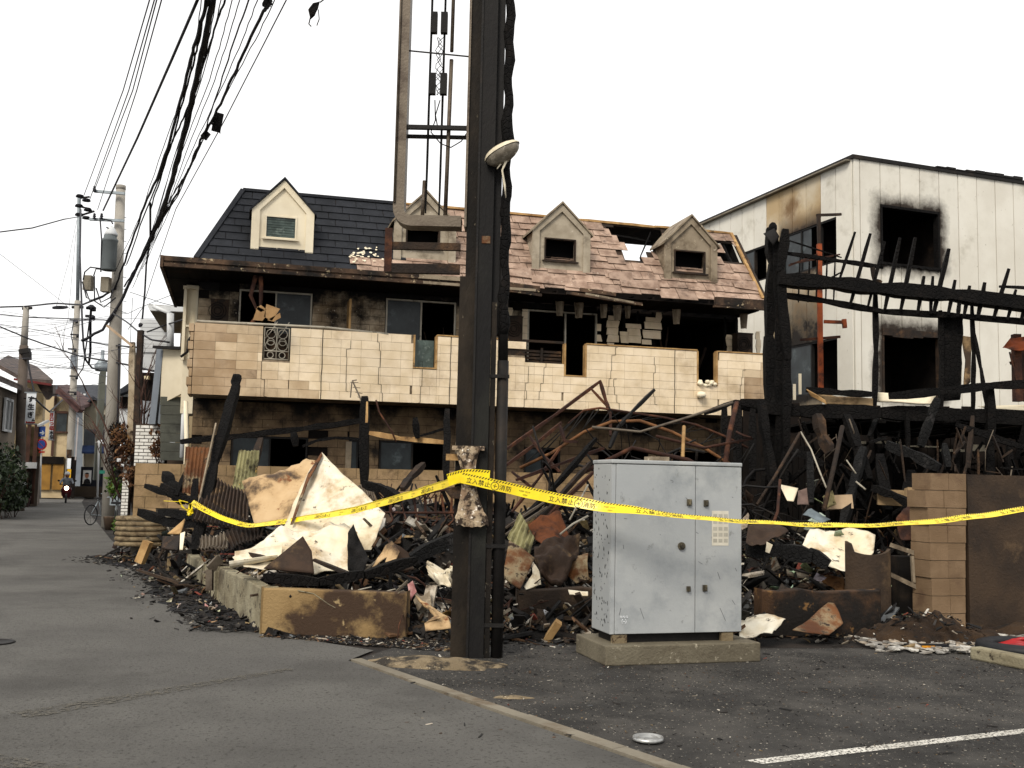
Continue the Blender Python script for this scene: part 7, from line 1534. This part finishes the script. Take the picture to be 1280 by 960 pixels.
fp = thing('utility_pole', 'tall slim far utility pole with stacked insulators on a thin steel top', 'utility pole', V((D(85, 620, 66).x, 66, 0)))
b = MB(); b.tube([V((D(84, 620, 66).x, 66, 0)), D(88, 560, 66), D(97, 376, 66)], [.25, .23, .18], 12); b.build('shaft', m_pole, fp); b = MB(); b.tube([D(97, 376, 66), D(99, 243, 66)], .12, 8); b.build('steel_top', m_galv, fp)
insul(fp, [(100, 245), (99, 257), (99, 268), (108, 250), (110, 262), (108, 272)], 65.5, .28); b = MB(); b.beam(D(98, 248, 66), D(112, 246, 66), .1); b.beam(D(98, 258, 66), D(113, 261, 66), .1); b.beam(D(98, 270, 66), D(118, 264, 66), .1); b.beam(D(90, 384, 66), D(104, 384, 66), .16); b.build('crossarm', m_steel, fp)
b = MB(); fbox(b, 87.5, 97, 444, 458, 65.5, .4); b.build('grey_box', m_fgrey, fp); b = MB(); fbox(b, 83.5, 89, 573, 586, 65.6, .1); b.build('white_band', m_signw, fp); b = MB(); fbox(b, 83.5, 89, 586.5, 599, 65.6, .1); b.build('yellow_band', MT('yellow band', 'c79a1a', 'b0861a', 3, bump=0), fp); b = MB(); fbox(b, 83, 90, 562, 572, 65.6, .1); b.build('brown_band', m_charb, fp)
np_ = thing('utility_pole', 'grey and brown utility pole rising behind the hanging white sign', 'utility pole', V((D(25, 632, 44).x, 44, 0)))
b = MB(); b.tube([V((D(24, 634, 44).x, 44, 0)), D(27, 500, 44), D(30, 432, 44)], [.22, .2, .18], 12); b.build('lower_shaft', MT('brown pole wrap', '5a5048', '4a4139', 2, bump=.3), np_); b = MB(); b.tube([D(30, 432, 44), D(33, 383, 44)], [.15, .12], 12); b.build('upper_shaft', m_pole, np_); b = MB(); b.beam(D(28, 386, 44), D(40, 385, 44), .1); b.beam(D(25, 440, 43.8), D(37, 438, 43.8), .25, .2); b.beam(D(34, 440, 43.8), D(34, 450, 43.8), .3, .2); b.each('crossarm', m_steel, np_)
# ================================================================ OVERHEAD CABLES
_used = {}
def cable(P, r, label, mat=None, wob=0., n=4, group='overhead cables between the utility poles', name='overhead_cable'):
    pts = []; rc = random.Random(len(_used)); _used[label] = 1
    for i in range(len(P) - 1):
        for j in range(n): t = j / n; pts.append(tuple(P[i][k] * (1 - t) + P[i + 1][k] * t for k in range(3)))
    pts.append(P[-1]); b = MB(); b.tube([D(x + rc.uniform(-wob, wob), y + rc.uniform(-wob, wob), Y) for x, y, Y in pts], r, 5, smooth=True); return b.build(name, mat or m_wire, None, label, 'cable', group)
def dep(y, far=31.8, near=15., ytop=0, ybot=330): t = max(0, min(1.15, (y - ytop) / (ybot - ytop))); return 1 / ((1 - t) / near + t / far) if t < 1 else far
def runc(P, r, label, mat=None, wob=0., ext=True, ybot=330, far=31.8):
    P = list(P)
    if ext: (x0, y0), (x1, y1) = P[0], P[1]; k = 60 / max(1, y1 - y0); P.insert(0, (x0 - (x1 - x0) * k, y0 - 60))
    cable([(x, y, dep(y, ybot=ybot, far=far)) for x, y in P], r, label, mat, wob, 5)
for i, (a, m_, c) in enumerate((((187, 0), (154, 113), (105, 244)), ((193, 0), (161, 113), (112, 250)), ((196, 0), (166, 113), (118, 238)), ((202, 0), (171, 113), (122, 262)))):
    runc([a, m_, c], .012, ['outermost of four thin grey wires running up from the far pole', 'second of four thin grey wires running up from the far pole', 'third of four thin grey wires, ending on the upper crossarm', 'fourth thin grey wire, closest to the thick single cable'][i], m_wireg, ybot=260, far=33)
runc([(247, 0), (215, 74), (172, 172), (129, 263)], .026, 'thick single black cable running up from the lower crossarm', ybot=270)
runc([(260, 0), (247, 45), (241, 64), (229, 113), (213, 175), (196, 223), (177, 266), (156, 327), (143, 362)], .03, 'burnt wavy black cable at the outer side of the cable bundle', wob=.7)
runc([(257, 0), (250, 45), (243, 75), (232, 113), (216, 175), (199, 223), (180, 270), (158, 330)], .018, 'thin black cable twisted along the outer burnt cable', wob=.7)
runc([(266, 0), (256, 48), (246, 96), (234, 148), (223, 192), (215, 223), (203, 261), (189, 296), (170, 336), (150, 380), (128, 412), (102, 426)], .045, 'thickest black cable in the middle of the bundle sagging to the far pole', wob=.6)
runc([(268, 0), (258, 52), (248, 96), (237, 148), (225, 195), (217, 226), (206, 261), (191, 298), (174, 332), (158, 362), (143, 392), (128, 412)], .03, 'black cable hugging the thickest one in the bundle', wob=.8)
runc([(282, 0), (273, 21), (261, 62), (247, 100), (230, 148), (216, 175), (200, 225), (188, 262)], .018, 'frayed black cable crossing the bundle from the inner side', wob=.7)
runc([(311, 0), (292, 52), (275, 107), (261, 148), (255, 172), (241, 203), (222, 245), (200, 280), (189, 298)], .014, 'thin black cable leading down to the burnt hanging box', wob=.5)
runc([(335, 0), (330, 14), (304, 67), (290, 98), (272, 137), (251, 175), (237, 210), (222, 240), (206, 268), (190, 298), (172, 330), (156, 358)], .026, 'black cable passing the burnt hanging box with frayed wrapping', wob=.8)
runc([(240, 205), (230, 222), (220, 238), (208, 256), (198, 276), (190, 296)], .016, 'frayed loose strand below the burnt hanging box', wob=1.2, ext=False)
runc([(358, 0), (282, 148), (220, 261), (196, 330), (178, 385), (160, 412)], .011, 'innermost thin cable running closest to the dormer roof', wob=.1)
runc([(188, 254), (188, 299), (183, 330), (181, 365), (177, 409)], .03, 'single black cable end hanging straight down from the bundle', ext=False)
for k, (x0, xm, x1, y1) in enumerate(((252, 236, 176, 268), (270, 250, 190, 292), (276, 252, 186, 300), (290, 262, 196, 280), (300, 268, 200, 285), (322, 282, 205, 270), (344, 292, 212, 262))):
    runc([(x0, 0), ((x0 + xm) / 2 + 1, 50), (xm, 100), ((xm + x1) / 2 - 2, (100 + y1) / 2), (x1, y1), (x1 - 34, y1 + 75)], .009, ('first', 'second', 'third', 'fourth', 'fifth', 'sixth', 'seventh')[k] + ' thin cable threading between the thick ones, counted from the far pole side', wob=.6)
cable([(-20, 292, 45), (0, 290, 45), (40, 285, 45), (80, 274, 48), (98, 271, 65)], .03, 'black cable reaching the steel top of the far pole from outside the picture')
cable([(-10, 310, 50), (75, 375, 60), (90, 388, 66)], .012, 'faint thin wire slanting down to the far pole', m_wireg)
for P, r, lb_ in [
    ([(-10, 384, 44), (30, 383, 44), (70, 379, 40), (103, 381, 36), (128, 371, 32), (145, 360, 31.8)], .035, 'thick black cable level with the tops of the far poles'),
    ([(-10, 392, 44), (40, 397, 44), (80, 398, 44), (130, 400, 36), (150, 403, 32)], .022, 'black cable just below the thick level one'),
    ([(-10, 404, 40), (30, 421, 40), (60, 432, 40), (100, 445, 38), (160, 456, 30), (192, 464, 27)], .03, 'straight black cable slanting down across the poles to the grey parapet'),
    ([(-10, 404, 44), (50, 413, 44), (92, 422, 44)], .014, 'thin cable sagging from the picture edge to the far pole box'),
    ([(104, 426, 40), (132, 431, 34), (170, 434, 28)], .024, 'cable leaving the sag point toward the weathered post'),
    ([(-10, 441, 44), (30, 438, 44), (70, 433, 50)], .015, 'thin cable crossing low behind the hanging sign pole'),
    ([(-10, 446, 44), (28, 447, 44), (60, 455, 50), (117, 464, 58)], .014, 'thin cable leading to the narrow grey tower'),
    ([(142, 392, 31.5), (158, 402, 29), (176, 417, 25.2), (190, 425, 24), (212, 428, 24)], .022, 'black cable dropping from the big pole to the neighbour downpipe'),
    ([(184, 415, 25), (210, 405, 25.6), (236, 398, 24)], .02, 'short black wire tied to the neighbour downpipe'),
    ([(162, 365, 31), (200, 378, 28), (224, 384, 26)], .01, 'faint wire reaching the neighbour eave'),
    ([(120, 378, 31.6), (160, 392, 30), (172, 386, 29), (186, 380, 28), (236, 360, 22)], .008, 'hair thin wire rising to the burnt house eave'),
    ([(34, 445, 43.8), (38, 470, 43.5), (45, 500, 43), (62, 515, 46), (78, 500, 55)], .04, 'thick looped cable hanging beside the tall white sign'),
    ([(35, 452, 44), (60, 458, 50), (100, 462, 60), (140, 472, 32)], .014, 'thin sagging cable from the hanging sign pole to the big pole'),
    ([(92, 400, 60), (89, 420, 60), (93, 440, 60), (97, 470, 50), (104, 460, 45), (108, 430, 40), (112, 400, 36), (114, 385, 34)], .028, 'looping black cable between far pole and transformer'),
    ([(101, 262, 50), (100, 320, 45), (102, 380, 42), (104, 430, 40), (107, 450, 40), (115, 460, 42), (125, 462, 44)], .04, 'thick black riser cable hanging beside the far pole'),
    ([(78, 420, 60), (85, 400, 64), (95, 290, 66)], .012, 'thin stay wire beside the far pole'), ([(70, 385, 60), (85, 330, 64), (96, 275, 66)], .012, 'outer thin stay wire beside the far pole'),
    ([(40, 475, 50), (80, 462, 60), (118, 455, 40), (150, 450, 31)], .01, 'thin cable rising from the reddish roof to the big pole'), ([(45, 480, 60), (90, 486, 66), (130, 478, 50)], .01, 'lowest thin cable crossing before the dark roof'),
    ([(166, 372, 30), (164, 400, 29), (163, 432, 27)], .008, 'hair thin drop wire behind the hanging board')]:
    cable(P, r, lb_, None, .15)
b = MB(); b.beam(D(66, 385, 40), D(84, 384, 40), .2, .12, rag=.3); b.build('cable_splice', m_wire, None, 'black splice sleeve on the thick level cable', 'cable splice')
b = MB(); b.lathe(D(177, 410, 29), [(.03, 0), (.09, .03), (.1, .1), (.04, .18)], 8); b.build('cable_weight', m_wire, None, 'round weight at the end of the cable hanging straight down', 'weight')
def burnt_box(px, py, w_, h_, label, name, tilt):
    Y = dep(py); b = MB(); rt = Euler((.2, tilt, .3)).to_matrix(); c = D(px, py, Y); b.box(c, w_, .16, h_, rt)
    for i in range(6): p = c + rt @ V((random.uniform(-.5, .5) * w_, -.08, random.uniform(-.5, .5) * h_)); b.beam(p, p + V((random.uniform(-.06, .06), 0, -random.uniform(.04, .14))), .03, rag=.4)
    return b.build(name, m_char, None, label, 'cable box')
burnt_box(272, 153, .17, .36, 'larger melted cable junction box hanging among the overhead cables', 'junction_box', .15); burnt_box(257, 169, .12, .16, 'smaller melted lump just below the larger junction box', 'melted_lump', .6); burnt_box(334, 3, .1, .14, 'melted lump on the cable at the top picture edge', 'melted_lump', .4)
b = MB(); crumple(b, [D(386, 14, 14), D(392, 6, 14), (D(400, 3, 14)), D(398, 12, 14), D(394, 20, 14), D(388, 24, 14)], .03, 2, .02); b.tube([D(400, 3, 14), D(412, -6, 14), D(430, -20, 14)], .01, 4); b.tube([D(398, 12, 14), D(399, 24, 14), D(396, 32, 14)], .008, 4); b.tube([D(388, 22, 14), D(386, 30, 14), D(389, 33, 14)], .01, 4); b.build('burnt_sheath_scrap', m_char, None, 'curled burnt cable sheath dangling alone in the sky', 'cable scrap')
# faint web of service wires round the far poles
rw = random.Random(21); ORD = 'topmost,second,third,fourth,fifth,sixth,seventh,eighth,ninth,tenth,eleventh,twelfth,thirteenth,fourteenth,fifteenth,lowest'.split(',')
for i in range(16):
    ya = 386 + i * 6 + rw.uniform(0, 3); yb = ya + rw.uniform(-24, 30); xb = rw.choice((92, 118, 145, 170, 200)); Ya = rw.uniform(42, 60); Yb = 66 if xb == 92 else rw.uniform(28, 50); sg_ = rw.uniform(2, 9)
    cable([(-12, ya, Ya), (xb * .5, (ya + yb) / 2 + sg_, (Ya + Yb) / 2), (xb, yb, Yb)], .009, ORD[i] + ' of the hair thin service wires that cross among the far poles', m_wireg, .1, 3, 'hair thin service wires among the far poles', 'service_wire')
for (x, y) in ((92, 400), (93, 418), (90, 436), (92, 470), (90, 490), (113, 385), (112, 395)):
    b = MB(); Y = 65.6 if x < 100 else 36; b.beam(D(x - 5, y, Y), D(x + 5, y + .5, Y), .09); b.tube([D(x + 4, y, Y), D(x + 4, y + 4, Y)], .09, 6); b.build('crossarm', m_wire, fp)
b = MB(); b.tube([D(114, 384, 36), D(113, 400, 36), D(113, 440, 38), D(111, 455, 40)], .045, 6); b.lathe(D(114, 388, 36), [(.02, 0), (.15, .05), (.18, .1), (.05, .2)], 8); b.build('hanging_riser', m_wire, None, 'thick black riser with a pear shaped head between transformer and far pole', 'cable')
